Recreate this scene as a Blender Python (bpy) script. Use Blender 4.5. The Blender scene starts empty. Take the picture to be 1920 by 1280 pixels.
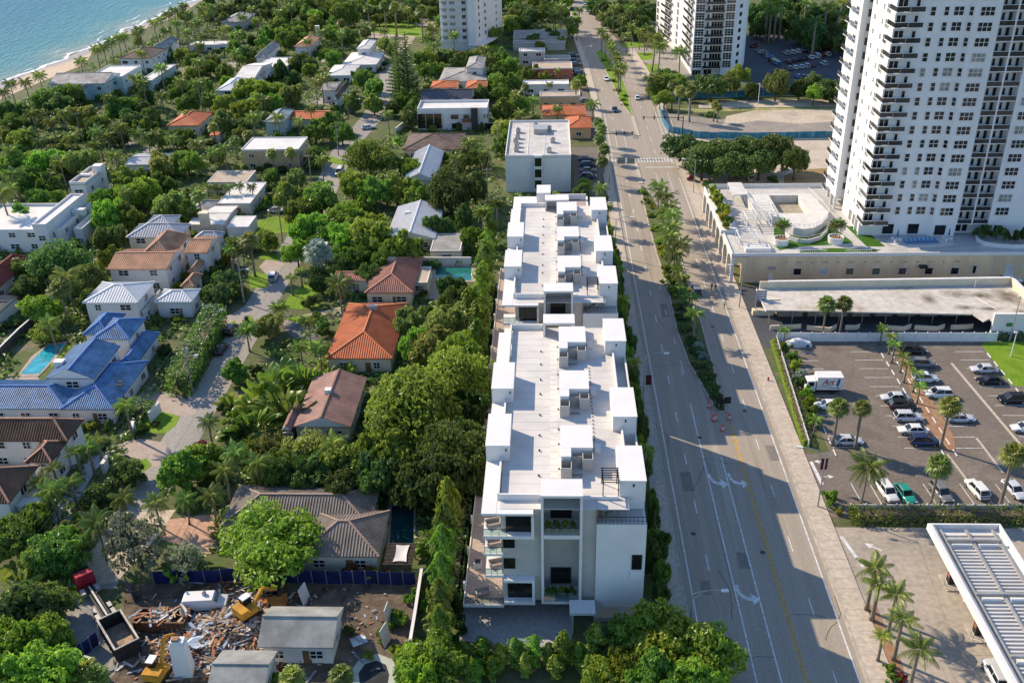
import bpy, math, random
from mathutils import Vector, Matrix
rnd = random.Random(7)
SC = bpy.context.scene
COL = SC.collection
# ------------------------------------------------------------------ camera (solved from the vanishing points of the photograph)
HC = 90.0
def _n(v):
    l = math.sqrt(sum(a*a for a in v)); return [a/l for a in v]
_vr = (72.0, -980.0); _vd = (80.0, 3320.0)
FPX = math.sqrt(-(_vr[0]*_vd[0]+_vr[1]*_vd[1]))
_Y = _n([_vr[0], _vr[1], FPX]); _Z = [-a for a in _n([_vd[0], _vd[1], FPX])]
_X = [_Y[1]*_Z[2]-_Y[2]*_Z[1], _Y[2]*_Z[0]-_Y[0]*_Z[2], _Y[0]*_Z[1]-_Y[1]*_Z[0]]
def G(px, py, z=0.0):
    """point of the horizontal plane at height z that the photograph shows at (px, py)"""
    c = (px-960.0, py-640.0, FPX)
    d = [sum(a*b for a, b in zip(r, c)) for r in (_X, _Y, _Z)]
    t = (z-HC)/d[2]
    return Vector((d[0]*t, d[1]*t, z))
def PXY(p):
    w = (p[0], p[1], p[2]-HC)
    q = [_X[i]*w[0]+_Y[i]*w[1]+_Z[i]*w[2] for i in range(3)]
    return (q[0]/q[2]*FPX+960, q[1]/q[2]*FPX+640)
cd = bpy.data.cameras.new('camera'); cam = bpy.data.objects.new('camera', cd); COL.objects.link(cam)
cd.sensor_fit = 'HORIZONTAL'; cd.sensor_width = 36.0; cd.lens = FPX/1920*36.0; cd.clip_start = 1.0; cd.clip_end = 20000
mw = Matrix.Identity(4)
for i, r in enumerate((_X, _Y, _Z)):
    mw[i][0] = r[0]; mw[i][1] = -r[1]; mw[i][2] = -r[2]
mw[2][3] = HC
cam.matrix_world = mw
SC.camera = cam
# ------------------------------------------------------------------ sky, sun, exposure
SUNV = Vector((-1.25, 0.82, 1.0)).normalized()
wd = bpy.data.worlds.new('World'); SC.world = wd; wd.use_nodes = True
nt = wd.node_tree; bg = nt.nodes['Background']
sk = nt.nodes.new('ShaderNodeTexSky'); sk.sky_type = 'NISHITA'; sk.sun_disc = False
sk.sun_elevation = math.asin(SUNV.z); sk.sun_rotation = math.atan2(SUNV.x, SUNV.y)
sk.air_density = 1.0; sk.dust_density = 0.2; sk.ozone_density = 4.5
nt.links.new(sk.outputs[0], bg.inputs[0]); bg.inputs[1].default_value = 0.15
sl = bpy.data.lights.new('sun', 'SUN'); sl.energy = 4.4; sl.angle = math.radians(0.53); sl.color = (1.0, 0.83, 0.62)
sun = bpy.data.objects.new('sun', sl); COL.objects.link(sun)
sun.rotation_euler = SUNV.to_track_quat('Z', 'Y').to_euler(); sun.location = (-200, 200, 200)
vs = SC.view_settings; vs.view_transform = 'Standard'; vs.look = 'None'; vs.exposure = 0.68; vs.gamma = 1.0; vs.use_curve_mapping = False
SC.cycles.max_bounces = 5; SC.cycles.diffuse_bounces = 3; SC.cycles.glossy_bounces = 2; SC.cycles.transmission_bounces = 3; SC.cycles.transparent_max_bounces = 4
# ------------------------------------------------------------------ materials
MATS = {}
def mat(name, col, rough=0.8, var=0.12, scale=0.6, bump=0.0, bscale=8.0, spec=0.3, col2=None, metal=0.0, objcol=False, randv=0.0, detail=4.0, streak=None, transl=0.0, rot=0.0, emit=None):
    if name in MATS: return MATS[name]
    m = bpy.data.materials.new(name); m.use_nodes = True; MATS[name] = m
    n = m.node_tree.nodes; l = m.node_tree.links
    b = n['Principled BSDF']; b.inputs['Roughness'].default_value = rough; b.inputs['Metallic'].default_value = metal
    b.inputs['Specular IOR Level'].default_value = spec
    c1 = tuple(col)+(1,); c2 = tuple(col2)+(1,) if col2 else tuple(min(1, a*(1-var*1.6)) for a in col)+(1,)
    tc = n.new('ShaderNodeTexCoord'); geo = n.new('ShaderNodeNewGeometry')
    mp = n.new('ShaderNodeMapping'); l.new(geo.outputs['Position'], mp.inputs[0]); mp.inputs['Rotation'].default_value[2] = rot
    if streak: mp.inputs['Scale'].default_value = streak
    nz = n.new('ShaderNodeTexNoise'); nz.inputs['Scale'].default_value = scale; nz.inputs['Detail'].default_value = detail; nz.inputs['Roughness'].default_value = 0.65
    l.new(mp.outputs[0], nz.inputs['Vector'])
    rp = n.new('ShaderNodeMapRange'); rp.inputs[1].default_value = 0.36; rp.inputs[2].default_value = 0.64
    l.new(nz.outputs[0], rp.inputs[0])
    mx = n.new('ShaderNodeMix'); mx.data_type = 'RGBA'; mx.inputs[6].default_value = c1; mx.inputs[7].default_value = c2
    l.new(rp.outputs[0], mx.inputs[0]); out = mx.outputs[2]
    oi = None
    if objcol:
        oi = n.new('ShaderNodeObjectInfo'); m2 = n.new('ShaderNodeMix'); m2.data_type = 'RGBA'; m2.blend_type = 'MULTIPLY'; m2.inputs[0].default_value = 1
        l.new(out, m2.inputs[6]); l.new(oi.outputs['Color'], m2.inputs[7]); out = m2.outputs[2]
    if randv:
        oi = oi or n.new('ShaderNodeObjectInfo'); hs = n.new('ShaderNodeHueSaturation'); r1 = n.new('ShaderNodeMapRange'); r2 = n.new('ShaderNodeMapRange'); r3 = n.new('ShaderNodeMath')
        r1.inputs[3].default_value = 1-randv; r1.inputs[4].default_value = 1+randv
        r3.operation = 'FRACT'; r4 = n.new('ShaderNodeMath'); r4.operation = 'MULTIPLY'; r4.inputs[1].default_value = 7.31
        l.new(oi.outputs['Random'], r1.inputs[0]); l.new(oi.outputs['Random'], r4.inputs[0]); l.new(r4.outputs[0], r3.inputs[0])
        r2.inputs[3].default_value = 0.5-randv*0.10; r2.inputs[4].default_value = 0.5+randv*0.07
        l.new(r3.outputs[0], r2.inputs[0]); l.new(r2.outputs[0], hs.inputs['Hue']); l.new(r1.outputs[0], hs.inputs['Value'])
        l.new(out, hs.inputs['Color']); out = hs.outputs[0]
    l.new(out, b.inputs['Base Color'])
    if bump:
        n2 = n.new('ShaderNodeTexNoise'); n2.inputs['Scale'].default_value = bscale; n2.inputs['Detail'].default_value = 3
        l.new(mp.outputs[0], n2.inputs['Vector'])
        bp = n.new('ShaderNodeBump'); bp.inputs['Strength'].default_value = bump; bp.inputs['Distance'].default_value = 0.1
        l.new(n2.outputs[0], bp.inputs['Height']); l.new(bp.outputs[0], b.inputs['Normal'])
    if transl:
        tr = n.new('ShaderNodeBsdfTranslucent'); ms = n.new('ShaderNodeMixShader'); ms.inputs[0].default_value = transl
        l.new(out, tr.inputs[0]); l.new(b.outputs[0], ms.inputs[1]); l.new(tr.outputs[0], ms.inputs[2])
        l.new(ms.outputs[0], n['Material Output'].inputs[0])
    if emit:
        b.inputs['Emission Color'].default_value = tuple(emit)+(1,); b.inputs['Emission Strength'].default_value = 1
    return m
def sheet(name, stops, scale=0.05, fine=1.5, rough=0.9, bump=0.15, streak=None, rot=0.0, cracks=None, spec=0.2):
    """ground-like material: broad patches between the colours in stops plus fine grain"""
    if name in MATS: return MATS[name]
    m = bpy.data.materials.new(name); m.use_nodes = True; MATS[name] = m
    n = m.node_tree.nodes; l = m.node_tree.links; b = n['Principled BSDF']; b.inputs['Roughness'].default_value = rough; b.inputs['Specular IOR Level'].default_value = spec
    geo = n.new('ShaderNodeNewGeometry'); mp = n.new('ShaderNodeMapping'); l.new(geo.outputs['Position'], mp.inputs[0]); mp.inputs['Rotation'].default_value[2] = rot
    if streak: mp.inputs['Scale'].default_value = streak
    a = n.new('ShaderNodeTexNoise'); a.inputs['Scale'].default_value = scale; a.inputs['Detail'].default_value = 6; a.inputs['Roughness'].default_value = 0.62
    l.new(mp.outputs[0], a.inputs['Vector'])
    cr = n.new('ShaderNodeValToRGB'); e = cr.color_ramp.elements
    k = len(stops)
    for i, s in enumerate(stops):
        pos = 0.32+0.36*i/max(1, k-1)
        if i < 2: e[i].position = pos; e[i].color = tuple(s)+(1,)
        else:
            x = e.new(pos); x.color = tuple(s)+(1,)
    l.new(a.outputs[0], cr.inputs[0])
    f = n.new('ShaderNodeTexNoise'); f.inputs['Scale'].default_value = fine; f.inputs['Detail'].default_value = 5; l.new(geo.outputs['Position'], f.inputs['Vector'])
    r = n.new('ShaderNodeMapRange'); r.inputs[1].default_value = .3; r.inputs[2].default_value = .7; r.inputs[3].default_value = 0.82; r.inputs[4].default_value = 1.14
    l.new(f.outputs[0], r.inputs[0])
    mx = n.new('ShaderNodeMix'); mx.data_type = 'RGBA'; mx.blend_type = 'MULTIPLY'; mx.inputs[0].default_value = 1
    l.new(cr.outputs[0], mx.inputs[6]); l.new(r.outputs[0], mx.inputs[7]); out = mx.outputs[2]
    if cracks:
        v = n.new('ShaderNodeTexVoronoi'); v.feature = 'DISTANCE_TO_EDGE'; v.inputs['Scale'].default_value = cracks[0]; l.new(geo.outputs['Position'], v.inputs['Vector'])
        r2 = n.new('ShaderNodeMapRange'); r2.inputs[1].default_value = 0; r2.inputs[2].default_value = cracks[1]; r2.inputs[3].default_value = cracks[2]; r2.inputs[4].default_value = 1
        l.new(v.outputs[0], r2.inputs[0]); m3 = n.new('ShaderNodeMix'); m3.data_type = 'RGBA'; m3.blend_type = 'MULTIPLY'; m3.inputs[0].default_value = 1
        l.new(out, m3.inputs[6]); l.new(r2.outputs[0], m3.inputs[7]); out = m3.outputs[2]
    l.new(out, b.inputs['Base Color'])
    if bump:
        bp = n.new('ShaderNodeBump'); bp.inputs['Strength'].default_value = bump; bp.inputs['Distance'].default_value = 0.15
        l.new(f.outputs[0], bp.inputs['Height']); l.new(bp.outputs[0], b.inputs['Normal'])
    return m
# ------------------------------------------------------------------ mesh collecting
class MB:
    def __init__(s): s.v = []; s.f = []; s.mi = []; s.k = 0
    def add(s, vs, fs):
        o = len(s.v); s.v += [tuple(p) for p in vs]; s.f += [tuple(i+o for i in f) for f in fs]; s.mi += [s.k]*len(fs); return s
    def face(s, *p): return s.add(p, [tuple(range(len(p)))])
    def box(s, x0, y0, z0, x1, y1, z1):
        return s.add([(x0,y0,z0),(x1,y0,z0),(x1,y1,z0),(x0,y1,z0),(x0,y0,z1),(x1,y0,z1),(x1,y1,z1),(x0,y1,z1)],
                     [(3,2,1,0),(4,5,6,7),(0,1,5,4),(1,2,6,5),(2,3,7,6),(3,0,4,7)])
    def obox(s, c, a, lx, ly, z0, z1):
        ca, sa = math.cos(a), math.sin(a); P = []
        for z in (z0, z1):
            for x, y in ((-1,-1),(1,-1),(1,1),(-1,1)):
                X, Y = x*lx/2, y*ly/2; P.append((c[0]+X*ca-Y*sa, c[1]+X*sa+Y*ca, z))
        return s.add(P, [(3,2,1,0),(4,5,6,7),(0,1,5,4),(1,2,6,5),(2,3,7,6),(3,0,4,7)])
    def prism(s, pts, z0, z1):
        n = len(pts); a = sum(pts[i][0]*pts[(i+1)%n][1]-pts[(i+1)%n][0]*pts[i][1] for i in range(n))
        if a < 0: pts = pts[::-1]
        return s.add([(p[0],p[1],z0) for p in pts]+[(p[0],p[1],z1) for p in pts],
                     [tuple(range(n-1,-1,-1)), tuple(range(n,2*n))]+[(i,(i+1)%n,n+(i+1)%n,n+i) for i in range(n)])
    def bar(s, p, q, w, h=None):
        """box beam between two points"""
        p = Vector(p); q = Vector(q); d = (q-p)
        if d.length < 1e-6: return s
        d.normalize(); up = Vector((0,0,1)) if abs(d.z) < 0.95 else Vector((1,0,0))
        a = d.cross(up).normalized()*(w/2); b = d.cross(a).normalized()*((h or w)/2)
        return s.add([p-a-b,p+a-b,p+a+b,p-a+b,q-a-b,q+a-b,q+a+b,q-a+b], [(3,2,1,0),(4,5,6,7),(0,1,5,4),(1,2,6,5),(2,3,7,6),(3,0,4,7)])
    def tube(s, pts, rs, n=8, cap=True):
        pts = [Vector(p) for p in pts]; o = len(s.v); V = []
        if not isinstance(rs, (list, tuple)): rs = [rs]*len(pts)
        for i, p in enumerate(pts):
            d = (pts[min(i+1, len(pts)-1)]-pts[max(i-1, 0)]).normalized()
            up = Vector((0,0,1)) if abs(d.z) < 0.9 else Vector((1,0,0))
            a = d.cross(up).normalized(); b = d.cross(a)
            for k in range(n):
                t = 2*math.pi*k/n; V.append(p+(a*math.cos(t)+b*math.sin(t))*rs[i])
        F = [(i*n+k, i*n+(k+1)%n, (i+1)*n+(k+1)%n, (i+1)*n+k) for i in range(len(pts)-1) for k in range(n)]
        if cap: F += [tuple(range(n-1,-1,-1)), tuple(range((len(pts)-1)*n, len(pts)*n))]
        return s.add(V, F)
    def lathe(s, prof, n=12, c=(0,0)):
        V = [(c[0]+r*math.cos(2*math.pi*k/n), c[1]+r*math.sin(2*math.pi*k/n), z) for r, z in prof for k in range(n)]
        F = [(i*n+k, i*n+(k+1)%n, (i+1)*n+(k+1)%n, (i+1)*n+k) for i in range(len(prof)-1) for k in range(n)]
        F += [tuple(range(n-1,-1,-1)), tuple(range((len(prof)-1)*n, len(prof)*n))]
        return s.add(V, F)
    def mesh(s, name, mats, smooth=False):
        me = bpy.data.meshes.new(name); me.from_pydata(s.v, [], s.f)
        if not isinstance(mats, (list, tuple)): mats = [mats]
        for m in mats: me.materials.append(m)
        if len(mats) > 1: me.polygons.foreach_set('material_index', s.mi)
        if smooth: me.polygons.foreach_set('use_smooth', [True]*len(s.f))
        me.update(); return me
    def build(s, name, mats, parent=None, loc=None, rz=0.0, smooth=False):
        return ob(name, s.mesh(name, mats, smooth), parent, loc, rz)
def ob(name, me, parent=None, loc=None, rz=0.0, scale=None, color=None):
    o = bpy.data.objects.new(name, me); COL.objects.link(o); o.parent = parent
    if loc is not None: o.location = loc
    if rz: o.rotation_euler[2] = rz
    if scale is not None: o.scale = scale
    if color is not None: o.color = tuple(color)+(1,)
    return o
def tag(o, label=None, cat=None, group=None, kind=None):
    if label: o['label'] = label
    if cat: o['category'] = cat
    if group: o['group'] = group
    if kind: o['kind'] = kind
    return o
def thing(name, label, cat, loc=(0,0,0), rz=0.0, group=None):
    o = bpy.data.objects.new(name, None); COL.objects.link(o); o.location = loc; o.rotation_euler[2] = rz; o.empty_display_size = 0.5
    return tag(o, label, cat, group)
def copy_tree(o, parent=None, color=None):
    c = o.copy(); COL.objects.link(c); c.parent = parent
    if color is not None: c.color = tuple(color)+(1,)
    for ch in o.children: copy_tree(ch, c, color)
    return c
def gp(pts, z=0.0): return [G(x, y, z) for x, y in pts]
def flat(name, pts, z, m, parent=None, kind='structure', px=True, thick=None):
    P = [tuple(G(x, y)[:2]) for x, y in pts] if px else [tuple(p[:2]) for p in pts]
    b = MB()
    if thick: b.prism(P, z-thick, z)
    else:
        n = len(P); a = sum(P[i][0]*P[(i+1)%n][1]-P[(i+1)%n][0]*P[i][1] for i in range(n))
        if a < 0: P = P[::-1]
        b.face(*[(x, y, z) for x, y in P])
    o = b.build(name, m, parent)
    if kind and parent is None: o['kind'] = kind
    return o
def strip(path, w, z0=None, off=0.0):
    """polygon of a band of width w along a world path"""
    L = []; R = []
    for i, p in enumerate(path):
        d = (Vector(path[min(i+1, len(path)-1)])-Vector(path[max(i-1, 0)])).to_2d().normalized(); nn = Vector((-d.y, d.x)); q = Vector(p).to_2d()
        L.append(q+nn*(w/2+off)); R.append(q-nn*(w/2-off))
    return [tuple(p) for p in L]+[tuple(p) for p in R[::-1]]
# ================================================================== ground, roads, water
m_soil = sheet('garden_soil', [(0.07,0.085,0.03),(0.12,0.12,0.06),(0.08,0.115,0.03),(0.17,0.15,0.10)], scale=0.12, fine=1.2)
m_grass = sheet('lawn_grass', [(0.10,0.19,0.012),(0.15,0.25,0.016),(0.19,0.27,0.028)], scale=0.3, fine=3.0, bump=0.5)
m_turf = sheet('turf', [(0.035,0.10,0.008),(0.05,0.14,0.01)], scale=0.4, fine=4.0, bump=0.3)
m_road = sheet('sun_bleached_asphalt', [(0.25,0.215,0.172),(0.34,0.292,0.235),(0.30,0.258,0.208),(0.375,0.325,0.262)], scale=0.32, fine=3.5, streak=(1.5,0.035,1), bump=0.05)
m_street = sheet('street_asphalt', [(0.26,0.24,0.215),(0.33,0.305,0.27)], scale=0.1, fine=2.0, streak=(1.3,0.4,1), cracks=(0.08,0.01,0.8))
m_walk = sheet('sidewalk_concrete', [(0.40,0.335,0.265),(0.48,0.41,0.33),(0.43,0.37,0.30)], scale=0.12, fine=1.5)
m_curb = mat('curb_concrete', (0.46,0.41,0.34), var=0.2, scale=0.8)
m_lot = sheet('lot_asphalt', [(0.125,0.105,0.085),(0.18,0.152,0.125),(0.15,0.128,0.105),(0.205,0.172,0.142)], scale=0.10, fine=2.0, cracks=(0.07,0.006,0.85))
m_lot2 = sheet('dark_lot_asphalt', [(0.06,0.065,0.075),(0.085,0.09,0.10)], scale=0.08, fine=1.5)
m_conc = sheet('forecourt_concrete', [(0.31,0.265,0.215),(0.38,0.325,0.265),(0.34,0.295,0.24),(0.24,0.21,0.175)], scale=0.07, fine=1.3, cracks=(0.04,0.006,0.8))
m_sand = sheet('dry_sand', [(0.40,0.33,0.24),(0.50,0.42,0.32),(0.36,0.31,0.25)], scale=0.08, fine=1.2)
m_beach = sheet('beach_sand', [(0.47,0.36,0.25),(0.56,0.44,0.32)], scale=0.05, fine=0.9)
m_wet = sheet('wet_sand', [(0.30,0.235,0.17),(0.36,0.29,0.22)], scale=0.05, fine=0.6, rough=0.4)
m_paver = sheet('grey_pavers', [(0.20,0.19,0.19),(0.42,0.40,0.385),(0.27,0.26,0.255)], scale=2.2, fine=5.0)
m_tanpave = sheet('tan_pavers', [(0.34,0.27,0.22),(0.42,0.345,0.29)], scale=0.5, fine=3.0)
m_mulch = sheet('mulch', [(0.24,0.13,0.075),(0.36,0.22,0.13)], scale=0.9, fine=5.0)
m_paintw = mat('road_paint_white', (0.72,0.72,0.70), var=0.25, scale=1.4)
m_painty = mat('road_paint_yellow', (0.62,0.36,0.06), var=0.25, scale=1.4)
m_dirt = sheet('churned_dirt', [(0.06,0.045,0.035),(0.12,0.09,0.065),(0.19,0.15,0.11)], scale=0.35, fine=2.5, bump=0.5)

b = MB(); b.face((-5000,-3000,-0.03),(5000,-3000,-0.03),(5000,7000,-0.03),(-5000,7000,-0.03)); o = b.build('ground', m_soil); o['kind'] = 'structure'
# sea with a gentle swell, shoreline in the far corner
SH = [(-205,-400),(-215,200),(-223.4,385),(-222.8,402),(-217.3,435),(-215.8,493),(-214.3,530),(-211.5,580),(-205,760),(-190,1100),(-150,1800)]
def shore(y):
    for (x0,y0),(x1,y1) in zip(SH, SH[1:]):
        if y <= y1: return x0+(x1-x0)*(y-y0)/(y1-y0)
    return SH[-1][0]
m = bpy.data.materials.new('sea_water'); m.use_nodes = True; MATS['sea'] = m
n = m.node_tree.nodes; l = m.node_tree.links; bs = n['Principled BSDF']; bs.inputs['Roughness'].default_value = 0.35; bs.inputs['Specular IOR Level'].default_value = 0.04
at = n.new('ShaderNodeAttribute'); at.attribute_name = 'shore_dist'; cr = n.new('ShaderNodeValToRGB'); el = cr.color_ramp.elements
for i, (p, c) in enumerate([(0.0,(0.26,0.29,0.24)),(0.035,(0.13,0.22,0.21)),(0.12,(0.05,0.185,0.21)),(0.4,(0.02,0.13,0.185)),(1.0,(0.01,0.095,0.165))]):
    e = el[i] if i < 2 else el.new(p); e.position = p; e.color = c+(1,)
geo = n.new('ShaderNodeNewGeometry'); nz = n.new('ShaderNodeTexNoise'); nz.inputs['Scale'].default_value = 0.03; nz.inputs['Detail'].default_value = 6
l.new(geo.outputs['Position'], nz.inputs['Vector']); ad = n.new('ShaderNodeMath'); ad.operation = 'MULTIPLY_ADD'; ad.inputs[1].default_value = 0.16; 
sb = n.new('ShaderNodeMath'); sb.operation = 'SUBTRACT'; sb.inputs[1].default_value = 0.08
l.new(nz.outputs[0], ad.inputs[0]); l.new(at.outputs['Fac'], ad.inputs[2]); l.new(ad.outputs[0], sb.inputs[0]); l.new(sb.outputs[0], cr.inputs[0]); l.new(cr.outputs[0], bs.inputs['Base Color'])
w2 = n.new('ShaderNodeTexNoise'); w2.inputs['Scale'].default_value = 0.22; w2.inputs['Detail'].default_value = 7; w2.inputs['Roughness'].default_value = 0.6
mp = n.new('ShaderNodeMapping'); mp.inputs['Scale'].default_value = (1.6,0.5,1); l.new(geo.outputs['Position'], mp.inputs[0]); l.new(mp.outputs[0], w2.inputs['Vector'])
bp = n.new('ShaderNodeBump'); bp.inputs['Strength'].default_value = 0.9; bp.inputs['Distance'].default_value = 1.6; l.new(w2.outputs[0], bp.inputs['Height']); l.new(bp.outputs[0], bs.inputs['Normal'])
V = []; F = []; A = []
ys = [-400]+list(range(200, 800, 4))+[860,1000,1300,1800]; ds = [0,1.5,4,8,13,20,30,45,70,110,180,300,600,1200,3000]
for y in ys:
    for d in ds:
        V.append((shore(y)+1.2*math.sin(y*0.11)+0.8*math.sin(y*0.31)-d, y, 0.0+0.02*math.sin(y*0.2+d))); A.append(min(1.0, d/200.0))
nd = len(ds)
for i in range(len(ys)-1):
    for j in range(nd-1): F.append((i*nd+j, (i+1)*nd+j, (i+1)*nd+j+1, i*nd+j+1))
me = bpy.data.meshes.new('ocean_water'); me.from_pydata(V, [], F); at_ = me.attributes.new('shore_dist', 'FLOAT', 'POINT'); at_.data.foreach_set('value', A); me.materials.append(m)
o = ob('ocean_water', me); o['kind'] = 'structure'
# breaking foam lines: thin irregular ribbons that ride on the shallow water
m_foam = mat('sea_foam', (0.78,0.80,0.80), rough=0.9, var=0.15)
fb = MB(); fr = random.Random(3)
for base, wid in ((0.3,2.0),(5.0,1.0),(11.0,0.9)):
    y = 330.0; run = False
    while y < 700:
        L = fr.uniform(6, 26) if base else 60; P = []
        k = int(L/2)+2
        for i in range(k):
            yy = y+L*i/(k-1); c = shore(yy)+1.2*math.sin(yy*0.11)+0.8*math.sin(yy*0.31)-base-0.7*math.sin(yy*0.23+base)-0.4*math.sin(yy*0.77)
            w = wid*(0.25+0.9*fr.random())*math.sin(math.pi*(i+0.35)/(k-0.3)) if base > 1 else wid*(0.4+fr.random())
            P.append((c, yy, max(0.1, w)))
        for p, q in zip(P, P[1:]):
            fb.face((p[0]-p[2]/2,p[1],0.05),(p[0]+p[2]/2,p[1],0.05),(q[0]+q[2]/2,q[1],0.05),(q[0]-q[2]/2,q[1],0.05))
        y += L if base < 1 else L+fr.uniform(10, 60)
o = fb.build('sea_foam', m_foam); tag(o, 'broken white foam lines along the sandy shore', 'foam', kind='stuff')
flat('beach', [(shore(y), y) for y in range(180, 761, 20)]+[(shore(y)+(14 if y < 440 else 8)+3*math.sin(y*0.05), y) for y in range(760, 179, -20)], 0.0, m_beach, px=False)
flat('wet_sand', [(shore(y)-0.5, y) for y in range(180, 761, 10)]+[(shore(y)+4.5+1.5*math.sin(y*0.09), y) for y in range(760, 179, -10)], 0.004, m_wet, px=False)
# main avenue
RL = [(17.3,30),(17.3,340),(15.4,407),(11.4,490),(5.5,568),(0,640),(-12,800)]
RR = [(37.2,30),(37.2,339),(36.7,378),(35.6,401),(33.5,433),(27.5,480),(22.6,517),(17.7,568),(13,640),(3,800)]
road = flat('road', RL+RR[::-1], 0.0, m_road, px=False)
def walk(name, path, w, side):
    """raised pavement with a separate kerb stone band along its road edge"""
    off = w/2*side
    P = strip(path, w, off=-off); o = flat(name, P, 0.13, m_walk, px=False, thick=0.16)
    k = MB(); 
    for p, q in zip(path, path[1:]):
        k.add([], []); k.bar((p[0]-0.02*side,p[1],0.07), (q[0]-0.02*side,q[1],0.07), 0.34, 0.17)
    k.build('kerb', m_curb, o); return o
walk('sidewalk_left', RL[:4], 2.3, -1); wr = walk('sidewalk_right', RR[:5], 3.2, 1)
jm = mat('pavement_joint', (0.29,0.25,0.20))
jb = MB(); jb.box(-1.45,-0.018,0,1.45,0.018,0.006); jme = jb.mesh('joint', jm)
for k in range(95):
    y = 82+k*1.9
    if y < 262: ob('joint', jme, wr, (38.95,y,0.131))
def mark(name, x0, y0, x1, y1, w, mt=None, parent=road):
    bb = MB(); d = Vector((x1-x0,y1-y0)).normalized(); nn = Vector((-d.y,d.x))*w/2
    bb.face((x0-nn.x,y0-nn.y,0),(x1-nn.x,y1-nn.y,0),(x1+nn.x,y1+nn.y,0),(x0+nn.x,y0+nn.y,0))
    return bb.build(name, mt or m_paintw, parent, (0,0,0.012))
for pts in ([(18.45,30),(18.45,330)],[(36.2,30),(36.2,150)],[(36.2,150),(36.2,262)],[(36.0,275),(36.0,339)],[(24.15,30),(24.15,143)],[(27.05,30),(27.05,127)]):
    mark('lane_line', *pts[0], *pts[1], 0.19)
mark('centre_line', 29.85,30,29.85,137,0.17,m_painty); mark('centre_line', 30.2,30,30.2,137,0.17,m_painty)
mark('lane_line', 24.3,153,24.3,158,0.13)
for k in range(20):
    y = 64+k*12.2
    if y < 262: mark('lane_dash', 21.3,y,21.3,y+3.1,0.18)
    if y < 250 : mark('lane_dash', 33.45,y+4,33.45,y+7.1,0.14)
    if 140 < y < 190: mark('lane_dash', 24.0-(0.4 if y>165 else 0),y+3,24.0-(0.4 if y>165 else 0),y+5.6,0.14)
for x in (30.0,33.4): mark('lane_line', x,244,x,267,0.13)
for x in (20.6,23.4): mark('lane_line', x,291,x,312,0.13)
for k in range(6): mark('lane_dash', 21.0-(0.8*max(0,k-1)),322+k*14,20.9-(0.8*max(0,k-1)),325.5+k*14,0.14)
for k in range(7): mark('lane_dash', 31.6,285+k*13,31.6,288.2+k*13,0.14)
# zebra bars and stop bars at the junction
for k in range(21): mark('crosswalk_bar', 18.2+k*0.87,276.4,18.2+k*0.87,280.6,0.30)
mark('stop_line', 27.4,271.8,36.2,271.8,0.5); mark('stop_line', 18.4,287.5,25.4,287.5,0.45)
# turn arrows
def arrow(x, y, s, parent=road, z=0.006, rz=0.0, flip=1):
    bb = MB(); pts = []
    for t in range(7):
        a = math.pi*(0.5+0.5*t/6) ; pts.append((2.0+1.6*math.cos(a)*1.0, -0.2-1.6+1.6*math.sin(a)))
    P = [(0.4,-3.2)]+[(0.4+0.15*0, -1.8)]+[(0.55,-1.1),(0.95,-0.55),(1.5,-0.25),(2.1,-0.15)]
    w = 0.19
    for (ax,ay),(bx,by) in zip(P, P[1:]):
        d = Vector((bx-ax,by-ay)).normalized(); nn = Vector((-d.y,d.x))*w
        bb.face((flip*(ax-nn.x),ay-nn.y,0),(flip*(bx-nn.x),by-nn.y,0),(flip*(bx+nn.x),by+nn.y,0),(flip*(ax+nn.x),ay+nn.y,0))
    bb.face((flip*2.1,-0.75,0),(flip*2.1,0.45,0),(flip*3.0,-0.15,0))
    o = bb.build('turn_arrow', m_paintw, parent, (x,y,z), rz); o.scale = (s,s,1); return o
def garrow(px, py, s):  # curved arrow bending up then right, as seen from the near end of the road
    q = G(px, py); bb = MB()
    P = [(-1.05,1.35),(-1.0,0.7),(-0.75,0.15),(-0.25,-0.2),(0.35,-0.3)]
    for (ax,ay),(bx,by) in zip(P, P[1:]):
        d = Vector((bx-ax,by-ay)).normalized(); nn = Vector((-d.y,d.x))*0.2
        bb.face((ax-nn.x,ay-nn.y,0),(bx-nn.x,by-nn.y,0),(bx+nn.x,by+nn.y,0),(ax+nn.x,ay+nn.y,0))
    bb.face((0.35,-1.0,0),(1.25,-0.32,0),(0.35,0.4,0))
    o = bb.build('turn_arrow', m_paintw, road, (q.x,q.y,0.006)); o.scale = (s*1.15,s*1.6,1)
garrow(1347,903,1.0); garrow(1385,903,1.0); garrow(1403,1118,1.0)
# crack patches, drains on the road
m_iron = mat('cast_iron', (0.05,0.05,0.05), rough=0.6)
for px_, py_ in ((1312,820),(1336,612),(1396,770),(1300,1000),(1430,1035)):
    q = G(px_, py_); bb = MB(); bb.lathe([(0.38,0),(0.38,0.012)], 14); bb.build('manhole_cover', m_iron, road, (q.x,q.y,0.004))
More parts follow.
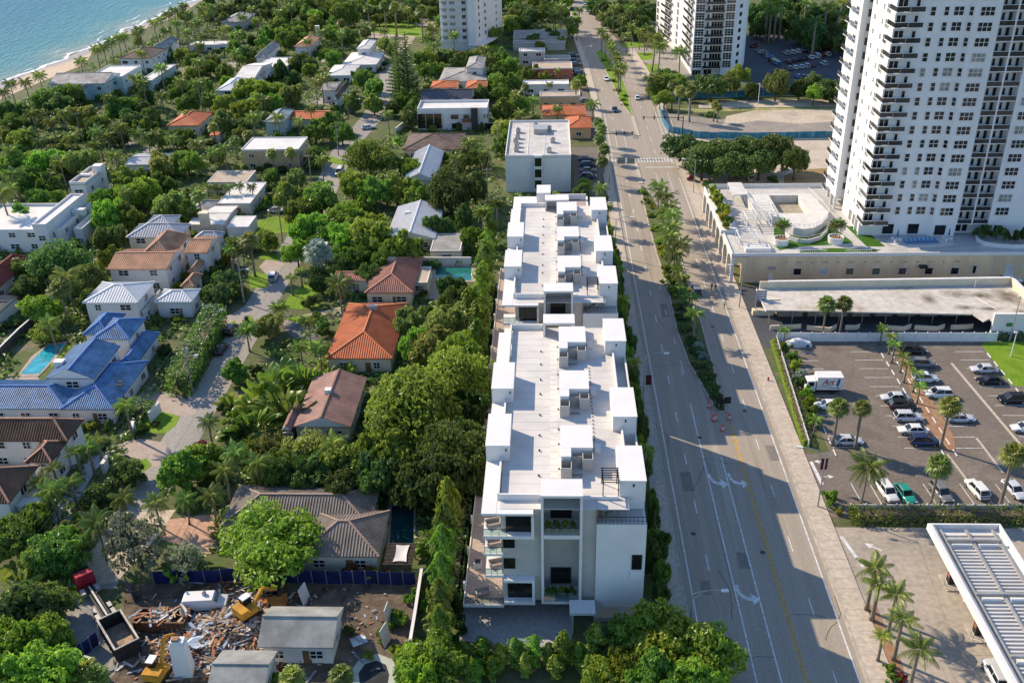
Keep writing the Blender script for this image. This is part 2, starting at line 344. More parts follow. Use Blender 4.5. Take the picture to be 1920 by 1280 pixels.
# medians
def island(name, pts, top, label=None):
    P = [tuple(G(*p)[:2]) for p in pts]; o = flat(name, P, 0.12, top, px=False, thick=0.14); k = MB(); n = len(P)
    for i in range(n): k.bar((*P[i],0.07),(*P[(i+1)%n],0.07),0.3,0.17)
    k.build('kerb', m_curb, o); return o
MEDN = [(1345,772),(1316,722),(1291,680),(1270,622),(1253,545),(1230,470),(1215,415),(1200,349),(1208,349),(1225,370),(1255,430),(1278,490),(1298,560),(1312,595),(1335,680),(1352,742),(1362,772)]
med = island('median', MEDN, m_soil)
MEDF = [(1116.5,100),(1134,130),(1149,158),(1159,181),(1170,200),(1182.5,216),(1186,216),(1182,200),(1179,180),(1168,150),(1140,105),(1127,93)]
med2 = island('median_far', MEDF, m_grass)
island('separator', [(1183,217),(1188,217),(1199.5,255),(1194,255)], m_walk); island('separator', [(1188,302),(1193.5,302),(1205,345),(1199,345)], m_walk)
MEDT = [(1063,2),(1068,2),(1089,42),(1078,40)]
island('median_top', MEDT, m_grass)
# residential street and the strips beside it
st = flat('street', [(-65.2,96),(-65.4,205),(-66.5,250),(-68.5,290),(-66,330),(-66.3,372),(-74,420),(-81,452),(-76,452),(-68,415),(-60.6,372),(-58.2,330),(-61.5,290),(-59.5,250),(-58.6,205),(-58.9,96)], 0.0, m_street, px=False)
for xx in (-62,): mark('street_seam', xx,110,xx,215,0.05,mat('seam_tar',(0.14,0.13,0.12)),st)
def lawn(pts, label=None, m=None, z=0.012, name='lawn'): return flat(name, pts, z, m or m_grass)
# drives and forecourts along the street (pixel outlines on the ground)
flat('driveway', [(355,600),(420,592),(455,585),(480,600),(450,640),(425,635),(395,600)], 0.006, m_tanpave)
flat('driveway', [(478,560),(520,556),(512,590),(470,600),(420,600)], 0.008, m_street)
flat('driveway', [(530,603),(560,592),(600,584),(640,575),(640,590),(600,600),(560,612),(535,618)], 0.006, m_tanpave)
flat('driveway', [(530,612),(560,600),(590,606),(606,625),(590,640),(560,640),(540,625)], 0.01, mat('blacktop',(0.16,0.155,0.15),var=0.2))
flat('driveway', [(253,746),(276,722),(300,730),(345,745),(372,775),(345,780),(305,775),(300,770),(250,775),(235,768)], 0.006, m_tanpave)
flat('driveway', [(200,840),(240,826),(265,822),(310,830),(325,860),(290,875),(262,860),(215,850)], 0.006, m_tanpave)
flat('driveway', [(75,1010),(100,960),(140,890),(165,860),(200,830),(212,850),(180,880),(150,930),(125,1000),(100,1020)], 0.006, mat('pale_pavers',(0.42,0.41,0.42),var=0.2,scale=2.0))
flat('driveway', [(500,515),(520,505),(545,490),(548,475),(500,485),(486,500)], 0.006, m_tanpave)
for pts in ([(505,515),(515,505),(500,540),(470,540),(462,520),(478,510)],[(484,482),(500,470),(528,480),(520,490),(488,485)],[(478,415),(520,405),(556,418),(556,430),(540,436),(478,440),(462,428)],
            [(532,568),(560,536),(592,530),(605,565),(600,578),(560,580),(536,577)],[(532,598),(560,592),(600,590),(612,600),(614,612),(560,606)],[(534,640),(560,632),(600,640),(606,655),(560,660)],
            [(268,792),(300,770),(338,780),(330,797),(310,812),(285,812)],[(252,866),(275,858),(285,872),(268,885)],[(612,290),(640,300),(648,312),(618,305)],[(726,255),(748,265),(755,275),(735,272)],
            [(690,50),(760,40),(800,55),(790,70),(700,62)],[(890,60),(920,66),(940,95),(915,100)],[(428,608),(440,600),(448,612),(430,616)],[(90,255),(150,250),(165,262),(100,270)],
            [(455,600),(470,590),(480,606),(462,612)],[(1162,80),(1205,78),(1208,88),(1168,90)],[(1172,100),(1225,98),(1224,112),(1192,115)],[(1195,123),(1240,120),(1225,135),(1210,143)]):
    lawn(pts)
# right-hand side: motel drive, parking lot, forecourt, vacant lots
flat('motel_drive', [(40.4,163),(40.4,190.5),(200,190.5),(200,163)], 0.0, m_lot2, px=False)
LOT = flat('parking_lot', [(43.2,113.8),(40.5,127.5),(44.5,128.5),(43.6,165),(200,165),(200,113.8)], 0.006, m_lot, px=False)
flat('forecourt', [(40.4,20),(40.4,109.8),(200,109.8),(200,20)], 0.004, m_conc, px=False)
flat('entrance', [(40.2,112),(40.2,128),(44,128),(44,112)], 0.010, m_lot, px=False)
flat('verge', [(40.4,129.5),(41.4,129.5),(43.4,166),(42.4,166)], 0.02, m_grass, px=False)
flat('lawn', [(1840,645),(1860,640),(1990,640),(2060,745),(1895,722)], 0.02, m_grass)
flat('mulch_bed', [(1678,653),(1688,650),(1790,820),(1791,844),(1747,844),(1736,815)], 0.05, m_mulch)
VAC = flat('vacant_ground', [(38.6,238),(38.6,300),(200,296),(200,238)], 0.004, m_sand, px=False)
flat('dirt_road', [(60,262),(60,298),(180,293),(180,256)], 0.012, m_walk, px=False)
flat('scrub', [(1470,330),(1500,318),(1560,315),(1560,342),(1470,346)], 0.018, sheet('dry_scrub',[(0.22,0.15,0.07),(0.30,0.21,0.10)],scale=0.3))
flat('old_lot', [(40,303),(40,330),(55,322),(200,312),(200,301)], 0.006, sheet('worn_lot',[(0.22,0.20,0.175),(0.32,0.28,0.23)],scale=0.15), px=False)
flat('sand_patch', [(1355,236),(1420,226),(1500,232),(1560,228),(1575,205),(1500,202),(1420,206),(1362,218)], 0.012, m_sand)
flat('sand_patch', [(1310,196),(1400,188),(1575,186),(1585,200),(1400,202),(1310,203)], 0.013, m_sand)
lawn([(1262,203),(1320,205),(1420,203),(1575,202),(1580,205),(1420,207),(1320,211),(1262,209)], z=0.02, m=sheet('patchy_grass',[(0.34,0.29,0.16),(0.22,0.25,0.06),(0.40,0.33,0.22)],scale=0.25))
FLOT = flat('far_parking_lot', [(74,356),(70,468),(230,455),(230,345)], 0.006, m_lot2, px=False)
flat('tower_drive', [(1165,90),(1210,90),(1300,86),(1306,140),(1270,150),(1210,118),(1180,110)], 0.008, m_street)
# left flank: the town-house court, side yards
flat('paved_court', [(872,1125),(860,1200),(1000,1215),(1072,1205),(1075,1128)], 0.008, m_paver)
flat('garden_bed', [(1075,1160),(1075,1190),(1215,1190),(1225,1160)], 0.012, m_soil)

for pts in ([(222,262),(252,258),(252,272),(226,276)],[(248,232),(268,205),(284,212),(264,240)],[(583,178),(622,180),(618,198),(585,196)],[(262,285),(300,262),(312,270),(275,290)],[(600,112),(640,106),(650,116),(606,124)],[(425,118),(470,104),(480,112),(436,128)],[(335,128),(372,120),(378,132),(340,140)]): flat('driveway', pts, 0.006, m_street)
flat('turning_circle', [(672,66),(720,58),(775,36),(820,28),(825,40),(790,52),(770,84),(752,100),(738,98),(756,72),(700,72)], 0.008, m_tanpave)

flat('shop_lot', [(6.5,248),(6.5,292),(14.6,292),(14.6,248)], 0.006, m_lot, px=False); flat('shop_lot', [(9.5,300),(8.5,330),(7.0,420),(12.4,420),(14.5,335),(14.6,300)], 0.006, m_lot, px=False)
rp_ = random.Random(12); m_patch = sheet('asphalt_patch', [(0.17,0.155,0.135),(0.22,0.20,0.17)], scale=0.4, fine=3.0); m_crack = mat('crack_sealant', (0.10,0.09,0.08))
for x, y, w, h in ((20.0,118,1.6,5),(25.6,101,1.3,3.2),(34.6,126,1.5,4.2),(22.8,176,1.4,6),(31.8,200,1.6,3),(20.2,226,1.5,5),(33.5,248,1.3,4),(26.0,300,2.0,3),(19.8,96,1.2,2.6)):
    flat('road_patch', [(x+rp_.uniform(-.15,.15),y),(x+w,y+rp_.uniform(-.2,.2)),(x+w+rp_.uniform(-.1,.1),y+h),(x,y+h+rp_.uniform(-.2,.2))], 0.005, m_patch, parent=road, px=False)
for k in range(16):
    x = rp_.uniform(18.5,36); y = rp_.uniform(84,250); b = MB(); a = rp_.choice((0.0,1.57))+rp_.uniform(-.3,.3); p = Vector((x,y))
    for j in range(rp_.randrange(4,11)):
        q = p+Vector((math.cos(a),math.sin(a)))*rp_.uniform(0.6,1.5); a += rp_.uniform(-.35,.35); q.x = min(36.9,max(17.6,q.x)); d = (q-p); d = Vector((-d.y,d.x)).normalized()*0.045 if d.length > 1e-4 else Vector((0.04,0)); b.face((p.x-d.x,p.y-d.y,0.0075),(q.x-d.x,q.y-d.y,0.0075),(q.x+d.x,q.y+d.y,0.0075),(p.x+d.x,p.y+d.y,0.0075)); p = q
    b.build('crack', m_crack, road)
# ================================================================== big buildings
m_white = mat('white_stucco', (0.68,0.665,0.64), rough=0.85, var=0.05, scale=0.35, bump=0.05)
m_whiter = mat('white_roof_membrane', (0.60,0.575,0.54), rough=0.8, var=0.13, scale=0.16, detail=8.0)
m_greyst = mat('grey_stucco', (0.46,0.435,0.395), rough=0.9, var=0.08, scale=0.5)
m_beige = mat('beige_stucco', (0.72,0.54,0.35), rough=0.9, var=0.14, scale=0.3, streak=(1,1,0.25))  # colour warmed to stand in for sunlight bounced off the motel roof
m_cream = mat('cream_stucco', (0.68,0.60,0.44), rough=0.9, var=0.1, scale=0.4)
m_glass = mat('window_glass', (0.018,0.02,0.022), rough=0.06, spec=0.6, var=0.5, scale=0.9)
m_glassd = mat('dark_glass', (0.012,0.013,0.014), rough=0.12, spec=0.5)
m_curt = mat('curtained_glass', (0.30,0.29,0.26), rough=0.25, spec=0.5, var=0.3)
m_rail = mat('smoked_rail_glass', (0.045,0.045,0.048), rough=0.12, spec=0.5, var=0.4, scale=0.4)
m_black = mat('black_metal', (0.02,0.02,0.02), rough=0.5)
m_metal = mat('galvanised_metal', (0.42,0.41,0.39), rough=0.45, metal=0.3, var=0.15)
m_frame = mat('white_frame', (0.68,0.68,0.66), rough=0.6, var=0.05)
m_clear = bpy.data.materials.new('clear_rail_glass'); m_clear.use_nodes = True
_n2 = m_clear.node_tree.nodes; _l2 = m_clear.node_tree.links; _g = _n2.new('ShaderNodeBsdfGlossy'); _g.inputs['Roughness'].default_value = 0.05
_t = _n2.new('ShaderNodeBsdfTransparent'); _t.inputs[0].default_value = (0.75,0.85,0.85,1); _m = _n2.new('ShaderNodeMixShader'); _m.inputs[0].default_value = 0.14
_l2.new(_t.outputs[0], _m.inputs[1]); _l2.new(_g.outputs[0], _m.inputs[2]); _l2.new(_m.outputs[0], _n2['Material Output'].inputs[0])
WM = {}
def winmesh(w, h, nx, ny, fr=0.09, glass=None, fm=None):
    k = (w, h, nx, ny, (glass.name if glass else '')+(fm.name if fm else ''))
    if k not in WM:
        g = MB(); g.box(-w/2,-0.03,-h/2,w/2,0.06,h/2)
        f = MB(); 
        for i in range(nx+1):
            x = -w/2+w*i/nx; f.box(x-fr/2,-0.11,-h/2-fr/2,x+fr/2,0.04,h/2+fr/2)
        for j in range(ny+1):
            z = -h/2+h*j/ny; f.box(-w/2-fr/2,-0.105,z-fr/2,w/2+fr/2,0.035,z+fr/2)
        WM[k] = (g.mesh('window', glass or m_glass), f.mesh('frame', fm or m_frame))
    return WM[k]
def win(parent, x, y, z, w, h, nx=2, ny=2, rz=0.0, glass=None, name='window', fm=None):
    g, f = winmesh(w, h, nx, ny, glass=glass, fm=fm); o = ob(name, g, parent, (x,y,z), rz); ob('frame', f, o); return o
def acunit(parent, x, y, z, s=1.0, name='air_conditioner'):
    if 'ac' not in WM:
        b = MB(); b.box(-0.5,-0.5,0,0.5,0.5,0.95); b.lathe([(0.40,0.95),(0.40,1.02),(0.34,1.02)],14); c = MB(); c.lathe([(0.33,1.005),(0.33,1.03),(0.08,1.05)],12)
        WM['ac'] = (b.mesh('air_conditioner', m_metal), c.mesh('fan_grille', m_black))
    a, f = WM['ac']; o = ob(name, a, parent, (x,y,z), 0, (s,s,s)); ob('fan_grille', f, o); return o
# ---------------------------------------------------------------- the white town-house block (built once, set down twice)
def townhouse():
    r = thing('townhouse_building', '', 'building', (0,91,0))
    def P(name, m, *boxes, parent=r):
        b = MB()
        for q in boxes: b.box(*q)
        return b.build(name, m, parent)
    ZR = 17.5; ZB = 19.9; L = 47.0
    P('wall', m_greyst, (-6.2,0.6,3.0,-1.02,L,ZR-0.1), (3.42,0.6,3.0,5.38,L,ZR-0.1), (-1.0,3.2,3.0,3.4,L,ZR-0.1))
    P('end_block', m_white, (5.4,0,0.6,11.4,L,15.6))
    P('upper_wall', m_white, (5.4,3.0,15.62,9.3,L,17.38))
    P('ground_floor', mat('grey_concrete',(0.30,0.29,0.27)), (-5.5,3.5,0,5.3,L-1,2.98))  # recessed ground floor in one even mid-grey concrete
    P('roof', m_whiter, (-6.2,0.5,ZR-0.08,9.25,L,ZR))
    P('parapet', m_white, (-6.6,2.2,ZR-0.3,-6.35,L-0.5,ZR+0.85), (-6.6,2.2,ZR-0.3,-1.35,2.45,ZR+0.85), (-6.6,L-0.45,ZR-0.3,-1.35,L-0.2,ZR+0.85), (9.27,10.3,15.6,9.5,L-1.8,ZR+0.75), (3.72,2.4,ZR-0.3,8.1,2.65,ZR+0.4))
    P('overhang', m_white, (-8.4,-0.4,ZR-0.35,-6.62,L-1.5,ZR-0.02), (-6.6,-0.4,ZR-0.36,-2.2,2.18,ZR-0.04))
    P('terrace_wall', m_white, (11.15,10.2,15.61,11.38,L-0.2,ZR-0.3))
    for x0, y0, x1, y1 in ((-8.4,10.3,-5.4,17.7),(-8.4,24.3,-5.4,31.6),(8.2,3.0,11.36,10.3),(8.2,17.1,11.36,24.5),(8.2,38.2,11.36,45.6)):
        o = P('rooftop_box', m_white, (x0,y0,ZR-1.9,x1,y1,ZB-0.12)); P('cap', m_white, (x0-0.06,y0-0.06,ZB-0.118,x1+0.06,y1+0.06,ZB), parent=o)
        P('wall_lamp', m_black, (x0+1.6 if x0 > 0 else x1-0.5,y0-0.12,ZB-0.9,x0+1.78 if x0 > 0 else x1-0.35,y0-0.002,ZB-0.5), parent=o)
    # stair bulkheads with louvred equipment wells
    for (yb, flip) in ((8.0,1),(22.3,1),(36.0,1)):
        o = P('bulkhead', m_white, (1.2,yb+1.9,ZR,5.2,yb+6.9,ZB-0.12), (1.2,yb,ZR,2.42,yb+1.88,ZB-0.14)); P('cap', m_white, (1.14,yb+1.86,ZB-0.118,5.26,yb+6.96,ZB), (1.14,yb-0.06,ZB-0.12,2.46,yb+1.84,ZB-0.01), parent=o)
        for x0, y0, x1, y1 in ((1.15,yb-1.9,2.5,yb-0.08),(3.9,yb+0.05,5.22,yb+1.84),(1.5,yb+7.0,2.7,yb+8.0),(4.2,yb+7.0,5.3,yb+8.0)):
            h = 1.9 if y0 < yb+3 else 1.5; t = 0.09
            w = P('equipment_well', m_greyst, (x0,y0,ZR,x1,y0+t,ZR+h), (x0,y1-t,ZR,x1,y1,ZR+h), (x0,y0+t,ZR,x0+t,y1-t,ZR+h), (x1-t,y0+t,ZR,x1,y1-t,ZR+h))
            acunit(r, (x0+x1)/2, (y0+y1)/2, ZR, 0.95)
        P('louvre_screen', m_metal, (2.52,yb+0.9,ZR,3.86,yb+1.0,ZR+1.7))
        for i in range(3): P('pipe', m_metal, (2.6,yb-0.6-0.25*i,ZR+0.02,3.9,yb-0.54-0.25*i,ZR+0.1))
        P('roof_hatch', m_white, (5.6,yb+4.0,ZR,6.4,yb+5.6,ZR+0.5))
    pm = mat('walkway_pad', (0.66,0.63,0.58)); pb = MB(); pb.box(0,0,0,1.0,1.15,0.02); pme = pb.mesh('walkway_pad', pm)
    for i in range(27): ob('walkway_pad', pme, r, (-0.15, 5.2+i*1.42, ZR+0.001))
    sm_ = MB()
    for i in range(22): sm_.box(-6.1,3.5+i*1.98,ZR+0.0005,9.1,3.53+i*1.98,ZR+0.012)
    so = sm_.build('roof_seam', mat('membrane_seam',(0.47,0.44,0.40)), r); so['kind'] = 'stuff'
    vb = MB(); vb.lathe([(0.16,0),(0.16,0.25),(0.28,0.27),(0.05,0.5)], 8); vme = vb.mesh('roof_vent', m_black)
    for y in (7.0,12.5,16.0,21.0,26.5,30.5,35.0,39.0): ob('roof_vent', vme, r, (-1.6,y,ZR), 0, (0.6,0.6,0.6)); ob('roof_vent', vme, r, (0.95,y+1.5,ZR), 0, (0.5,0.5,0.5))
    for i in range(22): ob('roof_vent', vme, r, (5.65,14.0+i*0.95,ZR), 0, (0.4,0.4,0.45))
    # portal frame and its two tall niches
    P('portal_frame', m_white, (-1.3,-0.1,3.0,-0.98,3.2,19.6), (3.38,-0.1,3.0,3.7,3.2,19.6), (-1.3,-0.15,19.62,3.7,3.2,19.95), (-0.96,-0.1,13.4,3.36,3.18,13.95), (-1.3,-0.12,2.95,3.7,3.18,2.99), (-1.3,-0.13,3.0,3.7,-0.102,3.36))
    P('portal_frame', m_white, (-1.3,L-3.0,15.0,-0.98,L+0.1,19.6), (3.38,L-3.0,15.0,3.7,L+0.1,19.6), (-1.3,L-3.0,19.62,3.7,L+0.15,19.95))
    P('niche_wall', m_greyst, (-0.96,3.05,17.3,3.36,3.3,19.6))
    for z in (14.0,3.36):
        win(r, 1.15, 3.12, z+1.45, 2.5, 2.5, 2, 1, glass=m_glassd, fm=m_black)
        P('railing', m_black, (-0.95,-0.06,z+1.02,3.35,0.0,z+1.08)); g = MB(); g.box(-0.95,-0.045,z+0.05,3.35,-0.025,z+1.0); g.build('rail_glass', m_clear, r)
    # framed balconies on the left of the front
    for z0, z1, x0 in ((13.62,17.1,-8.3),(3.04,7.0,-6.0)):
        P('balcony_frame', m_white, (x0,-0.4,z0-0.02,-2.1,3.0,z0+0.45), (-2.45,-0.38,z0+0.46,-2.12,0.55,z1-0.36)); 
        if z0 < 5: P('balcony_frame', m_white, (x0,-0.4,z1-0.35,-2.1,0.58,z1))
        win(r, -4.0, 0.55, z0+1.75, 3.0, 2.6, 3, 1, glass=m_glassd, fm=m_black)
    P('deck', m_tanpave, (-11.05,-0.4,2.72,-6.02,L,3.04)); P('deck_edge', m_white, (-11.2,-0.45,2.7,-11.06,L,3.2), (-11.2,-0.55,2.7,-6.02,-0.42,3.06))
    for z in (6.96,10.4): P('balcony', m_white, (-8.3,0.2,z,-5.98,4.0,z+0.38))
    for z, x0, x1 in ((7.34,-8.25,-6.05),(10.78,-8.25,-6.05),(14.07,-8.25,-5.4),(3.1,-11.0,-6.1)):
        b = MB(); b.box(x0,-0.36 if z > 12 or z < 4 else 0.22,z+0.98,x1,-0.30 if z > 12 or z < 4 else 0.28,z+1.04)
        for i in range(4): x = x0+(x1-x0)*i/3; b.box(x-0.025,-0.35 if z > 12 or z < 4 else 0.23,z,x+0.025,-0.31 if z > 12 or z < 4 else 0.27,z+0.97)
        b.build('railing', m_black, r); g = MB(); g.box(x0,-0.335 if z > 12 or z < 4 else 0.245,z+0.06,x1,-0.325 if z > 12 or z < 4 else 0.255,z+0.95); g.build('rail_glass', m_clear, r)
    for z in (9.0,12.3): win(r, -5.25, 0.56, z, 1.35, 1.5, 1, 1, glass=m_glassd, fm=m_black)
    for i in range(7): P('post', m_white, (-11.35,2+i*6.6,3.2,-11.1,2.5+i*6.6,4.4))
    # the white end block: window with its sill panel, entry canopy, roof-terrace railing and pergola
    win(r, 10.4, -0.02, 9.85, 1.15, 2.2, 1, 1, glass=m_glassd, fm=m_black); P('window_panel', m_white, (9.6,-0.16,6.9,11.2,-0.005,8.5))
    P('canopy', m_white, (2.2,-2.5,3.37,5.38,-0.16,3.75)); P('canopy_post', m_greyst, (2.4,-2.3,0,2.7,-2.0,3.36))
    P('garage_door', m_cream, (6.4,-0.06,0.62,8.6,-0.004,2.6)); P('garage_door', m_cream, (9.2,-0.06,0.62,11.0,-0.004,2.6)); P('base_course', m_greyst, (5.3,-0.05,0,11.5,L,0.58))
    b = MB(); b.box(5.42,0.02,16.7,11.38,0.08,16.76); b.box(5.42,0.02,16.15,11.38,0.06,16.19)
    for i in range(13): x = 5.44+i*0.49; b.box(x-0.02,0.03,15.62,x+0.02,0.07,16.7)
    for i in range(7): y = 0.1+i*0.45; b.box(11.32,y,15.62,11.36,y+0.04,16.7)
    b.box(11.3,0.1,16.7,11.36,2.9,16.76); b.build('railing', m_black, r)
    b = MB()
    for x, y in ((6.2,2.6),(8.05,2.6),(6.2,5.6),(8.05,5.6)): b.box(x-0.06,y-0.06,ZR,x+0.06,y+0.06,ZR+2.2)
    for x in (6.2,8.05): b.box(x-0.07,2.5,ZR+2.2,x+0.07,5.7,ZR+2.34)
    for i in range(7): b.box(6.05,2.6+i*0.48,ZR+2.35,8.2,2.68+i*0.48,ZR+2.45)
    b.build('pergola', m_black, r)
    b = MB(); b.bar((6.0,1.2,15.7),(8.4,2.4,17.0),0.8,0.12)
    for i in range(4): b.bar((6.2+i*0.7,1.0,15.7),(6.2+i*0.7,1.0,17.2),0.05)
    b.bar((6.0,0.9,16.7),(9.8,2.8,17.4),0.06); b.bar((9.0,0.6,15.7),(9.0,2.8,17.4),0.06); b.build('outdoor_stair', m_metal, r)
    P('terrace_floor', mat('terrace_tile',(0.5,0.48,0.45),var=0.1), (5.45,0.1,15.61,11.1,2.98,15.66))
    P('front_wall', mat('copper_trim',(0.55,0.25,0.14)), (5.405,0.1,15.7,5.46,2.9,17.5))
    return r
TH = townhouse(); TH['label'] = 'nearer white modern townhouse block with rooftop boxes, front portal facing the paved court'
TH['group'] = 'twin white townhouse blocks'
TH2 = copy_tree(TH); TH2.location = (0,91+55.8,0); TH2['label'] = 'farther white modern townhouse block with rooftop boxes behind the nearer one'
# far end piece of the row
r = thing('stair_tower', 'low white stair block with terrace at the far end of the townhouse row', 'building', (0,194.2,0))
for nm, mm, q in (('wall',m_white,(-8.2,0,0,8.0,8,16.6)),('tower',m_white,(-3.1,1.4,16.62,-0.1,6.5,19.8)),('parapet',m_white,(-0.05,5.6,16.62,7.6,5.9,17.9)),('bulkhead',m_white,(-1.2,-0.6,16.63,3.7,0.6,19.4)),('roof_deck',m_tanpave,(0,0.7,16.61,7.4,5.5,16.66)),('frame',m_black,(3.8,0.8,18.4,6.2,0.9,18.5))):
    b = MB(); b.box(*q); b.build(nm, mm, r)
# ---------------------------------------------------------------- white tower on the right with balconies
tw = thing('apartment_tower', 'tall white apartment tower with dark glass corner balconies above the pool deck', 'tower', (0,0,0))
m_tow = mat('tower_paint', (0.70,0.69,0.67), rough=0.8, var=0.07, streak=(1,1,0.2), scale=0.15)
b = MB(); b.prism([(69.0,203.0),(83.2,203.0),(84.3,202.1),(89.3,202.1),(89.3,204.0),(96.2,204.0),(96.2,202.1),(104,202.1),(104,203.5),(125,203.5),(125,235),(71.5,235),(71.5,218),(69.0,218)], 6.6, 92); b.build('wall', m_tow, tw)
b = MB(); b.prism([(67.4,219.5),(71.4,219.5),(71.4,232),(68.4,232),(67.4,228)], 9.4, 92); b.build('wall', m_tow, tw)
b = MB(); b.box(92.55,202.1,9.3,92.85,203.98,92); b.box(89.3,202.12,9.3,89.5,203.97,92); b.build('pier', m_tow, tw)
for k, (x, y) in enumerate(((68.75,203.2),(68.8,206.3),(67.6,219.8),(67.6,222.9),(68.3,228.5))):
    b = MB(); b.lathe([(0.35,6.6),(0.35,9.6)], 10, (x,y)); b.build('column', m_tow, tw)
sb = MB(); sb.box(-0.35,-1.6,-0.18,5.3,0.0,0.0); sb.box(-0.35,0.0,-0.18,-0.0,3.2,0.0); slab_me = sb.mesh('balcony', m_tow)
rb = MB(); rb.box(-0.3,-1.55,0.08,5.25,-1.5,0.98); rb.box(-0.3,-1.5,0.08,-0.25,3.1,0.98); rail_me = rb.mesh('balcony_rail', m_rail)
cb = MB(); cb.box(-0.33,-1.58,0.98,5.28,-1.47,1.06); cb.box(-0.33,-1.47,0.98,-0.22,3.1,1.06); cb.box(2.3,-1.57,0.0,2.36,-1.49,0.98); cap_me = cb.mesh('handrail', m_frame)
l1 = MB(); l1.box(0.02,0.06,0.06,3.22,0.10,0.95); lrail_me = l1.mesh('loggia_rail', m_rail)
l2 = MB(); l2.box(0.0,0.0,-0.14,3.26,1.9,0.0); l2.box(0.0,0.03,0.95,3.26,0.13,1.02); lslab_me = l2.mesh('loggia_slab', m_tow)
sr = random.Random(11)
for k in range(20):
    zf = 9.55+3.01*k; zc = zf+2.85
    o = ob('balcony', slab_me, tw, (69.0,203.0,zf)); ra = ob('balcony_rail', rail_me, o); ob('handrail', cap_me, o)
    win(tw, 70.2,202.97,zf+1.15,1.9,2.15,2,1,glass=m_glassd); win(tw, 73.2,202.97,zf+1.35,0.75,1.5,1,1,glass=m_glassd)
    if sr.random() < 0.4:
        c = MB(); c.box(0,0,0,0.5,0.5,0.45); c.box(0,0.42,0.45,0.5,0.5,0.9); c.build('balcony_chair', m_black, tw, (71.3+sr.random()*1.6,202.0,zf+0.002))
    for x, y, w, nx in ((76.35,203,1.0,1),(79.0,203,0.95,1),(81.4,203,1.95,2),(86.7,202.1,2.8,3),(98.6,202.1,2.8,3)):
        gl = m_curt if sr.random() < 0.18 else m_glass
        win(tw, x, y-0.02, zc, w, 1.75, nx, 2, glass=gl)
    win(tw, 83.76,202.53,zc,0.85,1.75,1,2,rz=math.atan2(-0.9,1.1))
    for x in (89.4,92.75):
        ob('loggia_slab', lslab_me, tw, (x,202.08,zf)); ob('loggia_rail', lrail_me, tw, (x,202.08,zf))
        win(tw, x+1.0,203.97,zf+1.5,1.3,1.5,2,1,glass=m_glassd); win(tw, x+2.75,203.97,zf+1.25,0.8,2.2,1,1,glass=m_glassd)
    # sunlit flank and the wing behind it
    win(tw, 68.98,207.0,zc,2.0,1.75,2,2,rz=-math.pi/2,glass=m_curt if k % 3 else m_glass); win(tw, 68.98,210.2,zc-0.1,0.5,1.0,1,2,rz=-math.pi/2); win(tw, 68.98,215.3,zc,0.7,1.0,1,2,rz=-math.pi/2)
    win(tw, 69.6,219.47,zc,1.8,1.7,2,1); win(tw, 67.42,222.5,zc,2.0,1.75,2,2,rz=-math.pi/2)
    s2 = MB(); 
    o = ob('balcony', WM.setdefault('sb2', (lambda q: (q.box(-1.3,0,-0.15,0,3.2,0), q.mesh('balcony', m_tow))[1])(MB())), tw, (67.6,224.5,zf)); ob('balcony_rail', WM.setdefault('sr2', (lambda q: (q.box(-1.28,0.02,0.02,-1.22,3.18,0.95), q.mesh('balcony_rail', m_rail))[1])(MB())), o)
for x in (74.95,80.45,86.0): win(tw, x,202.97 if x < 83 else 202.07,8.1,2.5,2.4,1,1,glass=m_glassd)
for x in (90.7,92.1): win(tw, x,203.97,8.2,1.2,2.3,1,1,glass=m_glassd)
win(tw, 98.5,202.07,8.4,1.8,1.6,1,1,glass=m_glassd)
for y in (208.5,211.5): win(tw, 68.98,y,8.2,1.6,2.6,1,1,rz=-math.pi/2,glass=mat('louvre_door',(0.22,0.2,0.18)))
# ---------------------------------------------------------------- middle tower beyond the vacant lot
tb = thing('apartment_tower', 'white tower with window grids and black balconies beside the shaded parking lot', 'tower', (0,0,0))
b = MB(); b.prism([(55.2,384.5),(59.0,384.5),(59.0,385.6),(66.3,385.6),(66.3,384.5),(70.4,384.5),(75.5,391),(79,404),(79,470),(49.5,472),(51.5,450),(54.0,432)], 0, 80); b.build('wall', m_tow, tb)
gm = winmesh(3.3,2.55,3,3); fm = winmesh(4.3,2.2,4,1,glass=m_glassd)
bb = MB(); bb.box(0,-1.0,-0.2,7.1,1.05,0.0); b3 = bb.mesh('balcony', m_tow); bb = MB(); bb.box(0.02,-0.98,0.03,7.08,-0.92,0.98); b4 = bb.mesh('balcony_rail', m_rail)
sbm = MB(); sbm.box(-1.1,0,-0.2,0,1,0); sb5 = sbm.mesh('balcony', m_tow); sbm = MB(); sbm.box(-1.08,0.01,0.02,-1.0,0.99,1.0); sb6 = sbm.mesh('balcony_rail', m_rail)
def facepoint(t):  # along the sunlit flank
    pts = [(55.2,384.5),(54.0,432),(51.5,450),(49.5,472)]; y = 384.5+t*87.5
    for (x0,y0),(x1,y1) in zip(pts, pts[1:]):
        if y <= y1+1e-6: return x0+(x1-x0)*(y-y0)/(y1-y0), y, math.atan2(-(x1-x0), (y1-y0))
